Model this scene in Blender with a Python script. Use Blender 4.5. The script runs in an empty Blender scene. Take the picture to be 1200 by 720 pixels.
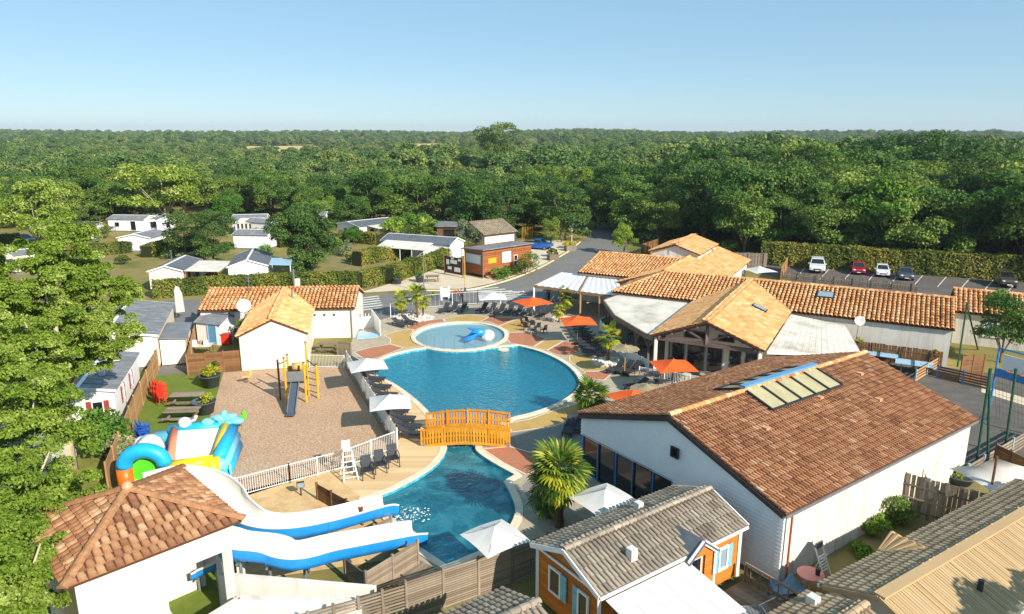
import bpy, math, random
import numpy as np
from mathutils import Vector, Matrix
from mathutils.geometry import tessellate_polygon
R = math.radians
random.seed(7); rng = np.random.default_rng(11)
scn = bpy.context.scene
# ---------------------------------------------------------------- camera, sky, sun, exposure
CAM_H, FPX, HORIZON = 19.0, 830.0, 156.0
PITCH = math.atan((360 - HORIZON) / FPX)
cam_d = bpy.data.cameras.new('camera'); cam = bpy.data.objects.new('camera', cam_d)
scn.collection.objects.link(cam); scn.camera = cam
cam.location = (0, 0, CAM_H); cam.rotation_euler = (math.pi / 2 - PITCH, 0, 0)
cam_d.sensor_width = 36; cam_d.lens = FPX / 1200 * 36; cam_d.clip_start = .5; cam_d.clip_end = 9000
SUN_EL, SUN_DIR = R(31), Vector((.70, -.714))          # towards the sun, on the ground
sun_d = bpy.data.lights.new('sun', 'SUN'); sun = bpy.data.objects.new('sun', sun_d)
scn.collection.objects.link(sun)
sun_d.energy = 4.8; sun_d.angle = R(.53); sun_d.color = (1, .93, .82)
sd = Vector((SUN_DIR.x * math.cos(SUN_EL), SUN_DIR.y * math.cos(SUN_EL), math.sin(SUN_EL)))
sun.location = (60, -60, 60); sun.rotation_euler = sd.to_track_quat('Z', 'Y').to_euler()
wd = bpy.data.worlds.new('World'); scn.world = wd; wd.use_nodes = True
nt = wd.node_tree; bg = nt.nodes['Background']
sky = nt.nodes.new('ShaderNodeTexSky'); sky.sky_type = 'NISHITA'; sky.sun_disc = False
sky.sun_elevation = SUN_EL; sky.sun_rotation = math.atan2(SUN_DIR.x, SUN_DIR.y)
sky.altitude = 50; sky.air_density = .8; sky.dust_density = .1; sky.ozone_density = 2.0
smx = nt.nodes.new('ShaderNodeMix'); smx.data_type = 'RGBA'; smx.inputs[0].default_value = .58     # flat pale blue mixed in to even out the sky gradient
smx.inputs[7].default_value = (2.45, 4.45, 5.85, 1); nt.links.new(sky.outputs[0], smx.inputs[6]); nt.links.new(smx.outputs[2], bg.inputs[0]); bg.inputs[1].default_value = .093
scn.view_settings.view_transform = 'Standard'; scn.view_settings.look = 'None'
scn.view_settings.exposure = .6; scn.view_settings.gamma = 1
scn.cycles.max_bounces = 6; scn.cycles.diffuse_bounces = 3; scn.cycles.glossy_bounces = 2
scn.cycles.transmission_bounces = 3; scn.cycles.transparent_max_bounces = 8
scn.cycles.caustics_reflective = False; scn.cycles.caustics_refractive = False
scn.cycles.use_denoising = True
# ---------------------------------------------------------------- helpers
def G(u, v, z=0.):
    """photo pixel -> the place where that line of sight meets height z"""
    x = (u - 600) / FPX; y = (360 - v) / FPX
    d = Vector((x, math.cos(PITCH) + y * math.sin(PITCH), -math.sin(PITCH) + y * math.cos(PITCH)))
    t = (z - CAM_H) / d.z
    return Vector((d.x * t, d.y * t, z))
def G2(*pts): return [G(*p).xy for p in pts]
col = scn.collection
def s2l(h):
    h = h.lstrip('#'); o = []
    for i in (0, 2, 4):
        c = int(h[i:i + 2], 16) / 255
        o.append(c / 12.92 if c <= .04045 else ((c + .055) / 1.055) ** 2.4)
    return (*o, 1)
MATS = {}
def mat(name, c1, c2=None, scale=4., rough=.7, bump=0., bscale=None, metal=0., spec=.35, attr=None, ramp=None, stretch=None, coords='Object', dirt=None, dirt_scale=.6, objrand=0., streak=False):
    """procedural material: noise between two colours, or a ramp over a per-piece value, worn by a second noise"""
    m = bpy.data.materials.new(name); m.use_nodes = True; MATS[name] = m
    t = m.node_tree; N = t.nodes; K = t.links; b = N['Principled BSDF']
    b.inputs['Roughness'].default_value = rough; b.inputs['Metallic'].default_value = metal
    b.inputs['Specular IOR Level'].default_value = spec
    tc = N.new('ShaderNodeTexCoord'); src = tc.outputs[coords]
    if stretch:
        mp = N.new('ShaderNodeMapping'); mp.inputs['Scale'].default_value = stretch
        K.new(src, mp.inputs[0]); src = mp.outputs[0]
    nz = N.new('ShaderNodeTexNoise'); nz.inputs['Scale'].default_value = scale; nz.inputs['Detail'].default_value = 5
    nz.inputs['Roughness'].default_value = .62
    K.new(src, nz.inputs['Vector'])
    rp = N.new('ShaderNodeValToRGB')
    if ramp:
        el = rp.color_ramp.elements
        el[0].position, el[0].color = ramp[0][0], s2l(ramp[0][1]); el[1].position, el[1].color = ramp[-1][0], s2l(ramp[-1][1])
        for p, c in ramp[1:-1]:
            e = el.new(p); e.color = s2l(c)
    else:
        el = rp.color_ramp.elements; el[0].position, el[0].color = .3, s2l(c1); el[1].position, el[1].color = .7, s2l(c2 or c1)
    if attr:
        at = N.new('ShaderNodeAttribute'); at.attribute_name = attr
        ad = N.new('ShaderNodeMath'); ad.operation = 'MULTIPLY_ADD'; ad.inputs[1].default_value = .3; ad.inputs[2].default_value = -.15
        K.new(nz.outputs[0], ad.inputs[0])
        a2 = N.new('ShaderNodeMath'); K.new(at.outputs['Fac'], a2.inputs[0]); K.new(ad.outputs[0], a2.inputs[1]); fac = a2.outputs[0]
    else: fac = nz.outputs[0]
    if objrand:
        oi = N.new('ShaderNodeObjectInfo'); o1 = N.new('ShaderNodeMath'); o1.operation = 'MULTIPLY_ADD'
        o1.inputs[1].default_value = objrand; o1.inputs[2].default_value = -objrand / 2; K.new(oi.outputs['Random'], o1.inputs[0])
        o2 = N.new('ShaderNodeMath'); K.new(o1.outputs[0], o2.inputs[0]); K.new(fac, o2.inputs[1]); fac = o2.outputs[0]
    K.new(fac, rp.inputs[0]); out = rp.outputs[0]
    if dirt:
        n2 = N.new('ShaderNodeTexNoise'); n2.inputs['Scale'].default_value = dirt_scale; n2.inputs['Detail'].default_value = 7
        n2.inputs['Roughness'].default_value = .7
        if streak:      # rain streaks: the stain noise is drawn out downwards
            m9 = N.new('ShaderNodeMapping'); m9.inputs['Scale'].default_value = (2.2, 2.2, .22); K.new(tc.outputs[coords], m9.inputs[0]); K.new(m9.outputs[0], n2.inputs['Vector'])
        else: K.new(tc.outputs[coords], n2.inputs['Vector'])
        r2 = N.new('ShaderNodeValToRGB'); r2.color_ramp.elements[0].position = .48; r2.color_ramp.elements[1].position = .72
        r2.color_ramp.elements[1].color = (dirt[1],) * 3 + (1,)
        K.new(n2.outputs[0], r2.inputs[0])
        mx = N.new('ShaderNodeMix'); mx.data_type = 'RGBA'; K.new(r2.outputs[0], mx.inputs[0]); K.new(out, mx.inputs[6]); mx.inputs[7].default_value = s2l(dirt[0]); out = mx.outputs[2]
    K.new(out, b.inputs['Base Color'])
    if bump:
        n3 = N.new('ShaderNodeTexNoise'); n3.inputs['Scale'].default_value = bscale or scale * 3; n3.inputs['Detail'].default_value = 4
        K.new(src, n3.inputs['Vector'])
        bp = N.new('ShaderNodeBump'); bp.inputs['Strength'].default_value = bump; bp.inputs['Distance'].default_value = .04
        K.new(n3.outputs[0], bp.inputs['Height']); K.new(bp.outputs[0], b.inputs['Normal'])
    return m
def tag(o, label=None, cat=None, group=None, kind=None):
    if label: o['label'] = label
    if cat: o['category'] = cat
    if group: o['group'] = group
    if kind: o['kind'] = kind
    return o
def empty(name, loc=(0, 0, 0), rz=0, label=None, cat=None, group=None):
    o = bpy.data.objects.new(name, None); col.objects.link(o); o.empty_display_size = .2
    o.location = loc; o.rotation_euler = (0, 0, rz)
    return tag(o, label, cat, group)
def link(name, me, parent=None, loc=(0, 0, 0), rot=(0, 0, 0), sc=None):
    o = bpy.data.objects.new(name, me); col.objects.link(o); o.location = loc; o.rotation_euler = rot
    if sc: o.scale = sc
    if parent: o.parent = parent
    return o
def copy_tree(o, parent=None, loc=None, rz=None, sc=None, label=None, group=None):
    c = o.copy(); col.objects.link(c); c.parent = parent
    if loc is not None: c.location = loc
    if rz is not None: c.rotation_euler = (0, 0, rz)
    if sc is not None: c.scale = (sc, sc, sc) if isinstance(sc, (int, float)) else sc
    if label: c['label'] = label
    if group: c['group'] = group
    for ch in o.children: copy_tree(ch, c)
    return c
def np_mesh(name, V, F, m, rnd=None, smooth=False):
    me = bpy.data.meshes.new(name); V = np.asarray(V, dtype=np.float32); F = np.asarray(F, dtype=np.int32); k = F.shape[1]
    me.vertices.add(len(V)); me.vertices.foreach_set('co', V.ravel())
    me.loops.add(F.size); me.loops.foreach_set('vertex_index', F.ravel())
    me.polygons.add(len(F)); me.polygons.foreach_set('loop_start', np.arange(0, F.size, k, dtype=np.int32))
    me.update(calc_edges=True)
    if rnd is not None:
        a = me.attributes.new('rnd', 'FLOAT', 'FACE'); a.data.foreach_set('value', np.asarray(rnd, dtype=np.float32))
    me.polygons.foreach_set('use_smooth', [smooth] * len(F))
    me.materials.append(m); return me
class MB:
    """collects shapes, then builds ONE mesh"""
    def __init__(s): s.v = []; s.f = []; s.r = []; s.cur = .5
    def add(s, vs, fs):
        b = len(s.v); s.v += [tuple(p) for p in vs]; s.f += [tuple(i + b for i in f) for f in fs]; s.r += [s.cur] * len(fs); return s
    def box(s, c, d, rz=0, ax=None):
        hx, hy, hz = d[0] / 2, d[1] / 2, d[2] / 2
        M = ax if ax is not None else Matrix.Rotation(rz, 3, 'Z'); c = Vector(c)
        vs = [c + M @ Vector((x, y, z)) for z in (-hz, hz) for x, y in ((-hx, -hy), (hx, -hy), (hx, hy), (-hx, hy))]
        return s.add(vs, [(3, 2, 1, 0), (4, 5, 6, 7), (0, 1, 5, 4), (1, 2, 6, 5), (2, 3, 7, 6), (3, 0, 4, 7)])
    def b2(s, p, q):            # box from two corners
        return s.box([(p[i] + q[i]) / 2 for i in range(3)], [abs(q[i] - p[i]) for i in range(3)])
    def bar(s, a, b, w, h=None, up=(0, 0, 1)):
        a, b = Vector(a), Vector(b); x = b - a; L = x.length; x.normalize(); upv = Vector(up)
        if abs(x.dot(upv)) > .98: upv = Vector((1, 0, 0))
        y = upv.cross(x).normalized(); z = x.cross(y)
        return s.box((a + b) / 2, (L, w, h or w), ax=Matrix((x, y, z)).transposed())
    def tube(s, pts, r, n=8, caps=True):
        pts = [Vector(p) for p in pts]; rs = r if isinstance(r, (list, tuple)) else [r] * len(pts); vs = []; fs = []
        px = None
        for i, p in enumerate(pts):
            d = (pts[min(i + 1, len(pts) - 1)] - pts[max(i - 1, 0)]).normalized()
            if px is None: px = d.orthogonal().normalized()
            px = (px - d * px.dot(d)); px = px.normalized() if px.length > 1e-6 else d.orthogonal().normalized(); py = d.cross(px)
            for k in range(n):
                a = 2 * math.pi * k / n; vs.append(p + (px * math.cos(a) + py * math.sin(a)) * rs[i])
        for i in range(len(pts) - 1):
            for k in range(n): fs.append((i * n + k, i * n + (k + 1) % n, (i + 1) * n + (k + 1) % n, (i + 1) * n + k))
        if caps: fs.append(tuple(range(n - 1, -1, -1))); fs.append(tuple((len(pts) - 1) * n + k for k in range(n)))
        return s.add(vs, fs)
    def lathe(s, prof, c=(0, 0, 0), n=16):
        vs = []; fs = []
        for r, z in prof:
            for k in range(n): a = 2 * math.pi * k / n; vs.append((c[0] + r * math.cos(a), c[1] + r * math.sin(a), c[2] + z))
        for i in range(len(prof) - 1):
            for k in range(n): fs.append((i * n + k, i * n + (k + 1) % n, (i + 1) * n + (k + 1) % n, (i + 1) * n + k))
        fs.append(tuple(range(n - 1, -1, -1))); fs.append(tuple((len(prof) - 1) * n + k for k in range(n)))
        return s.add(vs, fs)
    def ball(s, c, r, n=10, m=7):
        r = r if isinstance(r, (tuple, list)) else (r, r, r); vs = []; fs = []
        for i in range(m + 1):
            t = math.pi * i / m
            for k in range(n): a = 2 * math.pi * k / n; vs.append((c[0] + r[0] * math.sin(t) * math.cos(a), c[1] + r[1] * math.sin(t) * math.sin(a), c[2] - r[2] * math.cos(t)))
        for i in range(m):
            for k in range(n): fs.append((i * n + k, i * n + (k + 1) % n, (i + 1) * n + (k + 1) % n, (i + 1) * n + k))
        return s.add(vs, fs)
    def slab(s, poly, t):       # planar 3-D polygon given thickness downwards (t) along its normal
        p = [Vector(q) for q in poly]; n = (p[1] - p[0]).cross(p[2] - p[0]).normalized()
        if n.z < 0 or (abs(n.z) < 1e-4 and n.y > 0): p.reverse(); n = -n
        k = len(p); return s.add(p + [q - n * t for q in p], [tuple(range(k)), tuple(range(2 * k - 1, k - 1, -1))] + [(i, k + i, k + (i + 1) % k, (i + 1) % k) for i in range(k)])
    def prism(s, poly, z0, z1):
        k = len(poly); ar = sum(poly[i][0] * poly[(i + 1) % k][1] - poly[(i + 1) % k][0] * poly[i][1] for i in range(k))
        poly = list(poly) if ar > 0 else list(poly)[::-1]
        tri = tessellate_polygon([[Vector((p[0], p[1], 0)) for p in poly]])
        vs = [(p[0], p[1], z0) for p in poly] + [(p[0], p[1], z1) for p in poly]; fs = []
        for a, b, c in tri:
            A, B, C = poly[a], poly[b], poly[c]
            if (B[0] - A[0]) * (C[1] - A[1]) - (C[0] - A[0]) * (B[1] - A[1]) < 0: b, c = c, b
            fs += [(k + a, k + b, k + c), (c, b, a)]
        fs += [(i, (i + 1) % k, k + (i + 1) % k, k + i) for i in range(k)]
        return s.add(vs, fs)
    def mesh(s, name, m, smooth=False):
        me = bpy.data.meshes.new(name); me.from_pydata(s.v, [], s.f); me.update()
        a = me.attributes.new('rnd', 'FLOAT', 'FACE'); a.data.foreach_set('value', s.r)
        if smooth: me.polygons.foreach_set('use_smooth', [True] * len(me.polygons))
        me.materials.append(m if not isinstance(m, str) else MATS[m]); return me
    def build(s, name, m, parent=None, smooth=False, loc=(0, 0, 0), rot=(0, 0, 0)):
        return link(name, s.mesh(name, m, smooth), parent, loc, rot)
def smooth_loop(pts, n=4, closed=True):
    """Catmull-Rom through 2-D points"""
    P = [Vector(p) for p in pts]; k = len(P); o = []
    for i in range(k if closed else k - 1):
        a, b, c, d = (P[(i - 1) % k], P[i], P[(i + 1) % k], P[(i + 2) % k]) if closed else (P[max(i - 1, 0)], P[i], P[i + 1], P[min(i + 2, k - 1)])
        for j in range(n):
            t = j / n; o.append(.5 * ((2 * b) + (c - a) * t + (2 * a - 5 * b + 4 * c - d) * t * t + (3 * b - a - 3 * c + d) * t ** 3))
    if not closed: o.append(P[-1])
    return o
def sheet(name, outer, z, m, holes=(), kind='structure', parent=None):
    """flat polygon, holes cut out"""
    loops = [[Vector((p[0], p[1], 0)) for p in l] for l in (outer, *holes)]
    tri = tessellate_polygon(loops); vs = [(p.x, p.y, z) for l in loops for p in l]; fs = []
    for a, b, c in tri:
        A, B, C = vs[a], vs[b], vs[c]
        fs.append((a, b, c) if (B[0] - A[0]) * (C[1] - A[1]) - (C[0] - A[0]) * (B[1] - A[1]) > 0 else (a, c, b))
    me = bpy.data.meshes.new(name); me.from_pydata(vs, [], fs); me.update(); me.materials.append(MATS[m] if isinstance(m, str) else m)
    o = link(name, me, parent)
    if kind and not parent: o['kind'] = kind
    return o
def offset_loop(pts, d):
    k = len(pts); o = []
    ar = sum(pts[i][0] * pts[(i + 1) % k][1] - pts[(i + 1) % k][0] * pts[i][1] for i in range(k)); sg = 1 if ar > 0 else -1
    for i in range(k):
        a, b, c = Vector(pts[i - 1]), Vector(pts[i]), Vector(pts[(i + 1) % k])
        t = (c - a).normalized(); o.append(b + Vector((t.y, -t.x)) * d * sg)
    return o
def strip(path, w):            # polygon of a path of given width
    P = [Vector(p) for p in path]; l = []; r = []
    for i, p in enumerate(P):
        t = (P[min(i + 1, len(P) - 1)] - P[max(i - 1, 0)]).normalized(); n = Vector((-t.y, t.x)) * w / 2; l.append(p + n); r.append(p - n)
    return l + r[::-1]
def inside(p, poly):
    x, y = p[0], p[1]; c = False; k = len(poly)
    for i in range(k):
        x1, y1 = poly[i][0], poly[i][1]; x2, y2 = poly[i - 1][0], poly[i - 1][1]
        if (y1 > y) != (y2 > y) and x < (x2 - x1) * (y - y1) / (y2 - y1) + x1: c = not c
    return c
# ---------------------------------------------------------------- materials
mat('ground', '#6f6b3a', '#a08f58', .05, .95, .3, 2., dirt=('#4d5a2a', .8), dirt_scale=.12, spec=.1)
mat('asphalt', '#6c6a68', '#827f7b', 3., .9, .35, 60, dirt=('#8a857c', .5), dirt_scale=.25, spec=.2)
mat('car_park', '#57504d', '#6b645f', 2., .92, .3, 50, dirt=('#7f776f', .5), dirt_scale=.3, spec=.2)
mat('court', '#5b5651', '#6c665f', 1.2, .92, .3, 50, dirt=('#7d756b', .6), dirt_scale=.4, spec=.2)
mat('paving', '#a2957f', '#bdb09a', 2.2, .9, .2, 30, dirt=('#8a8070', .5), dirt_scale=.35)
mat('pavement', '#c9b79b', '#dccbb0', 1.5, .9, .2, 30, dirt=('#a8967c', .5), dirt_scale=.3)
mat('resin_red', '#a8694c', '#bd8060', 5., .85, .25, 90, dirt=('#956050', .6), dirt_scale=.5)
mat('resin_tan', '#b18f4c', '#c6a565', 5., .85, .25, 90, dirt=('#a08048', .6), dirt_scale=.5)
mat('resin_grey', '#7d7a72', '#918d84', 5., .85, .25, 90, dirt=('#6d6a64', .6), dirt_scale=.5)
mat('joint', '#d8cbb2', '#e6dac4', 3, .8)
mat('coping', '#d8c8aa', '#e9dcc3', 2.5, .8, .15, 20, dirt=('#bda98a', .6), dirt_scale=.9)
mat('gravel', None, None, 9., .95, .9, 20, spec=.1, ramp=[(.22, '#70563f'), (.42, '#b08e72'), (.6, '#cfb092'), (.82, '#ecd6b8')], dirt=('#a88668', .5), dirt_scale=.25)
mat('sand', '#c9a472', '#dcbb8a', 1.4, .95, .5, 12, dirt=('#a98457', .7), dirt_scale=1.1)
mat('grass', '#6a7434', '#8d8848', 1.5, .95, .6, 40, dirt=('#a99561', .7), dirt_scale=.35, spec=.1)
mat('dry_grass', '#7c7048', '#978a60', 1.2, .95, .6, 30, dirt=('#6b7136', .8), dirt_scale=.3, spec=.1)
mat('turf', '#67752f', '#78863c', 3., .95, .5, 80, dirt=('#557028', .6), dirt_scale=.5, spec=.1)
mat('field', '#c6a767', '#d9bd80', .02, .95, spec=.1)
mat('hill', '#46552a', '#5c6a36', .01, .95, spec=.1)
mat('pool_tile', None, None, 3.2, .5, ramp=[(.28, '#237f9e'), (.46, '#3ea3be'), (.58, '#56bcd2'), (.74, '#a4e2ea')], dirt=('#3596b4', .4), dirt_scale=.35)  # pale mottling in the floor colour stands in for ripple sparkle
mat('pool_tile_pale', '#b4e4ea', '#cdf0f3', 2.5, .5)
mat('white_render', '#d9d3c8', '#e2dcd2', 1.5, .85, .1, 25, dirt=('#b4a999', .6), dirt_scale=.8, streak=True)
mat('old_render', '#cfc8bb', '#dcd6ca', 1.2, .85, .1, 25, dirt=('#a2988a', .85), dirt_scale=.8, streak=True)
mat('white_siding', '#e4e4e2', '#ecece9', 2., .7, dirt=('#d2d0cb', .4), dirt_scale=.4)
mat('cream', '#e2d6c4', '#ebe1d2', 2., .75, dirt=('#cfc1ab', .5), dirt_scale=.5)
mat('white_paint', '#eceae6', '#f3f2ef', 3., .45, spec=.4)
mat('white_cloth', '#cdc9c2', '#d8d5cf', 2., .8, .1, 6, dirt=('#cfcac2', .5), dirt_scale=.6)
mat('membrane', '#cfc8ba', '#e2dccf', 1.5, .8, .15, 5, dirt=('#9f9482', .8), dirt_scale=.45)
TO = dict(rough=.85, bump=.2, bscale=40, spec=.15, attr='rnd')
mat('tile_orange', None, None, 1.6, ramp=[(0, '#b07248'), (.3, '#d39660'), (.62, '#dfa974'), (.9, '#e8bf92'), (1, '#c98a58')], dirt=('#a9744a', .5), dirt_scale=.7, **TO)
mat('tile_new', None, None, 1.2, ramp=[(0, '#c88a52'), (.35, '#dba268'), (.7, '#e3b07a'), (1, '#eac394')], dirt=('#bf8552', .4), dirt_scale=.5, **TO)
mat('tile_old', None, None, 2.2, ramp=[(0, '#7d5540'), (.25, '#a06c4c'), (.5, '#b27c57'), (.75, '#c08c66'), (.92, '#caa07c'), (1, '#d6b898')], dirt=('#8a6048', .5), dirt_scale=.4, **TO)
mat('tile_tower', None, None, 5., ramp=[(0, '#6e4c38'), (.3, '#94664a'), (.6, '#ac7c58'), (.85, '#c09672'), (1, '#cfb493')], dirt=('#75664a', .75), dirt_scale=2.2, rough=.88, bump=.3, bscale=30, spec=.12, objrand=.7)
mat('tile_grey', None, None, 2., ramp=[(0, '#857868'), (.5, '#a09280'), (1, '#b5a792')], dirt=('#5f564c', .6), dirt_scale=.7, **TO)
mat('tile_beige', None, None, 2., ramp=[(0, '#ad9068'), (.5, '#bd9f76'), (1, '#c9ad86')], dirt=('#9c8260', .4), dirt_scale=.5, **TO)
mat('tile_hut', None, None, 2., ramp=[(0, '#a08e76'), (.5, '#b5a48b'), (1, '#c6b69e')], dirt=('#8f7e68', .4), dirt_scale=.5, **TO)
mat('tile_brown', None, None, 2., ramp=[(0, '#9a8468'), (.5, '#b29b7c'), (1, '#c4ad8e')], dirt=('#8a745c', .4), dirt_scale=.5, **TO)
mat('roof_slate', '#5a5e65', '#6c7077', 2., .6, .1, 12, dirt=('#43464c', .5))
mat('roof_grey', '#6d6e70', '#85868a', 1.2, .6, .05, 8, dirt=('#97979a', .6), dirt_scale=.6)
mat('roof_under', '#5a3a2a', '#6a4633', 3, .9)  # dark slab shows between the tiles in place of shade in the grooves
mat('ridge_mortar', '#c08a60', '#d3a47c', 4, .9, .3)
W = dict(rough=.8, spec=.2)
mat('deck_plank', '#cfae80', '#e0c397', 2., stretch=(.6, 8, 8), objrand=.5, dirt=('#b89468', .5), dirt_scale=.5, **W)
mat('bridge_wood', '#c4821e', '#da9c34', 2., stretch=(6, 6, .8), objrand=.4, dirt=('#a9631a', .5), dirt_scale=2., **W)
mat('wood_grey', '#7c6d5c', '#9c8c78', 2.5, stretch=(1, 8, 8), objrand=.5, dirt=('#64574a', .6), dirt_scale=1.4, **W)
mat('wood_grey_v', '#75685a', '#9a8c7b', 2.5, stretch=(7, 7, .8), objrand=.6, dirt=('#5d5246', .6), dirt_scale=1.2, **W)
mat('wood_brown', '#6f4e33', '#8c6543', 2.5, stretch=(7, 7, .8), objrand=.5, dirt=('#54402f', .6), dirt_scale=1.2, **W)
mat('wood_tan', '#a27c52', '#bd9668', 2.5, stretch=(1, 8, 8), objrand=.4, dirt=('#84623f', .5), dirt_scale=1.2, **W)
mat('wood_red', '#8d5431', '#a9693f', 2.5, stretch=(1, 1, 9), objrand=.3, dirt=('#6f4229', .5), dirt_scale=1.2, **W)
mat('chalet_wood', '#b56a24', '#cb7f33', 2.5, stretch=(1, 1, 9), objrand=.35, dirt=('#99571d', .5), dirt_scale=1.2, **W)
mat('timber', '#6d5b50', '#85716a', 3., stretch=(3, 3, 1), dirt=('#564840', .6), **W)
mat('pale_wood', '#c99a58', '#d8ad70', 3., **W)
mat('metal_white', '#e6e6e4', '#efefed', 2, .4, spec=.5)
mat('metal_grey', '#8b8e90', '#9a9da0', 3, .4, spec=.5, metal=.5)
mat('metal_dark', '#2a2c30', '#36383c', 3, .5)
mat('steel', '#a9adb0', '#bcc0c2', 3, .3, metal=.8)
mat('green_pole', '#1f4a37', '#2a5a44', 3, .5)
mat('blue_frame', '#2a78b8', '#3a8ac8', 3, .5, dirt=('#8a8f90', .3), dirt_scale=2)
mat('blue_pale', '#8fb4cc', '#a5c6da', 3, .5, dirt=('#b8bcbb', .5), dirt_scale=2)
mat('lounger', '#2c2e33', '#3a3c42', 3, .55, spec=.4)
mat('lounger_sling', '#34363b', '#404248', 12, .8)
mat('cloth_orange', '#e0571a', '#ea6522', 1.5, .8, .1, 6)
mat('thatch', '#8f7f62', '#b3a27f', 6, .95, .8, 30, stretch=(3, 3, 1))
mat('glass', '#14181c', '#20262b', 1., .06, spec=.8)
mat('glass_pale', '#7d929c', '#95a8b0', 1., .1, spec=.8)
mat('shutter_blue', '#6fb0c2', '#82c0d0', 3, .6)
mat('shutter_red', '#8e3b2c', '#a04636', 3, .6)
mat('door_dark', '#3a2a20', '#4a362a', 3, .6)
mat('plastic_blue', '#1f86cf', '#2b93dc', 1.5, .35, spec=.5, dirt=('#1b74b8', .4), dirt_scale=.8)
mat('plastic_white', '#d2cec5', '#dcd8d0', 1.2, .3, spec=.5, dirt=('#d6cfc0', .4), dirt_scale=.7)
mat('pvc_blue', '#1e9fd8', '#2cb0e6', 1.5, .4, .06, 3)
mat('pvc_yellow', '#eec514', '#f7d327', 1.5, .4, .06, 3)
mat('pvc_orange', '#ea6410', '#f27420', 1.5, .4, .06, 3)
mat('pvc_green', '#4fc026', '#60d034', 1.5, .4, .06, 3)
mat('pvc_white', '#dedcd8', '#ebe9e6', 1.5, .45, .25, 3)
mat('pvc_sky', '#6cc4e6', '#7fd2f0', 1.5, .4, .06, 3)
mat('pvc_coral', '#d77f5c', '#e28e6c', 1.5, .4, .06, 3)
mat('pvc_dark', '#3f2c30', '#7a3b30', 5, .5)
mat('chair_red', '#e0301a', '#ee3d22', 2, .45)
mat('chair_blue', '#1c4fa8', '#245cba', 2, .45)
mat('pot_grey', '#4b525a', '#596068', 2, .7)
mat('pot_orange', '#d9711a', '#e68228', 2, .6)
mat('play_yellow', '#e3a012', '#eeb022', 2, .5)
mat('terracotta', '#a04a2c', '#b45a38', 2, .8)
mat('stone', '#cfc7ba', '#e8e2d7', 8, .9, .4)
mat('rubber', '#1c1c1e', '#28282a', 3, .8)
mat('tarp_blue', '#5d86a8', '#9ab4c6', 4, .6, .6, 9)
mat('pink_plastic', '#d98a84', '#e59c95', 2, .6)
mat('bark', '#6b5a46', '#8c7a62', 4, .95, .8, 14, stretch=(3, 3, .7))
mat('bark_pale', '#a59a80', '#c4b99c', 3, .9, .4, 10)
mat('palm_trunk', '#5d4630', '#7d6144', 6, .95, 1., 18)
mat('paper', '#d9d9d6', '#e8e8e5', 8, .7)
mat('sign_yellow', '#e0a022', '#ecb030', 3, .5)
mat('skin', '#b98468', '#c8957a', 3, .6)
mat('cloth_dark', '#1f2228', '#2c3038', 5, .9)
mat('skylight_pane', '#aba078', '#beb389', 1.5, .25, spec=.5)
mat('skylight_blue', '#5a8db5', '#6a9bc0', 2, .5)
mat('flower_red', '#b8321f', '#d6482f', 5, .8)
mat('net', '#4a4c48', '#585a55', 5, .9)
mat('grille', '#1a1b1d', '#242527', 5, .5)
def paint(name, c): mat(name, c, c, 2, .28, spec=.6); MATS[name].node_tree.nodes['Principled BSDF'].inputs['Coat Weight'].default_value = .7
paint('car_white', '#e6e6e4'); paint('car_red', '#a3142a'); paint('car_grey', '#4a5260'); paint('car_dark', '#4a4436'); paint('car_blue', '#1560b4')
mat('rim', '#a0a3a6', '#b4b7ba', 2, .3, metal=.8)
mat('headlight', '#c9d0d4', '#dde3e6', 2, .1, spec=.8)
def leaf_mat(name, ramp, trans=.3, hs_=.031, vs_=.31):
    m = bpy.data.materials.new(name); m.use_nodes = True; MATS[name] = m; t = m.node_tree; N = t.nodes; K = t.links
    b = N['Principled BSDF']; b.inputs['Roughness'].default_value = .62; b.inputs['Specular IOR Level'].default_value = .22
    at = N.new('ShaderNodeAttribute'); at.attribute_name = 'rnd'; oi = N.new('ShaderNodeObjectInfo')
    rp = N.new('ShaderNodeValToRGB'); el = rp.color_ramp.elements
    el[0].position, el[0].color = ramp[0][0], s2l(ramp[0][1]); el[1].position, el[1].color = ramp[-1][0], s2l(ramp[-1][1])
    for p, c in ramp[1:-1]: e = el.new(p); e.color = s2l(c)
    K.new(at.outputs['Fac'], rp.inputs[0])
    hs = N.new('ShaderNodeHueSaturation'); K.new(rp.outputs[0], hs.inputs['Color'])
    m1 = N.new('ShaderNodeMapRange'); m1.inputs[3].default_value = .499 - hs_; m1.inputs[4].default_value = .499 + hs_; K.new(oi.outputs['Random'], m1.inputs[0]); K.new(m1.outputs[0], hs.inputs['Hue'])
    m2 = N.new('ShaderNodeMapRange'); m2.inputs[3].default_value = .94 + vs_; m2.inputs[4].default_value = .94 - vs_; K.new(oi.outputs['Random'], m2.inputs[0]); K.new(m2.outputs[0], hs.inputs['Value'])
    K.new(hs.outputs[0], b.inputs['Base Color'])
    tr = N.new('ShaderNodeBsdfTranslucent'); K.new(hs.outputs[0], tr.inputs[0])
    mx = N.new('ShaderNodeMixShader'); mx.inputs[0].default_value = trans
    K.new(b.outputs[0], mx.inputs[1]); K.new(tr.outputs[0], mx.inputs[2]); K.new(mx.outputs[0], N['Material Output'].inputs[0])
leaf_mat('leaf_oak', [(0, '#3f5c22'), (.5, '#638436'), (1, '#94a84e')])
leaf_mat('leaf_plane', [(0, '#5f7c22'), (.45, '#869f36'), (.8, '#aaba52'), (1, '#d2d592')], .35, .006, .06)
leaf_mat('leaf_bright', [(0, '#567a26'), (.5, '#769a36'), (1, '#9ab64e')], .35)
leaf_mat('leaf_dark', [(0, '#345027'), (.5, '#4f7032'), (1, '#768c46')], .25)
leaf_mat('leaf_far', [(0, '#4a6632'), (.5, '#647f40'), (1, '#8a9a50')], .2)
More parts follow.
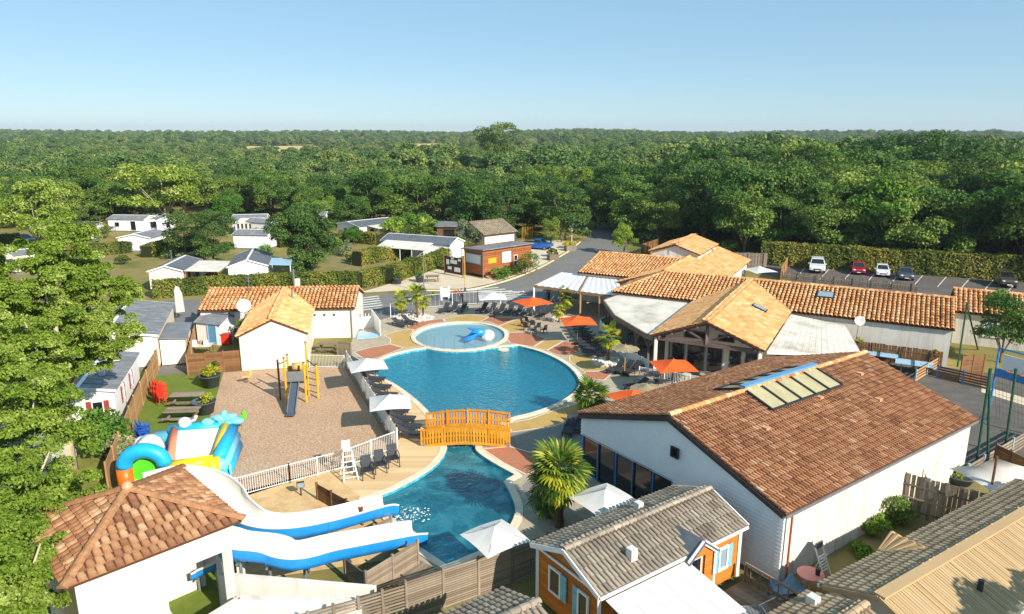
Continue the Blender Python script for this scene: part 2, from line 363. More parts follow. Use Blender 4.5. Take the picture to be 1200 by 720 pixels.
leaf_mat('leaf_hedge', [(0, '#47591f'), (.5, '#68772c'), (.85, '#858c3c'), (1, '#9c8c3e')], .25)
leaf_mat('leaf_grey', [(0, '#5e6b48'), (.5, '#7f8a5e'), (1, '#a3a678')], .25)
leaf_mat('leaf_palm', [(0, '#38541e'), (.5, '#587628'), (.85, '#829a36'), (1, '#b0b04a')], .3)
leaf_mat('leaf_palm_yellow', [(0, '#7c8c22'), (.5, '#a8b02c'), (1, '#d6cf48')], .35)
def water_mat(name, tint, body, foam=None, ripple=.7, rscale=2.6):
    m = bpy.data.materials.new(name); m.use_nodes = True; MATS[name] = m; t = m.node_tree; N = t.nodes; K = t.links
    N.remove(N['Principled BSDF']); out = N['Material Output']
    tc = N.new('ShaderNodeTexCoord'); nz = N.new('ShaderNodeTexNoise'); nz.inputs['Scale'].default_value = rscale; nz.inputs['Detail'].default_value = 3; nz.inputs['Distortion'].default_value = .6
    K.new(tc.outputs['Object'], nz.inputs['Vector'])
    bp = N.new('ShaderNodeBump'); bp.inputs['Strength'].default_value = ripple; bp.inputs['Distance'].default_value = .12; K.new(nz.outputs[0], bp.inputs['Height'])
    fr = N.new('ShaderNodeFresnel'); fr.inputs['IOR'].default_value = 1.33; K.new(bp.outputs[0], fr.inputs['Normal'])
    gl = N.new('ShaderNodeBsdfGlossy'); gl.inputs['Roughness'].default_value = .03; K.new(bp.outputs[0], gl.inputs['Normal'])
    tr = N.new('ShaderNodeBsdfTransparent'); tr.inputs[0].default_value = (*tint, 1)
    # water body: particles in the water scatter a little light back
    df = N.new('ShaderNodeBsdfDiffuse'); df.inputs[0].default_value = (*body, 1)
    m0 = N.new('ShaderNodeMixShader'); m0.inputs[0].default_value = .36; K.new(tr.outputs[0], m0.inputs[1]); K.new(df.outputs[0], m0.inputs[2]); K.new(bp.outputs[0], df.inputs['Normal'])
    if foam:
        n2 = N.new('ShaderNodeTexNoise'); n2.inputs['Scale'].default_value = .33; n2.inputs['Detail'].default_value = 4; n2.inputs['Distortion'].default_value = 1.6; K.new(tc.outputs['Object'], n2.inputs['Vector'])
        r2 = N.new('ShaderNodeMapRange'); r2.inputs[1].default_value = .45; r2.inputs[2].default_value = .75; r2.inputs[4].default_value = .55; K.new(n2.outputs[0], r2.inputs[0])
        fd = N.new('ShaderNodeBsdfDiffuse'); fd.inputs[0].default_value = foam
        m3 = N.new('ShaderNodeMixShader'); K.new(r2.outputs[0], m3.inputs[0]); K.new(m0.outputs[0], m3.inputs[1]); K.new(fd.outputs[0], m3.inputs[2]); m0 = m3
    m1 = N.new('ShaderNodeMixShader'); K.new(fr.outputs[0], m1.inputs[0]); K.new(m0.outputs[0], m1.inputs[1]); K.new(gl.outputs[0], m1.inputs[2])
    K.new(m1.outputs[0], out.inputs[0])
water_mat('water_big', (.62, .93, .97), (.035, .42, .6), ripple=1., rscale=3.6)
water_mat('water_small', (.97, .99, 1), (.5, .82, .88), ripple=.2)
water_mat('water_low', (.48, .82, .86), (.02, .27, .36), foam=(.08, .42, .5, 1), ripple=.9)
mat('foam', '#dfe8ea', '#f2f6f7', 6, .9, .8, 12)
# ---------------------------------------------------------------- the setting: pools, ground, roads
SC, SRX, SRY = Vector((-5.0, 65.7)), 4.3, 4.65
small_pool = [SC + Vector((SRX * math.cos(a), SRY * math.sin(a))) for a in np.linspace(0, 2 * math.pi, 48, endpoint=False)]
arc = [SC + Vector(((SRX + .62) * math.cos(R(a)), (SRY + .62) * math.sin(R(a)))) for a in range(236, 314, 8)]
pl1 = smooth_loop(G2((524, 526), (521, 516), (514, 503), (505, 487), (492, 473), (476, 460), (461, 450), (446, 443), (436, 436), (441, 428), (453, 420), (467, 415.5), (483, 411.5)), 3, False)
pl2 = smooth_loop(G2((607, 406), (633, 413), (655, 423), (669, 433), (677, 443), (678.5, 450), (675, 458), (664, 467), (653, 473), (637, 480), (618, 486), (598, 491), (578, 502), (562, 514), (557, 525), (561, 532), (577, 543), (603, 557.5)), 3, False)
pl3 = smooth_loop(G2((590, 565), (597, 578), (603, 592), (603, 605), (596, 619), (582, 633), (560, 648)), 3, False)
pl4 = G2((523, 663), (490, 641), (489, 627), (458, 608), (452, 602), (432, 594), (427, 588))
pl5 = smooth_loop(G2((459, 577), (491, 560), (511, 546), (521, 534)), 3, False)
pool = pl1 + arc + pl2 + pl3 + pl4 + pl5
def ring(name, inner, outer, z0, z1, m, parent=None):
    k = len(inner); vs = [(*p, z) for l, z in ((inner, z0), (inner, z1), (outer, z1), (outer, z0)) for p in l]; fs = []
    for i in range(k):
        j = (i + 1) % k
        for a in range(3): fs.append((a * k + i, a * k + j, (a + 1) * k + j, (a + 1) * k + i))
    me = bpy.data.meshes.new(name); me.from_pydata(vs, [], fs); me.update(); me.materials.append(MATS[m]); o = link(name, me, parent)
    import bmesh
    bm = bmesh.new(); bm.from_mesh(me); bmesh.ops.recalc_face_normals(bm, faces=bm.faces); bm.to_mesh(me); bm.free()
    if not parent: o['kind'] = 'structure'
    return o
def wall_loop(name, loop, z0, z1, m):
    k = len(loop); me = bpy.data.meshes.new(name)
    me.from_pydata([(*p, z) for z in (z0, z1) for p in loop], [], [(i, (i + 1) % k, k + (i + 1) % k, k + i) for i in range(k)]); me.update(); me.materials.append(MATS[m]); return link(name, me)
def terrain(x, y):
    d = math.hypot(x, y); t = max(0, min(1, (d - 450) / 1500)); h = 9 * t * t * (3 - 2 * t)
    return h * (1 + .25 * math.sin(x * .0037 + 1) + .18 * math.sin(x * .0091 + y * .002)) if d > 450 else 0.
# ground: one sheet out to the horizon, with the two pools cut out
NX0, NX1, NY0, NY1 = -60, 60, 4, 120
xs = sorted(set(list(np.linspace(-3600, -320, 26)) + list(np.linspace(-260, NX0, 4)) + [NX1] + list(np.linspace(NX1, 260, 4)) + list(np.linspace(320, 3600, 26))))
ys = sorted(set([-60., NY0 * 1.0, NY1 * 1.0] + list(np.linspace(200, 600, 6)) + list(np.linspace(700, 4200, 26))))
loops = [[Vector((p[0], p[1], 0)) for p in l] for l in ([(NX0, NY0), (NX1, NY0), (NX1, NY1), (NX0, NY1)], pool, small_pool)]
tri = tessellate_polygon(loops); gv = [tuple(p) for l in loops for p in l]; gf = []
for a, b, c in tri:
    A, B, C = gv[a], gv[b], gv[c]; gf.append((a, b, c) if (B[0] - A[0]) * (C[1] - A[1]) - (C[0] - A[0]) * (B[1] - A[1]) > 0 else (a, c, b))
b0 = len(gv)
for y in ys:
    for x in xs: gv.append((x, y, terrain(x, y)))
for j in range(len(ys) - 1):
    for i in range(len(xs) - 1):
        if xs[i] >= NX0 and xs[i + 1] <= NX1 and ys[j] >= NY0 and ys[j + 1] <= NY1: continue
        q = b0 + j * len(xs) + i; gf.append((q, q + 1, q + 1 + len(xs), q + len(xs)))
gm = bpy.data.meshes.new('ground'); gm.from_pydata(gv, [], gf); gm.update(); gm.materials.append(MATS['ground'])
tag(link('ground', gm), kind='structure')
# pools
tag(wall_loop('pool_wall', pool, -1.4, .03, 'pool_tile'), kind='structure')
sheet('pool_floor', pool, -1.4, 'pool_tile')
pw = wall_loop('paddling_pool_wall', small_pool, -.5, .03, 'pool_tile_pale'); tag(pw, kind='structure')
sheet('paddling_pool_floor', small_pool, -.45, 'pool_tile_pale')
sheet('paddling_pool_water', small_pool, -.1, 'water_small')
cut = G(506, 487).y - 1.6
ia = min(range(len(pool)), key=lambda i: (pool[i] - G(523, 522).xy).length); ib = min(range(len(pool)), key=lambda i: (pool[i] - G(558, 522).xy).length)
up_ = [pool[i % len(pool)] for i in range(ia, ib + 1)] if ia < ib else [pool[i % len(pool)] for i in range(ia, ib + 1 + len(pool))]
lo_ = [pool[i % len(pool)] for i in range(ib, ia + 1 + (len(pool) if ib > ia else 0))]
sheet('swimming_pool_water', up_, -.12, 'water_big'); sheet('lagoon_water', lo_, -.125, 'water_low')
ring('pool_coping', pool, offset_loop(pool, .42), -.02, .085, 'coping')
ring('paddling_pool_coping', small_pool, offset_loop(small_pool, .4), -.02, .095, 'coping')
# paving and the coloured resin fields round the water
plaza = G2((414, 392), (450, 374), (500, 361), (560, 357), (640, 357), (716, 345), (770, 400), (905, 418), (905, 470), (760, 575), (560, 668), (523, 672), (480, 660), (440, 640), (380, 640), (380, 560), (466, 522), (406, 428))
sheet('pool_terrace', plaza, .012, 'paving', holes=(pool, small_pool))
ZONES = [('tan', [(473, 387), (485, 387), (481, 393), (486, 401), (497, 406), (473, 408), (457, 403), (458, 398), (450, 393)]),
 ('red', [(457, 404), (473, 408), (442, 420), (428, 422), (415, 413), (433, 408)]),
 ('red', [(488, 377.5), (519, 374), (521, 377), (503, 380), (486, 387), (475, 385)]),
 ('tan', [(520, 374), (550, 369), (572, 372.5), (562, 377.5), (545, 377), (522, 377)]),
 ('red', [(573, 372.5), (607, 373.5), (585, 382), (572, 377), (563, 377)]),
 ('tan', [(608, 374), (622, 376), (616, 388), (597, 390), (593, 387), (585, 382.5)]),
 ('red', [(597, 390.5), (617, 390), (640, 397), (625, 406.5), (607, 404), (598, 402), (593, 396)]),
 ('tan', [(641, 397.5), (660, 400), (640, 411), (626, 407)]),
 ('red', [(660.5, 400.5), (675, 403), (680, 413), (667, 417.5), (652, 416), (641, 411.5)]),
 ('tan', [(667, 418), (687, 415), (705, 425), (717, 431), (705, 435), (684, 435.5), (680, 432), (668, 424)]),
 ('red', [(684.5, 436.2), (709, 436), (717, 438), (708, 446), (688, 444)]),
 ('tan', [(660, 478), (690, 470), (690, 485), (648, 500), (600, 507), (594, 497), (620, 492)]),
 ('red', [(566, 527), (597, 524), (630, 533), (633, 550), (617, 557), (590, 543)]),
 ('grey', [(598, 508), (650, 501), (692, 487), (692, 560), (660, 590), (625, 600), (612, 570), (634, 551), (631, 532), (598, 523)])]  # grey zone darkens the terrace colour where the hall's shadow falls
zi = 0
for kind, pts in ZONES:
    zi += 1; loop = G2(*pts)
    o = sheet('resin_field', loop, .017 + .0003 * zi, 'resin_' + kind, holes=()); 
    jm = MB()
    for a, b in zip(loop, loop[1:] + loop[:1]):
        q = strip([a, b], .09); jm.add([(p.x, p.y, .026 + .0003 * zi) for p in q[::-1]], [(0, 1, 2, 3)])
    if kind != 'grey': tag(jm.build('joint_line', 'joint'), kind='structure')
def psheet(name, z, m, *pts): return sheet(name, G2(*pts), z, m)
road = psheet('road', .008, 'asphalt', (418, 347), (455, 345), (500, 343), (545, 342), (578, 335.5), (612, 325), (642, 311.5), (668, 296), (686, 280), (702, 264), (740, 262), (735, 290), (735, 330), (735, 347), (640, 358), (560, 358), (500, 363), (450, 375), (414, 393))
psheet('back_lane', .004, 'asphalt', (418, 346), (330, 347), (200, 352), (150, 362), (150, 372), (205, 366), (330, 365), (420, 362))
psheet('alley', .0055, 'asphalt', (212, 356), (242, 356), (224, 438), (183, 441), (198, 400))
psheet('pavement', .03, 'pavement', (500, 339), (545, 339), (578, 332), (610, 322), (640, 308.5), (664, 294), (676, 284), (648, 281), (605, 300), (565, 327), (512, 316), (440, 338), (418, 344))
psheet('car_park', .008, 'car_park', (872, 316), (900, 309), (1280, 335), (1280, 360), (1090, 352), (930, 330))
psheet('sports_court', .006, 'court', (1000, 418), (1060, 424), (1290, 455), (1290, 545), (1160, 550), (1100, 590), (1040, 570))
psheet('yard', .004, 'dry_grass', (800, 760), (905, 660), (1000, 580), (1060, 560), (1160, 552), (1290, 590), (1290, 760))
psheet('playground_gravel', .02, 'gravel', (262, 437), (406, 428), (467, 523), (400, 546), (278, 585), (255, 585), (246, 490))
psheet('turf_lawn', .012, 'turf', (180, 441), (224, 437), (262, 437), (246, 490), (256, 585), (130, 585))
psheet('side_lawn', .003, 'grass', (0, 470), (200, 400), (185, 440), (130, 585), (0, 700))
psheet('sand_patch', .02, 'sand', (278, 578), (400, 547), (416, 560), (428, 588), (455, 604), (500, 650), (300, 680), (240, 640))
psheet('tower_lawn', .022, 'turf', (150, 640), (262, 640), (320, 720), (320, 760), (120, 760))
psheet('bridge_path', .03, 'paving', (466, 523), (497, 500), (497, 530), (480, 533))
psheet('hedge_lawn', .002, 'dry_grass', (10, 300), (140, 300), (140, 340), (10, 345))
psheet('hedge_lawn', .003, 'dry_grass', (395, 292), (448, 292), (470, 318), (380, 318))
# zebra crossings and parking lines, each bar its own sheet
def bars(n, a0, a1, b0, b1, w=.5, z=.014, m='white_paint', name='painted_bar'):
    for i in range(n):
        t = (i + .5) / n; p = G(*a0).lerp(G(*a1), t); q = G(*b0).lerp(G(*b1), t)
        sheet(name, strip([p.xy, q.xy], w), z + (i % 2) * .0005, m)
mat('road_paint', '#cfcabd', '#dcd8cd', 6, .8, dirt=('#8a867d', .75), dirt_scale=1.6)
bars(6, (417, 349), (418, 366), (443, 346), (450, 362), .5, m='road_paint', name='crossing_bar')
bars(7, (545, 340), (590, 352), (580, 336), (640, 351), .45, m='road_paint', name='crossing_bar')
for i in range(10):
    u = 933 + i * 27.6; v = 317 + i * 1.75
    a = G(u + 11, v - 3.5); b = G(u, v + 9)
    sheet('parking_line', strip([a.xy, b.xy], .12), .013, 'road_paint')
# kerb along the pavement
kb = smooth_loop(G2((500, 341), (545, 340.5), (578, 334), (611, 323.5), (641, 310), (666, 295), (680, 284)), 4, False)
m_ = MB(); m_.prism(strip(kb, .18), 0, .12); tag(m_.build('kerb', 'coping'), kind='structure')
# wooden deck, plank by plank
dk = empty('wood_deck', (0, 0, 0)); tag(dk, kind='structure')
dpoly = G2((416, 428), (437, 437), (447, 443), (461, 450), (476, 460), (492, 473), (505, 487), (514, 503), (521, 516), (524, 526), (521, 534), (511, 546), (491, 560), (459, 577), (427, 588), (403, 569), (398, 558), (440, 540), (467, 525), (440, 478))
y = min(p[1] for p in dpoly) + .08
pm = MB().box((0, 0, 0), (1, 1, 1)).mesh('plank', 'deck_plank')
while y < max(p[1] for p in dpoly):
    xc = []
    for i in range(len(dpoly)):
        (x1, y1), (x2, y2) = dpoly[i], dpoly[i - 1]
        if (y1 > y) != (y2 > y): xc.append((x2 - x1) * (y - y1) / (y2 - y1) + x1)
    xc.sort()
    for k in range(0, len(xc) - 1, 2):
        a, b = xc[k] + .05, xc[k + 1] - .3
        if b - a < .3: continue
        cuts = [a, b] if b - a < 4 else [a, a + (b - a) * random.uniform(.35, .65), b]
        for c, d in zip(cuts[:-1], cuts[1:]): link('plank', pm, dk, ((c + d) / 2, y, .035 + random.uniform(-.003, .003)), (0, 0, random.uniform(-.002, .002)), (d - c - .012, .185, .045))
    y += .2
# ---------------------------------------------------------------- building kit
def GV(u, v, p, d):
    """where a line of sight meets the vertical plane through p along the 2-D direction d"""
    x = (u - 600) / FPX; y = (360 - v) / FPX
    r = Vector((x, math.cos(PITCH) + y * math.sin(PITCH), -math.sin(PITCH) + y * math.cos(PITCH)))
    n = Vector((-d[1], d[0])); t = (n.x * p[0] + n.y * p[1]) / (n.x * r.x + n.y * r.y)
    return Vector((r.x * t, r.y * t, CAM_H + r.z * t))
class Fr:
    def __init__(s, o, ang): s.o = Vector((o[0], o[1])); s.ang = ang; s.a = Vector((math.cos(ang), math.sin(ang))); s.b = Vector((-s.a.y, s.a.x))
    def __call__(s, x, y, z=0.): p = s.o + s.a * x + s.b * y; return Vector((p.x, p.y, z))
    def st(s, p): d = Vector((p[0], p[1])) - s.o; return d.dot(s.a), d.dot(s.b)
def frame_from(p, q): d = Vector(q[:2]) - Vector(p[:2]); return Fr(p[:2], math.atan2(d.y, d.x))
def tile_mesh(name, poly, pitch, course, m, lift=.03, hgt=.44, seg=4, seed=1, clump=0.):
    """barrel tiles laid in courses over a planar polygon; poly[0]-poly[1] is the eave"""
    P = [Vector(p) for p in poly]; u = (P[1] - P[0]).normalized(); n = u.cross(P[2] - P[0]).normalized()
    if n.z < 0: n = -n
    v = n.cross(u)
    if v.z < 0: v = -v
    q2 = [((p - P[0]).dot(u), (p - P[0]).dot(v)) for p in P]
    u0, u1 = min(a for a, b in q2), max(a for a, b in q2); v1 = max(b for a, b in q2)
    nc = max(1, round((u1 - u0) / pitch)); pitch = (u1 - u0) / nc; nr = max(1, math.ceil(v1 / course)); r_ = np.random.default_rng(seed)
    cells = [(i, j) for j in range(nr) for i in range(nc) if inside((u0 + (i + .5) * pitch, min((j + .5) * course, v1 - .01)), q2)]
    if not cells: return None
    ij = np.array(cells, float); k = len(ij); ang = np.linspace(0, math.pi, seg + 1)
    cx = np.cos(ang) * pitch * (.5 if hgt < .25 else .43); cz = np.sin(ang) * pitch * hgt
    jit = r_.normal(0, pitch * .03, k); jl = r_.normal(0, course * .03, k)
    V = np.zeros((k, 2, seg + 1, 3))
    un, vn, nn, o = (np.array(q) for q in (u, v, n, P[0]))
    for e, (dv, w, z) in enumerate(((-.06, 1.0, lift + .045), (1.04, .84, lift - .01))):
        a = u0 + (ij[:, 0] + .5) * pitch + jit; b = (ij[:, 1] + dv) * course + jl
        V[:, e] = o + a[:, None, None] * un + b[:, None, None] * vn + cx[None, :, None] * w * un + (cz[None, :, None] * w + z) * nn
    base = np.arange(k) * 2 * (seg + 1); F = []
    for s_ in range(seg):
        F.append(np.stack([base + s_, base + s_ + 1, base + seg + 1 + s_ + 1, base + seg + 1 + s_], 1))
    F = np.concatenate(F); rn = r_.beta(2.2, 2.2, k)
    if clump: rn = np.clip(rn + clump * np.sin(ij[:, 0] * .31 + seed) * np.sin(ij[:, 1] * .5 + ij[:, 0] * .13), 0, 1)
    rnd = np.tile(rn, seg)
    return np_mesh(name, V.reshape(-1, 3)[:, :], F, MATS[m], rnd, smooth=False)
def caps_mesh(name, a, b, m, r=.16, L=.42):
    a, b = Vector(a), Vector(b); n = max(1, round((b - a).length / L)); M = MB(); d = (b - a).normalized(); s = d.cross(Vector((0, 0, 1))).normalized(); up = s.cross(d)
    for i in range(n):
        p = a.lerp(b, i / n); q = a.lerp(b, (i + 1.08) / n); vs = []; M.cur = random.random()
        for e, rr in ((p, r * 1.08), (q, r * .9)):
            for k in range(6): t = math.pi * k / 5; vs.append(e + s * math.cos(t) * rr + up * (math.sin(t) * rr * .8 + .02))
        M.add(vs, [(k, k + 1, 7 + k, 6 + k) for k in range(5)] + [(0, 1, 2, 3, 4, 5)])
    return M.mesh(name, m)
def slope(root, poly, m, pitch, course, seed=1, under='roof_under', t=.1, clump=.15, hgt=.44, name='roof_slope'):
    r = MB().slab(poly, t).build(name, under, root)
    me = tile_mesh('roof_tiles', poly, pitch, course, m, seed=seed, clump=clump, hgt=hgt)
    if me: tag(link('roof_tiles', me, r), kind='stuff')
    return r
def caps(roof, a, b, m, r=.16): return tag(link('ridge_tiles', caps_mesh('ridge_tiles', a, b, m, r), roof), kind='stuff')
def gable_walls(root, f, s0, s1, t0, t1, eave, ridge, axis, m, z0=0., name='wall'):
    mid = (t0 + t1) / 2 if axis == 's' else (s0 + s1) / 2
    if axis == 's': pr = [(t0, z0), (t1, z0), (t1, eave), (mid, ridge), (t0, eave)]; E = [[f(s, t, z) for t, z in pr] for s in (s0, s1)]
    else: pr = [(s0, z0), (s1, z0), (s1, eave), (mid, ridge), (s0, eave)]; E = [[f(s, t, z) for s, z in pr] for t in (t1, t0)]
    vs = E[0] + E[1]; return MB().add(vs, [(0, 4, 3, 2, 1), (5, 6, 7, 8, 9)] + [(i, (i + 1) % 5, 5 + (i + 1) % 5, 5 + i) for i in range(5)]).build(name, m, root)
def gable_roof(root, f, s0, s1, t0, t1, eave, ridge, axis, m, pitch, course, o=.25, og=.15, seed=1, cap=True, under='roof_under', clump=.15, hgt=.44, capm=None):
    """two slopes over a rectangle; o = overhang at the eaves, og at the gables"""
    out = []
    if axis == 's': half, A = (t1 - t0) / 2, lambda x, w, z: f(x, (t0 + t1) / 2 + w, z); e0, e1 = s0 - og, s1 + og
    else: half, A = (s1 - s0) / 2, lambda x, w, z: f((s0 + s1) / 2 - w, x, z); e0, e1 = t0 - og, t1 + og
    k = (ridge - eave) / half; ze = eave - k * o
    for sg in (-1, 1):
        w = sg * (half + o); pts = [A(e0, w, ze + .06), A(e1, w, ze + .06), A(e1, 0, ridge + .06), A(e0, 0, ridge + .06)]
        out.append(slope(root, pts, m, pitch, course, seed + sg, under, clump=clump, hgt=hgt))
    if cap: caps(out[0], A(e0, 0, ridge + .12), A(e1, 0, ridge + .12), capm or m)
    return out
def opening(root, c, n, w, h, frame='metal_white', pane='glass', fw=.07, depth=.08, shutters=None, name='window', mull=0):
    """window with a frame proud of the wall, pane set in it, optional shutters; c centre, n outward 2-D normal"""
    n = Vector((n[0], n[1])).normalized(); rz = math.atan2(n.x, -n.y) ; M3 = Matrix.Rotation(rz, 3, 'Z'); c = Vector(c)
    def bx(mb, x, z, dx, dz, y, dy): mb.box(c + M3 @ Vector((x, y, z)), (dx, dy, dz), ax=M3)
    F = MB()
    for x in (-w / 2 + fw / 2, w / 2 - fw / 2): bx(F, x, 0, fw, h, -depth / 2 + .01, depth)
    for z in (-h / 2 + fw / 2, h / 2 - fw / 2): bx(F, 0, z, w - 2 * fw, fw, -depth / 2 + .01, depth)
    for i in range(mull): bx(F, -w / 2 + (i + 1) * w / (mull + 1), 0, fw * .8, h - 2 * fw, -depth / 2 + .012, depth)
    fr = F.build(name, frame, root); p = MB(); bx(p, 0, 0, w - 2 * fw, h - 2 * fw, -.012, .02); p.build('pane', pane, fr)
    if shutters:
        for sg in (-1, 1) if not isinstance(shutters, tuple) else shutters[1]:
            s_ = MB(); sw = w * .42; bx(s_, sg * (w / 2 + sw / 2 + .02), 0, sw, h, -.03, .04)
            for zz in (-h * .3, h * .3): bx(s_, sg * (w / 2 + sw / 2 + .02), zz, sw * .9, .08, -.06, .03)
            s_.build('shutter', shutters if not isinstance(shutters, tuple) else shutters[0], fr)
    return fr
# ================================================================ sports hall with old tiles
HALL = frame_from((11.45, 26.75), (25.8, 36.8)); HL, HW = 17.5, 13.2
hall = empty('sports_hall', HALL(0, 0), 0, 'large white hall with mottled old red tile roof and long skylight', 'building')
hall.location = (0, 0, 0)
gable_walls(hall, HALL, .12, HL - .12, .12, HW - .12, 3.45, 5.45, 's', 'old_render')
hr = gable_roof(hall, HALL, 0, HL, 0, HW, 3.5, 5.6, 's', 'tile_old', .205, .34, o=.12, og=.08, seed=3, clump=.08, capm='tile_orange')
M = MB()       # eave fascia and dark rake boards
for t_, z_ in ((-.13, 3.42), (HW + .13, 3.42)): M.bar(HALL(-.1, t_, z_), HALL(HL + .1, t_, z_), .05, .14)
M.build('gutter', 'metal_grey', hall)
for sg in (0, HW):
    MB().bar(HALL(-.14, sg, 3.4), HALL(-.14, HW / 2, 5.5), .05, .2).build('rake_board', 'metal_dark', hall)
MB().tube([HALL(.35, -.12, 3.4), HALL(.35, -.12, 0)], .05).build('downpipe', 'terracotta', hall)
hs = []
for i in range(30):   # lapped siding boards on the shaded gable
    z0 = .1 + i * .185; z1 = z0 + .19
    def span(z):
        k = max(0, (z - 3.4) / (5.5 - 3.4)) * HW / 2; return k + .05, HW - .05 - k
    a0, a1 = span(z1)
    if z0 > 5.3: break
    if z1 < 2.45: a1 = 6.2
    if a1 - a0 < .3: continue
    x0, x1 = HALL(.08, a0), HALL(.08, a1)
    b = MB(); nrm = -HALL.a; 
    v = [HALL(.1, a0, z0), HALL(.1, a1, z0), HALL(.1, a1, z1), HALL(.1, a0, z1), HALL(.0, a0, z0), HALL(.0, a1, z0), HALL(.08, a1, z1), HALL(.08, a0, z1)]
    b.add(v, [(0, 1, 2, 3), (7, 6, 5, 4), (0, 4, 5, 1), (1, 5, 6, 2), (2, 6, 7, 3), (3, 7, 4, 0)]); b.build('siding_board', 'white_siding', hall)
for i in range(5):   # glazed front under the siding
    t_ = 6.2 + i * 1.36
    opening(hall, HALL(.1, t_ + .68, 1.2), -HALL.a, 1.34, 2.36, 'metal_dark' if i % 2 else 'blue_frame', 'glass', .07, .1, name='glazed_bay')
vw = GV(792, 530, HALL(0, 0), HALL.b)
opening(hall, vw + Vector((*(-HALL.a * .06), 0)), -HALL.a, .5, .55, 'metal_dark', 'glass', .06, name='vent_window')
# skylight: both slopes, blue ridge flashing
def hall_pt(s, t): k = 2.1 / (HW / 2); return HALL(s, t, 5.6 + .06 + .18 - abs(t - HW / 2) * k)
skl = MB(); L0, L1 = 5.6, 12.0
skl.bar(hall_pt(L0 - .1, HW / 2) + Vector((0, 0, .16)), hall_pt(L1 + .1, HW / 2) + Vector((0, 0, .16)), .34, .12); skf = skl.build('skylight', 'skylight_blue', hall)
for sg in (-1, 1):
    for i in range(5):
        a = L0 + (L1 - L0) * i / 5; b = L0 + (L1 - L0) * (i + 1) / 5; t0, t1 = HW / 2 + sg * .22, HW / 2 + sg * 1.75
        MB().slab([hall_pt(a + .06, t0), hall_pt(b - .06, t0), hall_pt(b - .06, t1), hall_pt(a + .06, t1)], .05).build('skylight_pane', 'skylight_pane', skf)
    fm = MB()
    for i in range(6):
        a = L0 + (L1 - L0) * i / 5; fm.bar(hall_pt(a, HW / 2 + sg * .2) + Vector((0, 0, .02)), hall_pt(a, HW / 2 + sg * 1.82) + Vector((0, 0, .02)), .1, .12)
    fm.bar(hall_pt(L0, HW / 2 + sg * 1.82), hall_pt(L1, HW / 2 + sg * 1.82), .12, .1); fm.build('skylight_frame', 'metal_dark', skf)
for s_, t_ in ((4, 4), (13, 3.2), (9.5, 4.6), (14.5, 5.2)):
    MB().box(hall_pt(s_, t_) - Vector((0, 0, .08)), (.3, .35, .16), rz=HALL.ang).build('roof_vent', 'ridge_mortar', hall)
# ================================================================ slide tower with separate tiles
TW = Fr((-14.65, 20.3), R(45)); TS = 6.0
tower = empty('slide_tower', (0, 0, 0), 0, 'white square tower with hipped mossy tile roof feeding the water slides', 'building')
MB().prism([TW(.35, .35).xy, TW(3.15, .35).xy, TW(3.15, 3.6).xy, TW(TS - .35, 3.6).xy, TW(TS - .35, TS - .35).xy, TW(.35, TS - .35).xy], 0, 3.295).build('wall', 'white_render', tower)
MB().prism([TW(.35, .35).xy, TW(TS - .35, .35).xy, TW(TS - .35, TS - .35).xy, TW(.35, TS - .35).xy], 3.3, 4.45).build('upper_wall', 'white_render', tower)
MB().bar(TW(TS - .5, .5, 0), TW(TS - .5, .5, 3.29), .28).build('corner_pillar', 'white_render', tower)
apex = TW(TS / 2, TS / 2, 5.75); cor = [TW(0, 0, 4.5), TW(TS, 0, 4.5), TW(TS, TS, 4.5), TW(0, TS, 4.5)]
tl = MB(); vs = []
for e, (y_, r_, z_) in enumerate(((-.02, .145, .03), (.43, .12, 0))):
    for k in range(6): t_ = math.pi * k / 5; vs.append((math.cos(t_) * r_, y_, math.sin(t_) * r_ * .62 + z_))
tl.add(vs, [(k + 1, k, 6 + k, 7 + k) for k in range(5)] + [(0, 1, 2, 3, 4, 5)])
tile1 = tl.mesh('tile', 'tile_tower'); n_t = 0
for q in range(4):
    A, B = cor[q], cor[(q + 1) % 4]; r = MB().slab([A, B, apex], .1).build('roof_slope', 'roof_under', tower)
    u = (B - A).normalized(); n = u.cross(apex - A).normalized(); n = n if n.z > 0 else -n; v = n.cross(u); rot = Matrix((u, v, n)).transposed().to_euler()
    rows = int((apex - (A + B) / 2).length / .37); Lh = (apex - (A + B) / 2).length
    stuff = MB()
    for j in range(rows):
        half = TS / 2 * (1 - (j + .4) * .37 / Lh); c = int(half * 2 / .285)
        for i in range(c):
            x = TS / 2 - half + (i + .5) * 2 * half / c; p = A + u * (x + random.gauss(0, .008)) + v * (j * .37) + n * .03
            if q in (0, 1, 3) and n_t < 300 and not (q == 3 and j > 8):
                link('tile', tile1, r, p, (rot.x + random.gauss(0, .012), rot.y + random.gauss(0, .02), rot.z + random.gauss(0, .012))); n_t += 1
            else:
                Mx = Matrix((u, v, n)).transposed(); stuff.add([p + Mx @ Vector(w) for w in tl.v], tl.f)
    if stuff.v: tag(stuff.build('roof_tiles', 'tile_tower', r), kind='stuff')
    caps(r, A + (A - apex).normalized() * .1 + Vector((0, 0, .1)), apex + Vector((0, 0, .1)), 'tile_tower', .17)
MB().ball(apex + Vector((0, 0, .15)), (.22, .22, .25)).build('finial', 'ridge_mortar', tower)
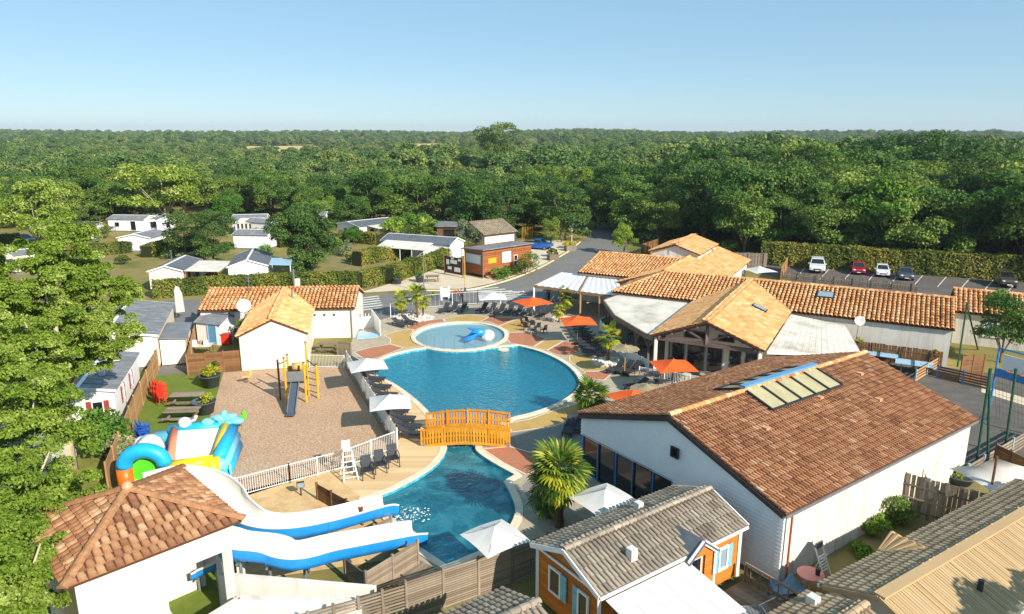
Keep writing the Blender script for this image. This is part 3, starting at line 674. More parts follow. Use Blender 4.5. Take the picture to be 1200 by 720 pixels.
# ================================================================ left tiled amenity building
CB = Fr((-29.2, 64.0), R(4)); CG = Fr((-22.3, 55.3), R(12)); cb = empty('amenity_block', (0, 0, 0), 0, 'white walled low building with bright orange cross-gabled tile roof beside playground', 'building')
gable_walls(cb, CG, .1, 5.35, 0, 12.0, 2.85, 4.05, 't', 'white_render', name='gable_wall')
gable_walls(cb, CB, .1, 14.2, .1, 6.6, 2.85, 4.0, 's', 'white_render')
gable_roof(cb, CG, .05, 5.4, 0, 12.0, 2.9, 4.15, 't', 'tile_new', .3, .38, o=.15, og=.1, seed=9)
gable_roof(cb, CB, 0, 14.3, 0, 6.7, 2.9, 4.12, 's', 'tile_orange', .36, .4, o=.15, og=.1, seed=12)
for x in (10.6, 11.5, 12.4): opening(cb, CB(x, .08, 2.3), -CB.b, .16, .16, 'metal_dark', 'glass', .03, name='vent_hole')
MB().tube([CB(14.0, 0, 2.8), CB(14.0, 0, 0)], .05).build('downpipe', 'metal_grey', cb)
MB().tube([CG(3.6, 9.0, 3.6), CG(3.6, 9.0, 4.7)], .09).build('flue', 'metal_grey', cb)
MB().box(CB(8.2, 4.4, 4.4), (.4, .4, 1.1)).build('chimney', 'white_render', cb)
dish = empty('satellite_dish', CG(-.5, 7.6, 0), 0, 'pale satellite dish on a mast beside the orange tile roof', 'dish')
MB().tube([(0, 0, 0), (0, 0, 3.6)], .04).build('mast', 'metal_grey', dish)
M = MB(); M.lathe([(.02, 0), (.3, .04), (.5, .13), (.62, .24), (.63, .24), (.5, .1), (.3, 0), (.02, -.05)], n=18); M.build('reflector', 'plastic_white', dish, True, (0, -.1, 3.7), (R(62), 0, R(20)))
MB().tube([(0, -.1, 3.7), (.1, -.75, 3.95)], .02).build('feed_arm', 'metal_grey', dish)
for x, y, h in ((4.0, 2.6, 5.6), (8.0, 3.9, 6.0)):
    an = empty('aerial', CB(x, y, 0), 0, 'thin rod aerial above the amenity block tiles' if x < 5 else 'lattice aerial mast behind the amenity block ridge', 'aerial')
    MB().tube([(0, 0, 0), (0, 0, h)], .03 if x < 5 else .07).build('mast', 'metal_grey', an)
    M = MB()
    for k in range(4): M.bar((-.3, 0, h - .1 - k * .14), (.3, 0, h - .1 - k * .14), .02)
    M.build('element', 'metal_grey', an)
# ================================================================ restaurant, reception and their terraces
RF = Fr((11.1, 54.4), math.atan2(-.48, .877))
rest = empty('restaurant', (0, 0, 0), 0, 'long orange tiled restaurant with open timber gable facing the pool', 'building')
E_, RG = 3.3, 4.95
# long bar
gable_walls(rest, RF, -4.0, 21.2, 13.6, 22.2, E_ - .05, RG - .1, 's', 'white_render', name='long_wall')
MB().prism([RF(-7.9, 13.6).xy, RF(-4.1, 13.6).xy, RF(-4.1, 22.2).xy, RF(-7.9, 22.2).xy], 0, E_ - .08).build('hip_end_wall', 'white_render', rest)
kk = (RG - E_) / 4.5
pts_f = [RF(-8.4, 13.35, E_), RF(21.4, 13.35, E_), RF(21.4, 18, RG + .06), RF(-4.2, 18, RG + .06)]
r1 = slope(rest, pts_f, 'tile_orange', .37, .42, 21, clump=.1)
slope(rest, [RF(21.4, 22.65, E_), RF(-8.4, 22.65, E_), RF(-4.2, 18, RG + .06), RF(21.4, 18, RG + .06)], 'tile_orange', .37, .42, 22)
slope(rest, [RF(-8.4, 22.65, E_), RF(-8.4, 13.35, E_), RF(-4.2, 18, RG + .06)], 'tile_old', .3, .42, 23)
caps(r1, RF(-4.2, 18, RG + .12), RF(21.4, 18, RG + .12), 'tile_orange'); caps(r1, RF(-8.4, 13.35, E_ + .06), RF(-4.2, 18, RG + .12), 'tile_new')
for sx in (11.2,):
    c = RF(sx, 16.3, E_ + kk * 2.95 + .22); sk = MB(); ax = Matrix((Vector((*RF.a, 0)), Vector((*RF.b, kk)).normalized(), Vector((*RF.a, 0)).cross(Vector((*RF.b, kk)).normalized()))).transposed()
    f_ = MB().box(c, (1.5, 1.1, .12), ax=ax).build('roof_window', 'metal_dark', rest); MB().box(c + ax @ Vector((0, 0, .065)), (1.25, .85, .01), ax=ax).build('pane', 'glass_pale', f_)
# front gable block
gable_walls(rest, RF, .5, 8.2, 2.4, 17, E_ - .1, RG - .25, 't', 'cream', name='gable_wall')
g2 = gable_roof(rest, RF, .12, 8.58, 0, 17.9, E_ + .02, RG, 't', 'tile_new', .42, .46, o=.15, og=.15, seed=31, clump=.08, hgt=.16)
# both slopes keep the same tiling
for o in list(g2[1].children) + list(g2[0].children): pass
k2 = (RG - E_) / 4.23
c = RF(6.6, 9.6, RG - k2 * 2.25 + .2); xa = Vector((*RF.b, 0)); ya = Vector((*(RF.a), -k2)).normalized(); ax = Matrix((xa, ya, xa.cross(ya))).transposed()
f_ = MB().box(c, (.85, 1.3, .12), ax=ax).build('roof_window', 'metal_dark', rest); sgn = 1 if xa.cross(ya).z > 0 else -1
MB().box(c + ax @ Vector((0, 0, .065 * sgn)), (.65, 1.1, .01), ax=ax).build('pane', 'glass_pale', f_)
for s_ in (.35, 8.35): MB().bar(RF(s_, .25, 0), RF(s_, .25, 3.2), .26).build('column', 'white_render', rest)
MB().bar(RF(.2, .25, 3.1), RF(8.5, .25, 3.1), .2, .3).build('tie_beam', 'timber', rest)
MB().bar(RF(4.35, .25, 3.1), RF(4.35, .25, 4.8), .22).build('king_post', 'timber', rest)
for sg in (-1, 1):
    MB().bar(RF(4.35 + sg * 4.1, .22, 3.22), RF(4.35 + sg * .05, .22, 4.82), .16, .26).build('rafter', 'timber', rest)
    MB().bar(RF(4.35 + sg * 1.6, .26, 4.05), RF(4.35, .26, 3.3), .12, .14).build('brace', 'timber', rest)
    for k in range(4): MB().bar(RF(4.35 + sg * (.7 + k * 1.0), -.1, 4.72 - (.7 + k) * k2), RF(4.35 + sg * (.7 + k * 1.0), 2.4, 4.72 - (.7 + k) * k2), .12, .14).build('purlin', 'timber', rest)
for s_, w in ((1.5, 1.4), (3.1, 1.5), (4.6, 1.3), (6.2, 1.0), (7.5, 1.2)):
    opening(rest, RF(s_, 2.38, 1.35), -RF.b, w, 2.3, 'metal_grey', 'glass', .07, name='glass_door')
for s_, w, h in ((3.0, 1.9, .6), (5.4, 1.3, .5)): opening(rest, RF(s_, 2.38, 3.15), -RF.b, w, h, 'timber', 'glass', .08, name='gable_window')
# terrace roof: pale membrane on timber posts
tz = 3.0; tp = [RF(-7.8, 13.4), RF(*RF.st((9.0, 67.7))), RF(*RF.st((9.25, 61.8))), RF(*RF.st((10.9, 55.9))), RF(.02, .6), RF(.02, 13.4)]
MB().prism([p.xy for p in tp], tz - .12, tz + .08).build('terrace_roof', 'membrane', rest)
ed = [tp[0], tp[1], tp[2], tp[3], tp[4]]; M = MB()
for a, b in zip(ed[:-1], ed[1:]): M.bar(Vector((*a.xy, tz - .12)), Vector((*b.xy, tz - .12)), .14, .42)
M.build('terrace_fascia', 'wood_grey', rest)
for a, b in zip(ed[:-1], ed[1:]):
    L = (b - a).length; n = max(1, int(L / 2.1))
    for k in range(n):
        p = a.lerp(b, (k + .5) / n); d = (b - a).normalized()
        M = MB(); M.bar(Vector((*p.xy, 0)), Vector((*p.xy, tz - .3)), .16)
        for sg in (-1, 1): M.bar(Vector((*p.xy, 2.0)), Vector((*(p.xy + d.xy * sg * .6), tz - .3)), .1)
        M.build('terrace_post', 'timber', rest)
        if k < n: pass
M = MB()
for a, b in zip(ed[:-1], ed[1:]):
    d = (b - a).normalized(); n_ = Vector((d.y, -d.x)); n_ = n_ if n_.x < 0 else -n_
    M.bar(Vector((*(a.xy + n_ * .3), .55)), Vector((*(b.xy + n_ * .3), .55)), .06, 1.1)
M.build('terrace_screen', 'white_siding', rest)
MB().prism([RF(-6.5, 13.3).xy, RF(-6.5, 12.6).xy, RF(-.5, 12.6).xy, RF(-.5, 13.3).xy], .3, 2.4).build('bar_counter', 'door_dark', rest)
# white awning on the far side of the gable
aw = empty('terrace_awning', (0, 0, 0), 0, 'flat cream awning sheet stretched beside the restaurant gable', 'awning')
ap = [RF(8.75, .8, 3.05), RF(15.0, 5.2, 2.55), RF(*RF.st((29.0, 59.4)), 2.75), RF(8.75, 13.2, 3.15)]
nA = 14
for i in range(nA):
    a, b = i / nA, (i + 1) / nA; e = .0015
    q = [ap[0].lerp(ap[1], a + e), ap[0].lerp(ap[1], b - e), ap[3].lerp(ap[2], b - e), ap[3].lerp(ap[2], a + e)]
    t = .03; M = MB(); M.add(q + [p - Vector((0, 0, t)) for p in q], [(0, 1, 2, 3), (7, 6, 5, 4), (0, 4, 5, 1), (1, 5, 6, 2), (2, 6, 7, 3), (3, 7, 4, 0)]); M.build('canvas_strip', 'membrane', aw)
for p in ap[1:3]: MB().bar(Vector((*p.xy, 0)), p - Vector((0, 0, .05)), .12).build('post', 'timber', aw)
MB().bar(ap[0] - Vector((0, 0, .12)), ap[1] - Vector((0, 0, .12)), .1, .16).build('front_beam', 'metal_white', aw)
MB().bar(ap[1] - Vector((0, 0, .12)), ap[2] - Vector((0, 0, .12)), .1, .16).build('side_beam', 'timber', aw)
M = MB(); M.lathe([(.02, 0), (.25, .04), (.42, .12), (.43, .12), (.25, 0), (.02, -.03)], n=14)
d2 = empty('satellite_dish', Vector((*RF(14.2, 13.2).xy, 0)), 0, 'small white satellite dish at the awning corner below the long orange roof', 'dish')
M.build('reflector', 'plastic_white', d2, True, (0, -.3, 3.3), (R(65), 0, R(-15))); MB().tube([(0, 0, 0), (0, -.2, 3.3)], .035).build('mast', 'metal_grey', d2)
# reception wing and the raised house behind
rec = empty('reception_building', (0, 0, 0), 0, 'orange tiled reception with a raised white gabled storey at the back', 'building')
gable_walls(rec, RF, -9.6, -.3, 22.5, 40.6, 2.95, 4.5, 't', 'white_render')
gable_walls(rec, RF, -15.2, -5, 21.3, 33.6, 3.2, 4.6, 's', 'white_render', name='side_wall')
gable_roof(rec, RF, -10, 0, 19.5, 40.8, 3.0, 4.7, 't', 'tile_new', .42, .46, o=.15, og=.1, seed=41, clump=.08, hgt=.18)
gable_roof(rec, RF, -15.4, -5, 21.1, 33.9, 3.3, 4.72, 's', 'tile_orange', .37, .42, o=.1, og=.15, seed=43, clump=.1)
gable_walls(rec, RF, -9.7, -4.05, 30.2, 39, 4.95, 5.85, 't', 'white_render', z0=3.2, name='upper_wall')
gable_roof(rec, RF, -9.9, -3.85, 30, 39.2, 5.0, 6.0, 't', 'tile_new', .42, .46, o=.12, og=.1, seed=47, clump=.08, hgt=.18)
opening(rec, RF(-4.02, 33, 4.3), RF.a, .7, 1.0, 'metal_white', 'glass'); opening(rec, RF(-4.02, 37, 4.4), RF.a, .5, .6, 'terracotta', 'glass')
opening(rec, RF(-.27, 37.5, 1.5), RF.a, 1.0, 1.6, 'metal_white', 'glass', name='door')
for s_, z_ in ((-8.3, 4.0), (-7.6, 4.35)): 
    a_ = MB().box(RF(s_, 29.95, z_), (.85, .4, .7), rz=RF.ang).build('air_conditioner', 'plastic_white', rec)
MB().tube([RF(-6.4, 29.8, 3.8), RF(-6.4, 29.8, 6.6)], .035).build('aerial', 'metal_grey', rec)
for s_ in (-13.6, -11.6): opening(rec, RF(s_, 21.27, 1.5), -RF.b, 1.5, 1.6, 'metal_white', 'glass')
# far annex
ann = empty('annex_building', (0, 0, 0), 0, 'low tiled annex with grey weathered tile columns beyond the restaurant end wall', 'building')
gable_walls(ann, RF, 21.9, 36, 22.2, 28, 2.95, 4.35, 's', 'old_render')
gable_roof(ann, RF, 21.7, 36.2, 22, 28.2, 3.0, 4.5, 's', 'tile_orange', .4, .45, o=.1, og=.1, seed=51, clump=.3)
for s_ in (25, 28.2): opening(ann, RF(s_, 22.17, 1.6), -RF.b, 1.6, 1.3, 'metal_white', 'glass_pale', name='window')
# pergola with a white slatted canopy
pg = empty('pergola', (0, 0, 0), 0, 'pergola of timber posts under two white corrugated canopy panels', 'pergola')
pc = [G(626, 335, 2.8), G(735, 350, 2.8), G(722, 327, 2.9), G(657, 320, 2.9)]
mat('canopy_sheet', '#d8d6d2', '#efeeec', 1.2, .5, .2, 4, dirt=('#b9c0c8', .6), dirt_scale=.8)
for i, (a0, a1) in enumerate(((0, .485), (.515, 1))):
    M = MB(); n = 14
    for k in range(n):
        x0 = a0 + (a1 - a0) * k / n; x1 = a0 + (a1 - a0) * (k + 1) / n; dz = Vector((0, 0, .05 if k % 2 else 0))
        A, B, C, D = pc[0].lerp(pc[1], x0), pc[0].lerp(pc[1], x1), pc[3].lerp(pc[2], x1), pc[3].lerp(pc[2], x0)
        e_ = Vector((0, 0, .05 - dz.z)); M.add([A + dz, B + e_, C + e_, D + dz], [(0, 1, 2, 3)])
    o = M.build('canopy_panel', 'canopy_sheet', pg); o.location.z = .06
for a, b in ((0, 1), (3, 2)): MB().bar(pc[a] - Vector((0, 0, .1)), pc[b] - Vector((0, 0, .1)), .14, .2).build('beam', 'wood_tan', pg)
for t in (0, .25, .5, .75, 1): MB().bar(pc[0].lerp(pc[1], t) - Vector((0, 0, .03)), pc[3].lerp(pc[2], t) - Vector((0, 0, .03)), .1, .12).build('rafter', 'wood_tan', pg)
for t in (0, .3, .52, .72, .98):
    for a, b in ((0, 1), (3, 2)):
        p = pc[a].lerp(pc[b], t); MB().bar((p.x, p.y, 0), (p.x, p.y, 2.65), .16).build('post', 'white_paint' if t == 0 else 'wood_tan', pg)
# ---------------------------------------------------------------- vegetation kit
def leaf_cloud(C, rad, n, size, seed, up=.35, squash=.75, jitter=.5):
    """n kite-shaped leaves spread over clumps: C (k,3) centres, rad (k,) radii"""
    r = np.random.default_rng(seed); C = np.asarray(C, float); rad = np.asarray(rad, float); k = len(C)
    w = rad ** 2; idx = r.choice(k, n, p=w / w.sum()); d = r.normal(size=(n, 3)); d /= np.linalg.norm(d, axis=1)[:, None]
    d[:, 2] = np.where(d[:, 2] < -.35, -d[:, 2] * .6, d[:, 2])
    rr = rad[idx] * (1 - np.abs(r.normal(0, .22, n))) ; p = C[idx] + d * rr[:, None] * np.array([1, 1, squash])
    nrm = d * .6 + r.normal(size=(n, 3)) * jitter + np.array([0, 0, up]); nrm /= np.linalg.norm(nrm, axis=1)[:, None]
    t = np.cross(nrm, r.normal(size=(n, 3))); t /= np.linalg.norm(t, axis=1)[:, None]; b = np.cross(nrm, t)
    s = size * r.uniform(.6, 1.3, n)[:, None]; V = np.stack([p - t * s * .6, p + b * s * .36 - t * s * .05, p + t * s * .6 - nrm * s * .12, p - b * s * .36 - t * s * .05], 1)
    tint = r.uniform(0, 1, k)[idx] * .45 + r.uniform(0, 1, n) * .55
    return V.reshape(-1, 3), np.arange(n * 4).reshape(n, 4), tint
def crown_clumps(seed, rx, rz, zc, k, cr, shape='round'):
    r = np.random.default_rng(seed); C = []; rad = []
    while len(C) < k:
        d = r.normal(size=3); d /= np.linalg.norm(d); q = r.uniform(.25, 1) ** .45
        lob = 1 + .16 * math.sin(3 * math.atan2(d[1], d[0]) + seed) + .12 * math.sin(5 * d[2] + seed * 1.7)
        p = d * q * lob * np.array([rx, rx, rz])
        if shape == 'cone': f = 1.15 - .75 * (p[2] + rz) / (2 * rz); p[0] *= f; p[1] *= f
        if shape == 'dome' and p[2] < -rz * .8: continue
        C.append(p + [0, 0, zc]); rad.append(cr * r.uniform(.6, 1.25))
    return np.array(C), np.array(rad)
def make_tree(name, seed, h, rx, leaf, lm, n, k=46, cr=None, shape='dome', bark='bark', trunk_h=None, tr=.2, limbs=6, sep=.0):
    """tree with its root at the origin: trunk with limbs, leafy crown"""
    root = empty(name); r = random.Random(seed); th = trunk_h or h * .13; rz = (h - th) / 2 * 1.02; zc = th + rz * .98; M = MB()
    top = zc + rz * .3; M.tube([(0, 0, -.1), (r.uniform(-.05, .05), .03, th * .5), (r.uniform(-.2, .2), r.uniform(-.2, .2), th), (r.uniform(-.4, .4), r.uniform(-.4, .4), top)], [tr * 1.35, tr, tr * .85, tr * .25], 8)
    for i in range(limbs):
        a = i * 2.4 + seed; e = r.uniform(.45, .75); z0 = th * r.uniform(.75, 1.1)
        M.tube([(0, 0, z0), (math.cos(a) * rx * .3, math.sin(a) * rx * .3, z0 + (zc - z0) * .6), (math.cos(a) * rx * e, math.sin(a) * rx * e, zc + rz * r.uniform(-.1, .5))], [tr * .55, tr * .38, tr * .1], 5)
    M.build('trunk', bark, root, True)
    C, rad = crown_clumps(seed, rx * .84, rz * .84, zc, k, cr or rx * .3, shape)
    V, F, t = leaf_cloud(C, rad, n, leaf, seed + 5); link('crown', np_mesh('crown', V, F, MATS[lm], t), root); return root
def hedge_mesh(path, w, h, seed, lm, leaf=.16, dens=130, wob=.12):
    r = np.random.default_rng(seed); pts = [Vector(p) for p in path]; seg = [(a, b, (b - a).length) for a, b in zip(pts[:-1], pts[1:])]; Vs = []
    P = []; Nn = []
    for a, b, L in seg:
        d = (b - a).normalized(); nn = Vector((-d.y, d.x))
        for face in range(3):
            area = L * (w if face == 2 else h); n = int(area * dens); x = r.uniform(0, L, n); y = r.uniform(0, 1, n)
            wv = (np.sin(x * 1.3 + seed) + np.sin(x * 3.1 + 2 * y)) * wob * .5 + r.normal(0, .07, n)
            if face == 2: off = (y - .5) * w; z = h + wv; nx = np.zeros(n); nz_ = np.ones(n)
            else: sg = 1 if face == 0 else -1; off = sg * (w / 2 + wv); z = y * (h + .05); nx = np.full(n, sg * 1.); nz_ = np.full(n, .25)
            P.append(np.stack([a.x + d.x * x + nn.x * off, a.y + d.y * x + nn.y * off, z], 1)); Nn.append(np.stack([nn.x * nx, nn.y * nx, nz_], 1))
    p = np.concatenate(P); n0 = np.concatenate(Nn); n = len(p); nrm = n0 + r.normal(size=(n, 3)) * .55; nrm /= np.linalg.norm(nrm, axis=1)[:, None]
    t = np.cross(nrm, r.normal(size=(n, 3))); t /= np.linalg.norm(t, axis=1)[:, None]; b = np.cross(nrm, t); s = leaf * r.uniform(.6, 1.4, n)[:, None]
    V = np.stack([p - t * s * .6, p + b * s * .4, p + t * s * .6, p - b * s * .4], 1); q = .5 + .3 * np.sin(p[:, 0] * .9 + p[:, 1] * .7) + r.normal(0, .22, n)
    return np_mesh('foliage', V.reshape(-1, 3), np.arange(n * 4).reshape(n, 4), MATS[lm], np.clip(q, 0, 1))
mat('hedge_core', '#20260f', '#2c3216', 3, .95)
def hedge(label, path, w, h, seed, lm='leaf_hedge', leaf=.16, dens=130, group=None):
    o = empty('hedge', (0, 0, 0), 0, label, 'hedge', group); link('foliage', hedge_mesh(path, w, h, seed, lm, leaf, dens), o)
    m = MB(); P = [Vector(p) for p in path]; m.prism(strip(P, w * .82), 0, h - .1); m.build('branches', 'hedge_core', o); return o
def bush(name, label, loc, rx, h, lm, n, seed, leaf=.14, cat='bush', group=None, k=14, stems=4):
    o = empty(name, loc, 0, label, cat, group); C, rad = crown_clumps(seed, rx * .72, h * .4, h * .52, k, rx * .42); V, F, t = leaf_cloud(C, rad, n, leaf, seed); link('foliage', np_mesh('foliage', V, F, MATS[lm], t), o)
    m = MB()
    for i in range(stems): a = i * 6.28 / stems; m.tube([(.05 * math.cos(a), .05 * math.sin(a), -.02), (rx * .4 * math.cos(a), rx * .4 * math.sin(a), h * .6)], [.04, .015], 5)
    m.build('stems', 'bark', o); return o
# ---------------------------------------------------------------- palms
def frond_mesh(L, blades, lm, seed, fan=150):
    """one fan leaf: stalk along +X, blades spread at its end"""
    r = random.Random(seed); M = MB(); M.cur = .5; st = L * .42
    M.bar((0, 0, 0), (st, 0, -.02), .035, .02)
    for i in range(blades):
        a = R(-fan / 2 + fan * i / (blades - 1)); l = L * .6 * (1 - .25 * abs(a) / R(fan / 2)) * r.uniform(.9, 1.08); M.cur = r.random()
        d = Vector((math.cos(a), math.sin(a), 0)); s = Vector((-math.sin(a), math.cos(a), 0)); o = Vector((st, 0, -.02)); w = l * math.sin(R(fan / blades)) * .33
        pts = [o, o + d * l * .5 + Vector((0, 0, .02)), o + d * l * .82 - Vector((0, 0, l * .06)), o + d * l - Vector((0, 0, l * .2))]
        M.add([pts[0], pts[1] - s * w, pts[1] + s * w, pts[2] - s * w * .7, pts[2] + s * w * .7, pts[3]], [(0, 1, 2), (1, 3, 4, 2), (3, 5, 4)])
    return M.mesh('frond', lm)
def palm(name, label, loc, h, L, n, lms, seed, tr=.14, group=None, low=-60):
    o = empty(name, loc, 0, label, 'palm', group); r = random.Random(seed); M = MB(); k = 9; pts = [(math.sin(i * 1.3) * .02, math.cos(i) * .02, h * i / k) for i in range(k + 1)]
    M.tube(pts, [tr * (1.15 if i == 0 else 1.0 + .12 * (i % 2)) for i in range(k + 1)], 9); M.build('trunk', 'palm_trunk', o)
    M = MB()
    for i in range(26):
        a = r.random() * 6.28; z = h * r.uniform(.62, 1.0); M.bar((math.cos(a) * tr, math.sin(a) * tr, z), (math.cos(a) * (tr + .12), math.sin(a) * (tr + .12), z - r.uniform(.1, .25)), .04)
    M.build('fibre', 'thatch', o)
    ms = [frond_mesh(L, 13, lms[i % len(lms)], seed + i) for i in range(4)]
    for i in range(n):
        el = 75 + (low - 75) * (i / (n - 1)) ** .85; az = i * 2.399 + r.uniform(-.2, .2); s = r.uniform(.72, 1.15)
        link('frond', ms[0 if (el < -48 and len(lms) > 1) else i % 4], o, (0, 0, h + .05 - max(0, -el) * .002), (r.uniform(-.3, .3), -R(el), az), (s, s, s))
    return o
# ---------------------------------------------------------------- tree prototypes (placed as the first copies)
PROTO = {}
def proto(key, *a, **k): PROTO[key] = [make_tree(*a, **k), False]
proto('oak0', 'oak_tree', 3, 12, 5.4, .36, 'leaf_oak', 9500, k=34, cr=1.9)
proto('oak1', 'oak_tree', 14, 13, 5.0, .36, 'leaf_oak', 9500, k=30, cr=2.0)
proto('oak2', 'oak_tree', 25, 11, 5.8, .36, 'leaf_oak', 9500, k=38, cr=1.8)
proto('dark0', 'evergreen_oak', 36, 12, 5.2, .33, 'leaf_dark', 9500, k=34, cr=1.8)
proto('dark1', 'evergreen_oak', 47, 14, 4.8, .33, 'leaf_dark', 9500, k=34, cr=1.8, shape='round')
proto('plane', 'plane_tree', 58, 13, 7.0, .4, 'leaf_plane', 12000, k=60, cr=1.8, bark='bark_pale')
proto('bright', 'young_tree', 69, 8, 3.8, .3, 'leaf_bright', 7000, k=26, cr=1.4)
def place(key, loc, h, label, group=None, rz=None, wide=1., cat='tree'):
    p = PROTO[key]; base = {'oak0': 12, 'oak1': 13, 'oak2': 11, 'dark0': 12, 'dark1': 14, 'plane': 13, 'bright': 8}[key]; s = h / base
    if p[1]: o = copy_tree(p[0])
    else: o = p[0]; p[1] = True
    o.location = loc; o.rotation_euler = (0, 0, random.random() * 6.28 if rz is None else rz); o.scale = (s * wide, s * wide, s); o['label'] = label; o['category'] = cat
    if group: o['group'] = group
    elif 'group' in o: del o['group']
    return o
# ---------------------------------------------------------------- single trees one can pick out
place('plane', G(195, 262), 13.2, 'broad light green plane tree with pale trunk rising behind the white mobile homes', wide=1.25)
place('plane', Vector((-78, 116, 0)), 12.3, 'round yellow-green plane tree over the parked row behind the clipped hedge', wide=.95)
place('bright', G(267, 262), 6.8, 'small vivid green tree between dark oaks behind the mobile homes')
dt = make_tree('domed_tree', 203, 10.4, 4.5, .24, 'leaf_dark', 36000, k=95, cr=1.25, shape='round', trunk_h=.6); dt.location = G(360, 321); tag(dt, 'dense dark green domed tree standing between two mobile homes', 'tree')
place('dark1', Vector((-44, 103, 0)), 8.2, 'dark airy tree beside the blue-roofed mobile homes', wide=1.1)
place('dark0', Vector((-51, 109, 0)), 8.0, 'dark bushy tree next to the small white cabins', wide=1.05)
place('dark1', Vector((-5, 262, 0)), 22.5, 'tall dark rounded tree standing above the whole wood', wide=1.05)
place('bright', G(731, 299), 5.0, 'young round green tree by the road opposite the reception', wide=.8)
place('oak1', G(628, 292) + Vector((2.5, 0, 0)), 6.2, 'small olive-green roadside tree beside the blue pickup', wide=.62)
place('oak0', Vector((41.6, 57.5, 0)), 6.6, 'leafy tree hanging over the corner of the sports court', wide=.85)
# big plane trees close by on the left, finer leaves
def near_tree(label, loc, h, rx, n, seed, leaf=.3, cr=.9, k=150, th=3):
    t = make_tree('plane_tree', seed, h, rx, leaf, 'leaf_plane', n, k=k, cr=cr, bark='bark_pale', tr=.26, limbs=11, trunk_h=th)
    t.location = loc; tag(t, label, 'tree'); return t
near_tree('large yellow-green plane tree towering over the white mobile homes', (-25.5, 37.6, 0), 14.8, 4.8, 160000, 5, leaf=.13, cr=.54, k=420, th=3.6)
near_tree('leafy plane tree overhanging the slide tower roof', (-20.6, 25.2, 0), 13.0, 4.5, 160000, 17, leaf=.115, cr=.48, k=480, th=.8)
near_tree('lower leafy plane tree at the tower wall corner', (-17.3, 19.6, 0), 9.2, 3.3, 80000, 29, leaf=.1, cr=.4, k=300, th=.6)
for key, (u, v), h_, w_, lab in (('oak2', (128, 262), 9.5, 1.0, 'olive oak beside the round yellow-green plane tree'), ('dark0', (150, 250), 10, 1.0, 'dark oak filling the gap behind the flat canopy cabin'),
  ('oak1', (216, 252), 9.5, 1.05, 'mid green oak between the broad plane tree and the vivid small tree'), ('dark1', (243, 250), 9, 1.1, 'dark oak just behind the vivid small tree'), ('oak0', (300, 247), 11.5, 1.15, 'large oak crowning the striped awning cabin'),
  ('oak2', (333, 252), 10.5, 1.0, 'oak rising behind the dense domed tree'), ('oak1', (345, 258), 7, 1.0, 'small oak between the domed tree and the beige mobile home'), ('dark0', (384, 247), 9.5, 1.1, 'dark oak behind the beige mobile home'),
  ('oak0', (440, 252), 9, 1.1, 'oak behind the bamboo clumps'), ('oak2', (470, 248), 9.5, 1.0, 'oak above the flat-roofed grey block'), ('bright', (70, 300), 5.0, 1.0, 'small bright tree on the lawn beside the clipped hedge'),
  ('dark0', (100, 285), 6.5, 1.0, 'small dark tree behind the large plane tree'), ('oak1', (20, 262), 9.5, 1.1, 'oak behind the dark parked car'), ('bright', (415, 287), 3.2, 1.0, 'low light green tree at the beige mobile home hedge')):
    place(key, G(u, v), h_, lab, wide=w_)
st_ = make_tree('roadside_tree', 311, 9.6, 2.6, .3, 'leaf_oak', 5000, k=40, cr=.8, trunk_h=4); st_.location = (23.2, 15.6, 0); tag(st_, 'slender tree whose leafy shade falls on the ribbed beige roof', 'tree')
# ---------------------------------------------------------------- the wood: the 300 nearest trees one by one
FIELDS = [(-.145, -.095, 620, 1000), (-.37, -.27, 640, 900), (-.73, -.68, 700, 1100), (.05, .075, 700, 1000), (-.45, -.43, 700, 1000)]
CLEAR = [G2((700, 262), (745, 255), (740, 300), (660, 330), (560, 345), (400, 345)), ]
def free(x, y):
    """where trees may stand"""
    if y < 92: return False
    u = x / y
    if u < -.62: return y > 145
    if u < -.30: return y > 158 if not (-.5 < u < -.42) else y > 172
    if u < -.06: return y > 146
    if u < .08: return y > 128
    if u < .20: return y > 142 - (0 if u < .15 else 18)
    if u < .30: return y > 120
    edge = 113 - (u - .30) * 48
    return y > edge
near = []; r_ = random.Random(4); tries = 0
cand = []
while len(cand) < 1900 and tries < 90000:
    tries += 1; y = 92 + 250 * r_.random() ** .8; u = r_.uniform(-.84, .84); x = u * y
    if not free(x, y): continue
    dmin = 5.2 if u > .2 and y < 150 else 6.0 + y * .004
    if any((x - a) ** 2 + (y - b) ** 2 < dmin ** 2 for a, b in cand): continue
    cand.append((x, y))
def tree_h(x, y):
    u = x / y; h = 11.0 + 1.8 * math.sin(x * .045 + y * .03) + 1.4 * math.sin(x * .11)
    if u > .22: h = 13.2 + 2.4 * min(1, max(0, (y - 118) / 40)) + 1.0 * math.sin(x * .09)
    if u < -.2: h = 9.6 + 1.4 * math.sin(x * .06 + y * .04)
    if -.2 <= u < .1 and y < 160: h = 10.8
    return h * r_.uniform(.74, 1.2)
cand.sort(key=lambda p: p[1] if abs(p[0] / p[1]) < .80 else p[1] + 500)
KEYS = ['oak0', 'oak1', 'oak2', 'dark0', 'dark1', 'oak0', 'oak2', 'bright']
far_pts = []
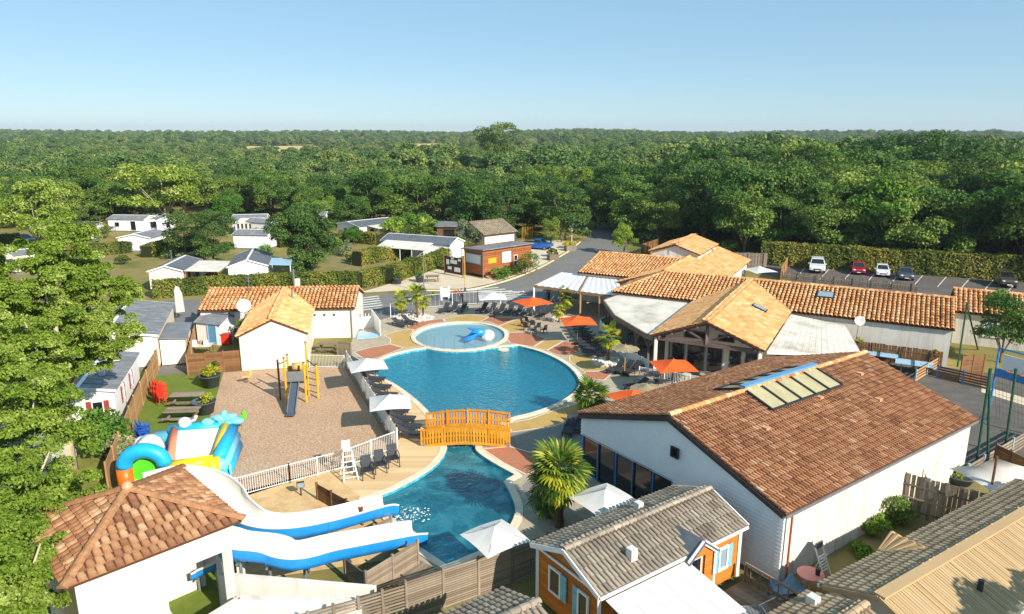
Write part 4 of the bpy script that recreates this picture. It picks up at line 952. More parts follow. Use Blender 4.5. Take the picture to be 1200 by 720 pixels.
for i, (x, y) in enumerate(cand):
    h = tree_h(x, y); key = r_.choice(KEYS[:7]) if r_.random() < .93 else 'bright'; wide = r_.uniform(.85, 1.3)
    if key == 'bright': h *= .85; wide *= .8
    if i < 285:
        u = x / y
        if key.startswith('dark'): lab, grp = 'dark green evergreen oak in the dense wood beyond the site', 'dark evergreen oaks of the wood'
        elif key == 'bright': lab, grp = 'vivid light green tree among the darker oaks of the wood', 'light green trees of the wood'
        else: lab, grp = 'mid green broad-crowned oak in the wood beyond the site', 'broad oaks of the wood'
        if u > .28: wh = 'beyond the car park hedge'
        elif u > .06: wh = 'beyond the end of the road'
        elif u > -.2: wh = 'behind the kiosk and cabins'
        else: wh = 'behind the white mobile homes'
        sz = 'tall' if h > 13 else 'mid-height' if h > 10 else 'low'; kind_ = 'evergreen oak' if key.startswith('dark') else 'light green tree' if key == 'bright' else 'broad oak'
        dp = 'on the near edge of the wood' if not any(abs(a / b - u) < .05 and b < y - 4 for a, b in cand[:i]) else 'deeper in the wood'
        place(key, (x, y, 0), h, f'{sz} {kind_} {dp} {wh}', f'{sz} {kind_}s {dp} {wh}', wide=wide)
    else: far_pts.append((x, y, 0, h * .085 * r_.uniform(.9, 1.1)))
# farther wood that reads as one mass: instanced crowns
n_far = 5600; k = 0
while k < n_far:
    y = 300 + 2300 * r_.random() ** 1.9; u = r_.uniform(-.80, .80); x = u * y
    if any(a < u < b and c < y < d for a, b, c, d in FIELDS): continue
    dens = .5 + .5 * math.sin(x * .012 + 1.3 * math.sin(y * .006)) ; 
    if y < 900 and r_.random() > .55 + .45 * dens: continue
    s = .085 * (10.5 + 2 * math.sin(x * .01)) * (1 + min(.8, max(0, (y - 500) / 900))) * r_.uniform(.75, 1.2)
    far_pts.append((x, y, terrain(x, y) - (.0 if y < 500 else 3.5 * min(1, (y - 500) / 500)), s)); k += 1
def instancer(name, pts, protos, label, cat):
    me = bpy.data.meshes.new(name); me.from_pydata([p[:3] for p in pts], [], []); a = me.attributes.new('size', 'FLOAT', 'POINT'); a.data.foreach_set('value', [p[3] for p in pts])
    o = link(name, me); tag(o, label, cat, kind='stuff')
    ng = bpy.data.node_groups.new(name, 'GeometryNodeTree'); ng.interface.new_socket('Geometry', in_out='INPUT', socket_type='NodeSocketGeometry'); ng.interface.new_socket('Geometry', in_out='OUTPUT', socket_type='NodeSocketGeometry')
    N, K = ng.nodes, ng.links; gi = N.new('NodeGroupInput'); go = N.new('NodeGroupOutput'); jn = N.new('GeometryNodeJoinGeometry')
    rv = N.new('FunctionNodeRandomValue'); rv.data_type = 'INT'; rv.inputs[4].default_value = 0; rv.inputs[5].default_value = len(protos) - 1; rv.inputs[8].default_value = 3
    for i, pm_ in enumerate(protos):
        cp = N.new('FunctionNodeCompare'); cp.data_type = 'INT'; cp.operation = 'EQUAL'; K.new(rv.outputs[2], cp.inputs[2]); cp.inputs[3].default_value = i
        ob = N.new('GeometryNodeObjectInfo'); ob.inputs[0].default_value = pm_; ob.inputs['As Instance'].default_value = True
        ip = N.new('GeometryNodeInstanceOnPoints'); K.new(gi.outputs[0], ip.inputs['Points']); K.new(cp.outputs[0], ip.inputs['Selection']); K.new(ob.outputs['Geometry'], ip.inputs['Instance'])
        na = N.new('GeometryNodeInputNamedAttribute'); na.data_type = 'FLOAT'; na.inputs[0].default_value = 'size'; K.new(na.outputs[0], ip.inputs['Scale'])
        rr = N.new('FunctionNodeRandomValue'); rr.data_type = 'FLOAT_VECTOR'; rr.inputs[0].default_value = (0, 0, 0); rr.inputs[1].default_value = (0, 0, 6.28); rr.inputs[8].default_value = i + 9; K.new(rr.outputs[0], ip.inputs['Rotation'])
        K.new(ip.outputs[0], jn.inputs[0])
    K.new(jn.outputs[0], go.inputs[0]); o.modifiers.new('scatter', 'NODES').node_group = ng; return o
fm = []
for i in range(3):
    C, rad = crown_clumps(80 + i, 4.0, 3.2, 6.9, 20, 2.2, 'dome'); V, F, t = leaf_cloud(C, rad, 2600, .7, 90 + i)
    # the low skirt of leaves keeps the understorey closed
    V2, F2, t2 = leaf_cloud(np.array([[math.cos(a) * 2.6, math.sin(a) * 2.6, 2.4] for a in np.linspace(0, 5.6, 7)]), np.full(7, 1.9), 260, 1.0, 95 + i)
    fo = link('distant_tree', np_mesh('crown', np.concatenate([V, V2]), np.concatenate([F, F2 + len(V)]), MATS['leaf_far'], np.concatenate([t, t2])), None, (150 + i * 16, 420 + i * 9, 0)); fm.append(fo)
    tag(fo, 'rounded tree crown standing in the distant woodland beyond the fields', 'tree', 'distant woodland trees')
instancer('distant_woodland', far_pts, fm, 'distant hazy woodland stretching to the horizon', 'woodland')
# undergrowth along the near edge of the wood
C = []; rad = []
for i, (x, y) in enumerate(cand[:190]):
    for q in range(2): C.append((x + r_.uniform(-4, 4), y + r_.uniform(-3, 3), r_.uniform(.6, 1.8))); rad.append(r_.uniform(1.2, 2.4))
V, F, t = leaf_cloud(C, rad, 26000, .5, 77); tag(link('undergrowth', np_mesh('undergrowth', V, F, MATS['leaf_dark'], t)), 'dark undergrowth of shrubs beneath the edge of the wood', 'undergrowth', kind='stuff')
# fields of stubble in the gaps
for a, b, c, d in FIELDS:
    me = bpy.data.meshes.new('field'); vs = []; fs = []; n = 14
    for j in range(n + 1):
        y = c + (d - c) * j / n
        for i in range(3): x = y * (a + (b - a) * i / 2); vs.append((x, y, terrain(x, y) + 1.2))
    for j in range(n):
        for i in range(2): q = j * 3 + i; fs.append((q, q + 1, q + 4, q + 3))
    me.from_pydata(vs, [], fs); me.materials.append(MATS['field']); tag(link('field', me), kind='structure')
# ---------------------------------------------------------------- hedges
hedge('long clipped photinia hedge along the back of the car park', [(37.2, 104.6), (50, 99.3), (66, 92.6), (84, 85.2)], 2.0, 3.2, 3, dens=75, leaf=.24)
hedge('clipped hedge running behind the amenity block and the back lane', G2((180, 349), (240, 344), (330, 339), (420, 337), (455, 330), (488, 318)), 1.8, 1.9, 5, dens=90, leaf=.2)
hedge('curved clipped hedge beside the notice boards', G2((455, 333), (480, 323), (505, 315), (522, 307), (545, 297)), 1.5, 2.0, 6, dens=90, leaf=.2)
hedge('short hedge in front of the long white mobile home', G2((418, 312), (440, 307), (478, 303)), 1.9, 2.1, 8, dens=90, leaf=.2)
hedge('hedge below the beige mobile home at the wood edge', G2((398, 284), (418, 284), (445, 287)), 1.8, 1.9, 9, dens=80, leaf=.22)
hedge('clipped hedge beside the yellow-green plane tree and lawn', G2((-10, 291), (25, 288)), 2.0, 2.0, 10, dens=80, leaf=.22)
hedge('low hedge between the white cabins and the slate-roofed mobile home', G2((172, 302), (190, 296), (206, 292)), 1.8, 1.8, 11, dens=80, leaf=.22)
hedge('low hedge along the garden path behind the veranda home', G2((208, 300), (232, 297), (256, 296)), 1.6, 1.5, 12, dens=70, leaf=.24)
hedge('olive hedge between the low white cabin and the round plane tree', G2((105, 300), (140, 297), (168, 293)), 1.8, 1.7, 13, dens=70, leaf=.24)
hedge('hedge strip behind the dense domed tree', G2((325, 290), (350, 287), (385, 286)), 1.8, 1.6, 14, dens=70, leaf=.24)
hedge('hedge at the back of the pale cabins under the plane tree', G2((120, 262), (160, 262), (180, 264)), 1.8, 1.8, 15, dens=60, leaf=.28)
gr_ = random.Random(8)
for q in range(26):
    u, v = gr_.uniform(60, 430), gr_.uniform(258, 312)
    if any(abs(u - a) < 24 and abs(v - b) < 22 for a, b in ((185, 325), (225, 325), (290, 318), (360, 310), (195, 272), (190, 258), (292, 262), (410, 268), (170, 262))): continue
    lm = gr_.choice(['leaf_dark', 'leaf_hedge', 'leaf_bright', 'leaf_grey']); nm = {'leaf_grey': 'silvery', 'leaf_hedge': 'olive', 'leaf_bright': 'light green', 'leaf_dark': 'dark green'}[lm]
    bush('shrub', f'{nm} garden shrub on the grass between the mobile homes', G(u, v), gr_.uniform(1.0, 2.1), gr_.uniform(1.2, 2.8), lm, 900, 700 + q, .22, group=f'{nm} garden shrubs between the mobile homes')
for k_, (u, v, rx, h, lm) in enumerate([(296, 281, 1.6, 2.4, 'leaf_grey'), (313, 277, 1.6, 2.0, 'leaf_hedge'), (248, 322, 1.3, 2.2, 'leaf_grey'), (252, 332, 1.2, 2.0, 'leaf_hedge'), (222, 305, 1.5, 1.3, 'leaf_grey'), (310, 300, 2.2, 1.4, 'leaf_bright'), (404, 300, 1.5, 2.4, 'leaf_grey'), (413, 306, 1.0, 1.0, 'leaf_hedge'), (230, 301, 1.8, 1.4, 'leaf_dark'), (265, 297, 1.2, 2.2, 'leaf_bright')]):
    nm = {'leaf_grey': 'silvery grey-green', 'leaf_hedge': 'olive green', 'leaf_bright': 'light green', 'leaf_dark': 'dark green'}[lm]
    wh = ['beside the striped awning cabin', 'next to the silvery shrub by the awning', 'beside the timber deck', 'in front of the timber deck pair', 'along the garden path', 'in front of the blue-roofed cabin', 'against the dense dark tree', 'round and low on the dry lawn', 'at the foot of the dark airy tree', 'tall one by the garden gate'][k_]
    bush('shrub', f'{nm} shrub {wh}', G(u, v), rx, h, lm, 900, 200 + k_, .22)
# ================================================================ mobile homes and cabins
def plain_roof(root, f, L, W, eave, ridge, axis, m, o=.18, og=.15, trim='white_paint', ridge_m=None):
    if axis == 's': half, A = W / 2, lambda x, w, z: f(x, W / 2 + w, z); n = L
    else: half, A = L / 2, lambda x, w, z: f(L / 2 - w, x, z); n = W
    k = (ridge - eave) / half; r = []
    for sg in (-1, 1):
        w = sg * (half + o); z = eave - k * o + .05
        r.append(MB().slab([A(-og, w, z), A(n + og, w, z), A(n + og, 0, ridge + .05), A(-og, 0, ridge + .05)], .07).build('roof_slope', m, root))
        M = MB(); cnt = max(3, int((n + 2 * og) / .9))
        for i in range(cnt + 1): x = -og + (n + 2 * og) * i / cnt; M.bar(A(x, w, z + .01), A(x, 0, ridge + .06), .03, .05)
        tag(M.build('roof_seam', m, r[-1]), kind='stuff')
        for x in (-og - .02, n + og + .02): MB().bar(A(x, w, z - .04), A(x, sg * .03, ridge), .05, .16).build('barge_board', trim, root)
    MB().bar(A(-og, 0, ridge + .07), A(n + og, 0, ridge + .07), .26, .05).build('ridge_cap', ridge_m or trim, root); return r
def right_side(pf, pb, z, w):
    """frame whose right-hand wall runs from photo pixel pf (front) to pb (back)"""
    a, b = G(*pf, z), G(*pb, z); d = (b - a).xy.normalized(); u = Vector((d.y, -d.x)); return Fr(a.xy - u * w, math.atan2(u.y, u.x))
def mhome(label, pl, pr, depth, axis, eave=2.55, ridge=3.15, wall='white_siding', roof='roof_slate', wins=(), group=None, name='mobile_home', ridge_m=None):
    """pl, pr: photo pixels of the front eave ends"""
    if isinstance(pl, Fr): f, L = pl, pr
    else: a, b = G(*pl, eave), G(*pr, eave); f = frame_from(a, b); L = (b - a).length
    root = empty(name, (0, 0, 0), 0, label, 'mobile home', group)
    gable_walls(root, f, 0, L, 0, depth, eave, ridge - .03, axis, wall, z0=.3); plain_roof(root, f, L, depth, eave, ridge, axis, roof, ridge_m=ridge_m)
    MB().prism([f(.1, .1).xy, f(L - .1, .1).xy, f(L - .1, depth - .1).xy, f(.1, depth - .1).xy], 0, .34).build('skirt', 'roof_grey', root)
    for face, x, z, w, h, sh in wins:
        if face == 'f': opening(root, f(x * L, -.01, z), -f.b, w, h, shutters=sh)
        elif face == 'r': opening(root, f(L + .01, x * depth, z), f.a, w, h, shutters=sh)
        else: opening(root, f(-.01, x * depth, z), -f.a, w, h, shutters=sh)
    return root, f, L
h, f, L = mhome('cream mobile home with slate blue roof and timber veranda behind the hedge', Fr(G(174, 318, 2.55).xy, R(6)), 3.9, 7.5, 't', wall='cream', roof='roof_slate', wins=[('r', .3, 1.5, 1.2, 1.1, None), ('r', .7, 1.3, 1.4, 1.9, None)])
MB().slab([f(L + .1, .3, 2.45), f(L + 4.3, .3, 2.3), f(L + 4.3, 6.6, 2.5), f(L + .1, 6.6, 2.65)], .06).build('veranda_canopy', 'membrane', h)
MB().prism([f(L + .05, .2).xy, f(L + 4.6, .2).xy, f(L + 4.6, 6.5).xy, f(L + .05, 6.5).xy], 0, .42).build('veranda_deck', 'wood_red', h)
for x, y in ((L + .3, .35), (L + 4.2, .35), (L + 4.2, 6.4)): MB().bar(f(x, y, .4), f(x, y, 2.3), .1).build('post', 'wood_red', h)
for i in range(14): MB().bar(f(L + .3 + i * .32, .28, .42), f(L + .3 + i * .32, .28, 1.3), .1, .03).build('baluster', 'wood_red', h)
MB().bar(f(L + .1, .28, 1.32), f(L + 4.6, .28, 1.32), .1, .06).build('rail', 'wood_red', h)
h, f, L = mhome('white gabled mobile home with dark blue roof and pale ridge strip by the dark tree', (267, 313), (313, 311), 9.0, 't', eave=2.5, ridge=3.3, roof='roof_slate', wins=[('l', .4, 1.5, 1, 1, None)])
MB().slab([f(L + .2, .5, 2.5), f(L + 2.9, .5, 2.3), f(L + 2.9, 5.2, 2.4), f(L + .2, 5.2, 2.6)], .06).build('side_awning', 'blue_pale', h)
for x, y in ((L + 2.8, .6), (L + 2.8, 5.1)): MB().bar(f(x, y, 0), f(x, y, 2.3), .1).build('post', 'metal_white', h)
h, f, L = mhome('beige mobile home with dark roof and porch against the wood', (395, 262), (421, 266), 9, 't', wall='cream', wins=[('f', .4, 1.5, 1.1, 1.1, None), ('r', .3, 1.5, .9, 1.1, None)])
MB().slab([f(L + .1, 1.6, 2.6), f(L + 3.6, 1.6, 2.4), f(L + 3.6, 6.2, 2.5), f(L + .1, 6.2, 2.7)], .06).build('porch_canopy', 'membrane', h)
for y in (1.8, 6): MB().bar(f(L + 3.4, y, 0), f(L + 3.4, y, 2.45), .12).build('post', 'wood_grey_v', h)
h, f, L = mhome('long white mobile home with slate roof and striped front awning', (447, 282), (527, 287.5), 4.6, 's', eave=2.6, ridge=3.4, wins=[('f', .06, 1.7, .5, .5, None), ('f', .9, 1.3, .8, 1.9, None)])
for i in range(9):
    a, b = L * (.07 + .078 * i), L * (.07 + .078 * (i + .97)); MB().slab([f(a, -2.9, 2.05), f(b, -2.9, 2.05), f(b, .1, 2.75), f(a, .1, 2.75)], .04).build('awning_strip', 'white_cloth' if i % 2 else 'membrane', h)
for i in range(5): MB().bar(f(L * (.08 + .17 * i), -2.8, 0), f(L * (.08 + .17 * i), -2.8, 2.0), .08).build('post', 'metal_white', h)
MB().slab([f(L * .77, -2.8, 1.95), f(L * .77, -.1, 2.5), f(L * .77, -.1, .2), f(L * .77, -2.8, .2)], .04).build('side_curtain', 'white_cloth', h)
h, f, L = mhome('pale cabin with brown striped awning walls by the garden path', (272, 258), (312, 257), 5, 's', eave=2.6, ridge=3.3, roof='roof_grey')
MB().slab([f(L * .15, -3.6, 2.3), f(L * 1.02, -3.6, 2.3), f(L * .95, .2, 2.9), f(L * .25, .2, 2.9)], .05).build('awning', 'membrane', h)
for i in range(12): MB().slab([f(L * .16 + i * .36, -3.5, .1), f(L * .16 + i * .36 + .3, -3.5, .1), f(L * .16 + i * .36 + .3, -3.5, 2.2), f(L * .16 + i * .36, -3.5, 2.2)], .03).build('awning_stripe', 'door_dark' if i % 2 else 'white_cloth', h)
mhome('small white cabin with grey pitched roof half hidden by the airy tree', (183, 259), (205, 258), 6, 't', eave=2.5, ridge=3.2, roof='roof_grey', wins=[('f', .6, 1.5, .8, .9, None)])
mhome('low white cabin with shallow grey roof below the plane tree', (176, 279), (199, 273), 5.5, 's', eave=2.4, ridge=3.0, roof='roof_grey', wins=[('f', .75, 1.4, 1.0, .8, None)])
mhome('pale cabin with flat canopy beneath the broad plane tree', (160, 258), (188, 256), 4.5, 's', eave=2.4, ridge=2.8, roof='roof_grey', wins=[('f', .7, 1.3, 1.6, 1.3, None)])
mhome('narrow white cabin behind the dense dark domed tree', (313, 276), (326, 272), 6, 't', eave=2.5, ridge=3.1, roof='roof_grey')
mhome('white cabin with small porch window beyond the striped awning cabin', (316, 262), (329, 260), 6, 't', eave=2.5, ridge=3.1, roof='roof_grey')
h, f, L = mhome('white mobile home with flat white awning beside the clipped hedge lawn', (15, 300), (46, 296), 4, 's', eave=2.6, ridge=3.0, roof='roof_grey', wall='white_render')
MB().slab([f(-7, -1.5, 2.5), f(-.2, -1.5, 2.55), f(-.2, 2.5, 2.7), f(-7, 2.5, 2.65)], .08).build('flat_awning', 'membrane', h)
for x in (-6.8, -3.5): MB().bar(f(x, -1.3, 0), f(x, -1.3, 2.45), .12).build('post', 'metal_white', h)
for lab, (u, v), rr in (('pale cabin at the lawn edge behind the towering plane trees', (60, 283), R(8)), ('white cabin with grey roof between the dark oak and the olive hedge', (128, 272), R(-6)), ('grey-roofed white cabin beyond the dense domed tree', (338, 268), R(5))):
    mhome(lab, Fr(G(u, v).xy, rr), 7.5, 4.2, 's', eave=2.5, ridge=3.1, roof='roof_grey', wins=[('f', .25, 1.5, 1.1, 1.0, None), ('f', .7, 1.3, 1.2, 1.9, None)])
# near left homes
h, f, L = mhome('white mobile home with grey roof and red shutters beside the board fence', right_side((133, 457), (160, 415), 2.75, 4.1), 4.1, 8.2, 't', eave=2.75, ridge=3.1, roof='roof_grey', wins=[('r', .28, 1.75, .55, 1.15, 'shutter_red'), ('r', .62, 1.75, .55, 1.15, 'shutter_red'), ('f', .75, 1.5, .7, 1.2, 'shutter_red')])
for x, y, s in ((L * .72, 2.6, .35), (L * .78, 5.9, .45)): MB().box(f(x, y, 3.2), (s, s, .35), rz=f.ang).build('roof_vent', 'plastic_white', h)
h, f, L = mhome('cream mobile home with wide grey roof and small porch by the alley', right_side((183, 393), (205, 351), 2.9, 7.2), 7.2, 11.5, 't', eave=2.9, ridge=3.5, wall='cream', roof='roof_grey', wins=[('f', .55, 1.6, 1.0, .9, None), ('r', .6, 1.5, .9, 1.0, None)])
MB().slab([f(L + .15, .4, 2.5), f(L + 2.2, .4, 2.35), f(L + 2.2, 5.6, 2.4), f(L + .15, 5.6, 2.55)], .08).build('porch_roof', 'roof_grey', h)
gable_walls(h, f, L + .1, L + 2.0, .6, 5.4, 2.3, 2.34, 's', 'cream', z0=.1, name='porch_wall'); opening(h, f(L + 2.02, 2.2, 1.3), f.a, .9, 1.8, 'wood_tan', 'glass', name='porch_door')
mhome('pale mobile home with a single window below the plane tree branches', Fr((-27.6, 30.6), R(17)), 4.0, 7.5, 't', eave=2.6, ridge=3.0, wall='cream', roof='roof_grey', wins=[('f', .5, 1.6, .9, 1.0, None), ('r', .5, 1.5, .8, 1, None)])
# feather banner at the alley mouth
fb = empty('feather_banner', G(207, 372), 0, 'white feather banner flag at the end of the alley', 'banner')
M = MB(); pr = [(0, .5), (.05, 2.9), (.25, 3.4), (.55, 3.3), (.85, 2.6), (.95, .6)]; M.add([(x, 0, z) for x, z in pr] + [(x, .03, z) for x, z in pr], [tuple(range(6)), tuple(range(11, 5, -1))] + [(i, 6 + i, 6 + (i + 1) % 6, (i + 1) % 6) for i in range(6)]); M.build('flag', 'white_cloth', fb)
MB().tube([(0, .015, 0), (0, .015, 2.9), (.22, .015, 3.45)], .025, 6).build('pole', 'metal_grey', fb); MB().lathe([(.3, 0), (.28, .08), (.05, .1)], n=12).build('foot', 'metal_dark', fb)
# kiosk
kf = frame_from(G(544, 321), G(566, 326)); KL = (G(566, 326) - G(544, 321)).length; KH = .7; ks = empty('kiosk', (0, 0, 0), 0, 'wood clad kiosk with grey flat roof, steps and yellow sign', 'kiosk')
KD = 9.0
MB().prism([kf(0, 0).xy, kf(KL, 0).xy, kf(KL, KD).xy, kf(0, KD).xy], .35, 3.0 + KH).build('wall', 'wood_red', ks)
for i in range(11):
    z = .5 + i * .29
    MB().b2((0, 0, 0), (1, 1, 1)) ; MB().bar(kf(KL + .03, .1, z), kf(KL + .03, KD - .1, z), .05, .26).build('cladding_board', 'wood_red', ks)
MB().slab([kf(-.3, -.3, 2.95 + KH), kf(KL + .4, -.3, 3.2 + KH), kf(KL + .4, KD + .2, 3.2 + KH), kf(-.3, KD + .2, 2.95 + KH)], .14).build('roof', 'roof_grey', ks)
opening(ks, kf(KL * .5, -.02, 2.4), -kf.b, KL * .8, 1.4, 'metal_grey', 'paper', name='white_board'); opening(ks, kf(KL + .06, 4.2, 2.4), kf.a, 1.6, 1.5, 'metal_white', 'paper', name='white_panel')
for z in (1.2, 2.1): opening(ks, kf(KL + .06, 5.9, z), kf.a, .7, .8, 'metal_white', 'glass')
MB().box(kf(KL + .09, 1.6, 2.2), (.06, 1.4, .7), rz=kf.ang).build('sign_board', 'sign_yellow', ks)
for i in range(3): MB().box(kf(KL + .4 + i * .3, .9, .28 - i * .1), (.3, 1.6, .1), rz=kf.ang).build('step', 'wood_tan', ks)
for x, y in ((-.2, -.2), (KL + .3, -.2)): MB().bar(kf(x, y, 0), kf(x, y, 3.6), .1).build('post', 'metal_grey', ks)
nb = empty('notice_board', (0, 0, 0), 0, 'brown timber notice board covered with pinned white posters', 'notice board'); nf = frame_from(G(521, 322), G(543, 326))
NL = (G(543, 326) - G(521, 322)).length; MB().bar(nf(0, 0, 1.5), nf(NL, 0, 1.5), .1, 2.3).build('panel', 'door_dark', nb)
for x in (.05, NL - .05): MB().bar(nf(x, 0, 0), nf(x, 0, 2.8), .14).build('post', 'wood_brown', nb)
for x, z, w, h_ in ((.2, 1.9, .14, .7), (.52, 2.0, .34, .5), (.82, 2.35, .14, .3), (.3, 1.1, .2, .4), (.7, 1.0, .3, .6), (.45, 2.45, .12, .25)): MB().box(nf(x * NL, -.07, z), (w * NL, .02, h_), rz=nf.ang).build('poster', 'paper', nb)
# beige gabled building and flat grey one at the wood edge
bg_ = empty('gabled_cabin', (0, 0, 0), 0, 'beige tiled cabin with dark framed gable beside an orange panel', 'building'); bf = frame_from(G(568, 276, 2.3), G(605, 272, 2.3)); BL = (G(605, 272, 2.3) - G(568, 276, 2.3)).length
gable_walls(bg_, bf, 0, BL, 0, 8, 2.3, 3.9, 's', 'cream'); gable_roof(bg_, bf, 0, BL, 0, 8, 2.3, 3.95, 's', 'tile_hut', .4, .45, o=.3, og=.3, seed=66)
opening(bg_, bf(BL + .02, 3.5, 1.5), bf.a, 1.8, 2, 'metal_dark', 'glass')
op = empty('orange_panel', (0, 0, 0), 0, 'upright orange wooden screen panel next to the beige cabin', 'panel')
for i in range(7): MB().bar(G(612, 289) + Vector((i * .28, -i * .05, .2)), G(612, 289) + Vector((i * .28, -i * .05, 3.4)), .26, .06).build('board', 'bridge_wood', op)
fg = empty('flat_roof_block', (0, 0, 0), 0, 'low grey flat-roofed block with rubble wall against the wood', 'building'); ff = frame_from(G(512, 266, 2.6), G(559, 266, 2.6)); FL = (G(559, 266, 2.6) - G(512, 266, 2.6)).length
MB().prism([ff(0, 0).xy, ff(FL, 0).xy, ff(FL, 6).xy, ff(0, 6).xy], 0, 2.6).build('wall', 'wood_brown', fg); MB().prism([ff(-.4, -.4).xy, ff(FL + .4, -.4).xy, ff(FL + .4, 6.4).xy, ff(-.4, 6.4).xy], 2.62, 2.85).build('roof', 'roof_grey', fg); opening(fg, ff(FL * .3, -.01, 1.3), -ff.b, 2, 1.8, 'metal_dark', 'glass', name='door')
# ---------------------------------------------------------------- timber chalet in front
CH = Fr((3.2, 22.55), math.atan2(.572, .82)); CL, CW, CE, CR = 8.0, 3.75, 2.75, 3.45
ch = empty('timber_chalet', (0, 0, 0), 0, 'orange-brown timber mobile home with grey tile-profile roof and pale blue shutters', 'mobile home')
gable_walls(ch, CH, .05, CL - .05, .05, CW - .05, CE - .05, CR - .06, 's', 'wood_brown', z0=.35)
chr_ = gable_roof(ch, CH, 0, CL, 0, CW, CE, CR, 's', 'tile_grey', .215, .42, o=.2, og=.2, seed=71, under='roof_slate', clump=.05, hgt=.3, capm='tile_grey')
MB().bar(CH(-.2, CW / 2, CR + .16), CH(CL + .2, CW / 2, CR + .16), .3, .05).build('ridge_cap', 'tile_grey', ch)
def boards(root, f, s0, s1, t0, t1, z0, z1, eave, ridge, m, step=.145):
    """lapped boards on the left gable (s = s0) and the front (t = t0) and right gable"""
    z = z0
    while z < ridge - .1:
        zz = z + step
        k = max(0, (zz - eave) / (ridge - eave)) * (t1 - t0) / 2
        for s_, sg in ((s0, -1), (s1, 1)):
            if t1 - t0 - 2 * k > .3:
                A, B = f(s_ + sg * .012, t0 + k, z), f(s_ + sg * .012, t1 - k, z); o = Vector((*(f.a * sg * .028), 0)); u = Vector((0, 0, step))
                MB().add([A, B, B + u, A + u, A + o, B + o, B + u + o * .2, A + u + o * .2], [(0, 1, 2, 3), (7, 6, 5, 4), (0, 4, 5, 1), (1, 5, 6, 2), (2, 6, 7, 3), (3, 7, 4, 0)]).build('siding_board', m, root)
        if z < eave - .1:
            A, B = f(s0, t0 - .012, z), f(s1, t0 - .012, z); o = Vector((*(-f.b * .028), 0)); u = Vector((0, 0, step))
            MB().add([A, B, B + u, A + u, A + o, B + o, B + u + o * .2, A + u + o * .2], [(0, 1, 2, 3), (7, 6, 5, 4), (0, 4, 5, 1), (1, 5, 6, 2), (2, 6, 7, 3), (3, 7, 4, 0)]).build('siding_board', m, root)
        z += step
boards(ch, CH, .05, CL - .05, .05, CW - .05, .35, CE, CE, CR - .1, 'chalet_wood')
for s_, t_ in ((0, 0), (0, CW), (CL, 0)): MB().bar(CH(s_ - .02 if s_ == 0 else s_ + .02, t_, .3), CH(s_ - .02 if s_ == 0 else s_ + .02, t_, CE + .02), .13).build('corner_trim', 'white_paint', ch)
for s_ in (-.24, CL + .24):
    for sg in (0, CW): MB().bar(CH(s_, sg + (-.2 if sg == 0 else .2), CE - .02), CH(s_, CW / 2, CR + .08), .05, .2).build('barge_board', 'white_paint', ch)
MB().bar(CH(-.05, 0, CE - .05), CH(-.05, CW, CE - .05), .06, .1).build('gable_trim', 'white_paint', ch)
MB().bar(CH(-.2, -.24, CE - .06), CH(CL + .2, -.24, CE - .06), .06, .12).build('gutter', 'white_paint', ch)
opening(ch, CH(-.03, 2.55, 1.75), -CH.a, .75, 1.15, 'white_paint', 'glass', .08, shutters=('shutter_blue', (1,))); opening(ch, CH(-.03, .85, 1.6), -CH.a, .62, 1.35, 'white_paint', 'glass', .08, shutters=('shutter_blue', (-1,)))
opening(ch, CH(6.9, -.03, 1.6), -CH.b, .6, 1.1, 'white_paint', 'glass_pale', .09, shutters='shutter_blue')
opening(ch, CH(5.05, -.03, 1.35), -CH.b, .9, 1.9, 'white_paint', 'glass', .08, name='door')
k_c = (CR - CE) / (CW / 2)
MB().box(CH(2.1, .55, CE + .55 * k_c + .32), (.32, .32, .5), rz=CH.ang).build('vent_chimney', 'plastic_white', ch); MB().box(CH(4.9, 3.0, CE + .75 * k_c + .28), (.3, .3, .3), rz=CH.ang).build('vent_chimney', 'plastic_white', ch)
# small white porch gable
pgx = 5.05
for sg in (-1, 1): MB().bar(CH(pgx + sg * .85, -.5, CE - .15), CH(pgx, -.5, CE + .5), .08, .2).build('porch_barge', 'white_paint', ch); MB().slab([CH(pgx + sg * .95, -.6, CE - .18), CH(pgx, -.6, CE + .56), CH(pgx, 1.2, CE + .56), CH(pgx + sg * .95, .4, CE - .1)], .05).build('porch_roof', 'roof_slate', ch); MB().bar(CH(pgx + sg * .8, -.45, .3), CH(pgx + sg * .8, -.45, CE - .1), .09).build('porch_post', 'white_paint', ch)
MB().add([CH(pgx - .8, -.44, CE - .15), CH(pgx + .8, -.44, CE - .15), CH(pgx, -.44, CE + .46), CH(pgx - .8, -.4, CE - .15), CH(pgx + .8, -.4, CE - .15), CH(pgx, -.4, CE + .46)], [(0, 1, 2), (5, 4, 3), (0, 3, 4, 1), (1, 4, 5, 2), (2, 5, 3, 0)]).build('porch_tympanum', 'chalet_wood', ch)
# awning over the terrace of the chalet
ca = empty('chalet_awning', (0, 0, 0), 0, 'large white awning sheet pitched over the timber chalet terrace', 'awning')
for i in range(5):
    a, b = .0 + i * .86, .0 + (i + 1) * .86 - .012; MB().slab([CH(a, -3.6, 2.05), CH(b, -3.6, 2.05), CH(b, -.32, 2.62), CH(a, -.32, 2.62)], .03).build('canvas_strip', 'white_cloth', ca)
for x in (.1, 4.2): MB().bar(CH(x, -3.5, 0), CH(x, -3.5, 2.0), .07).build('post', 'metal_white', ca)
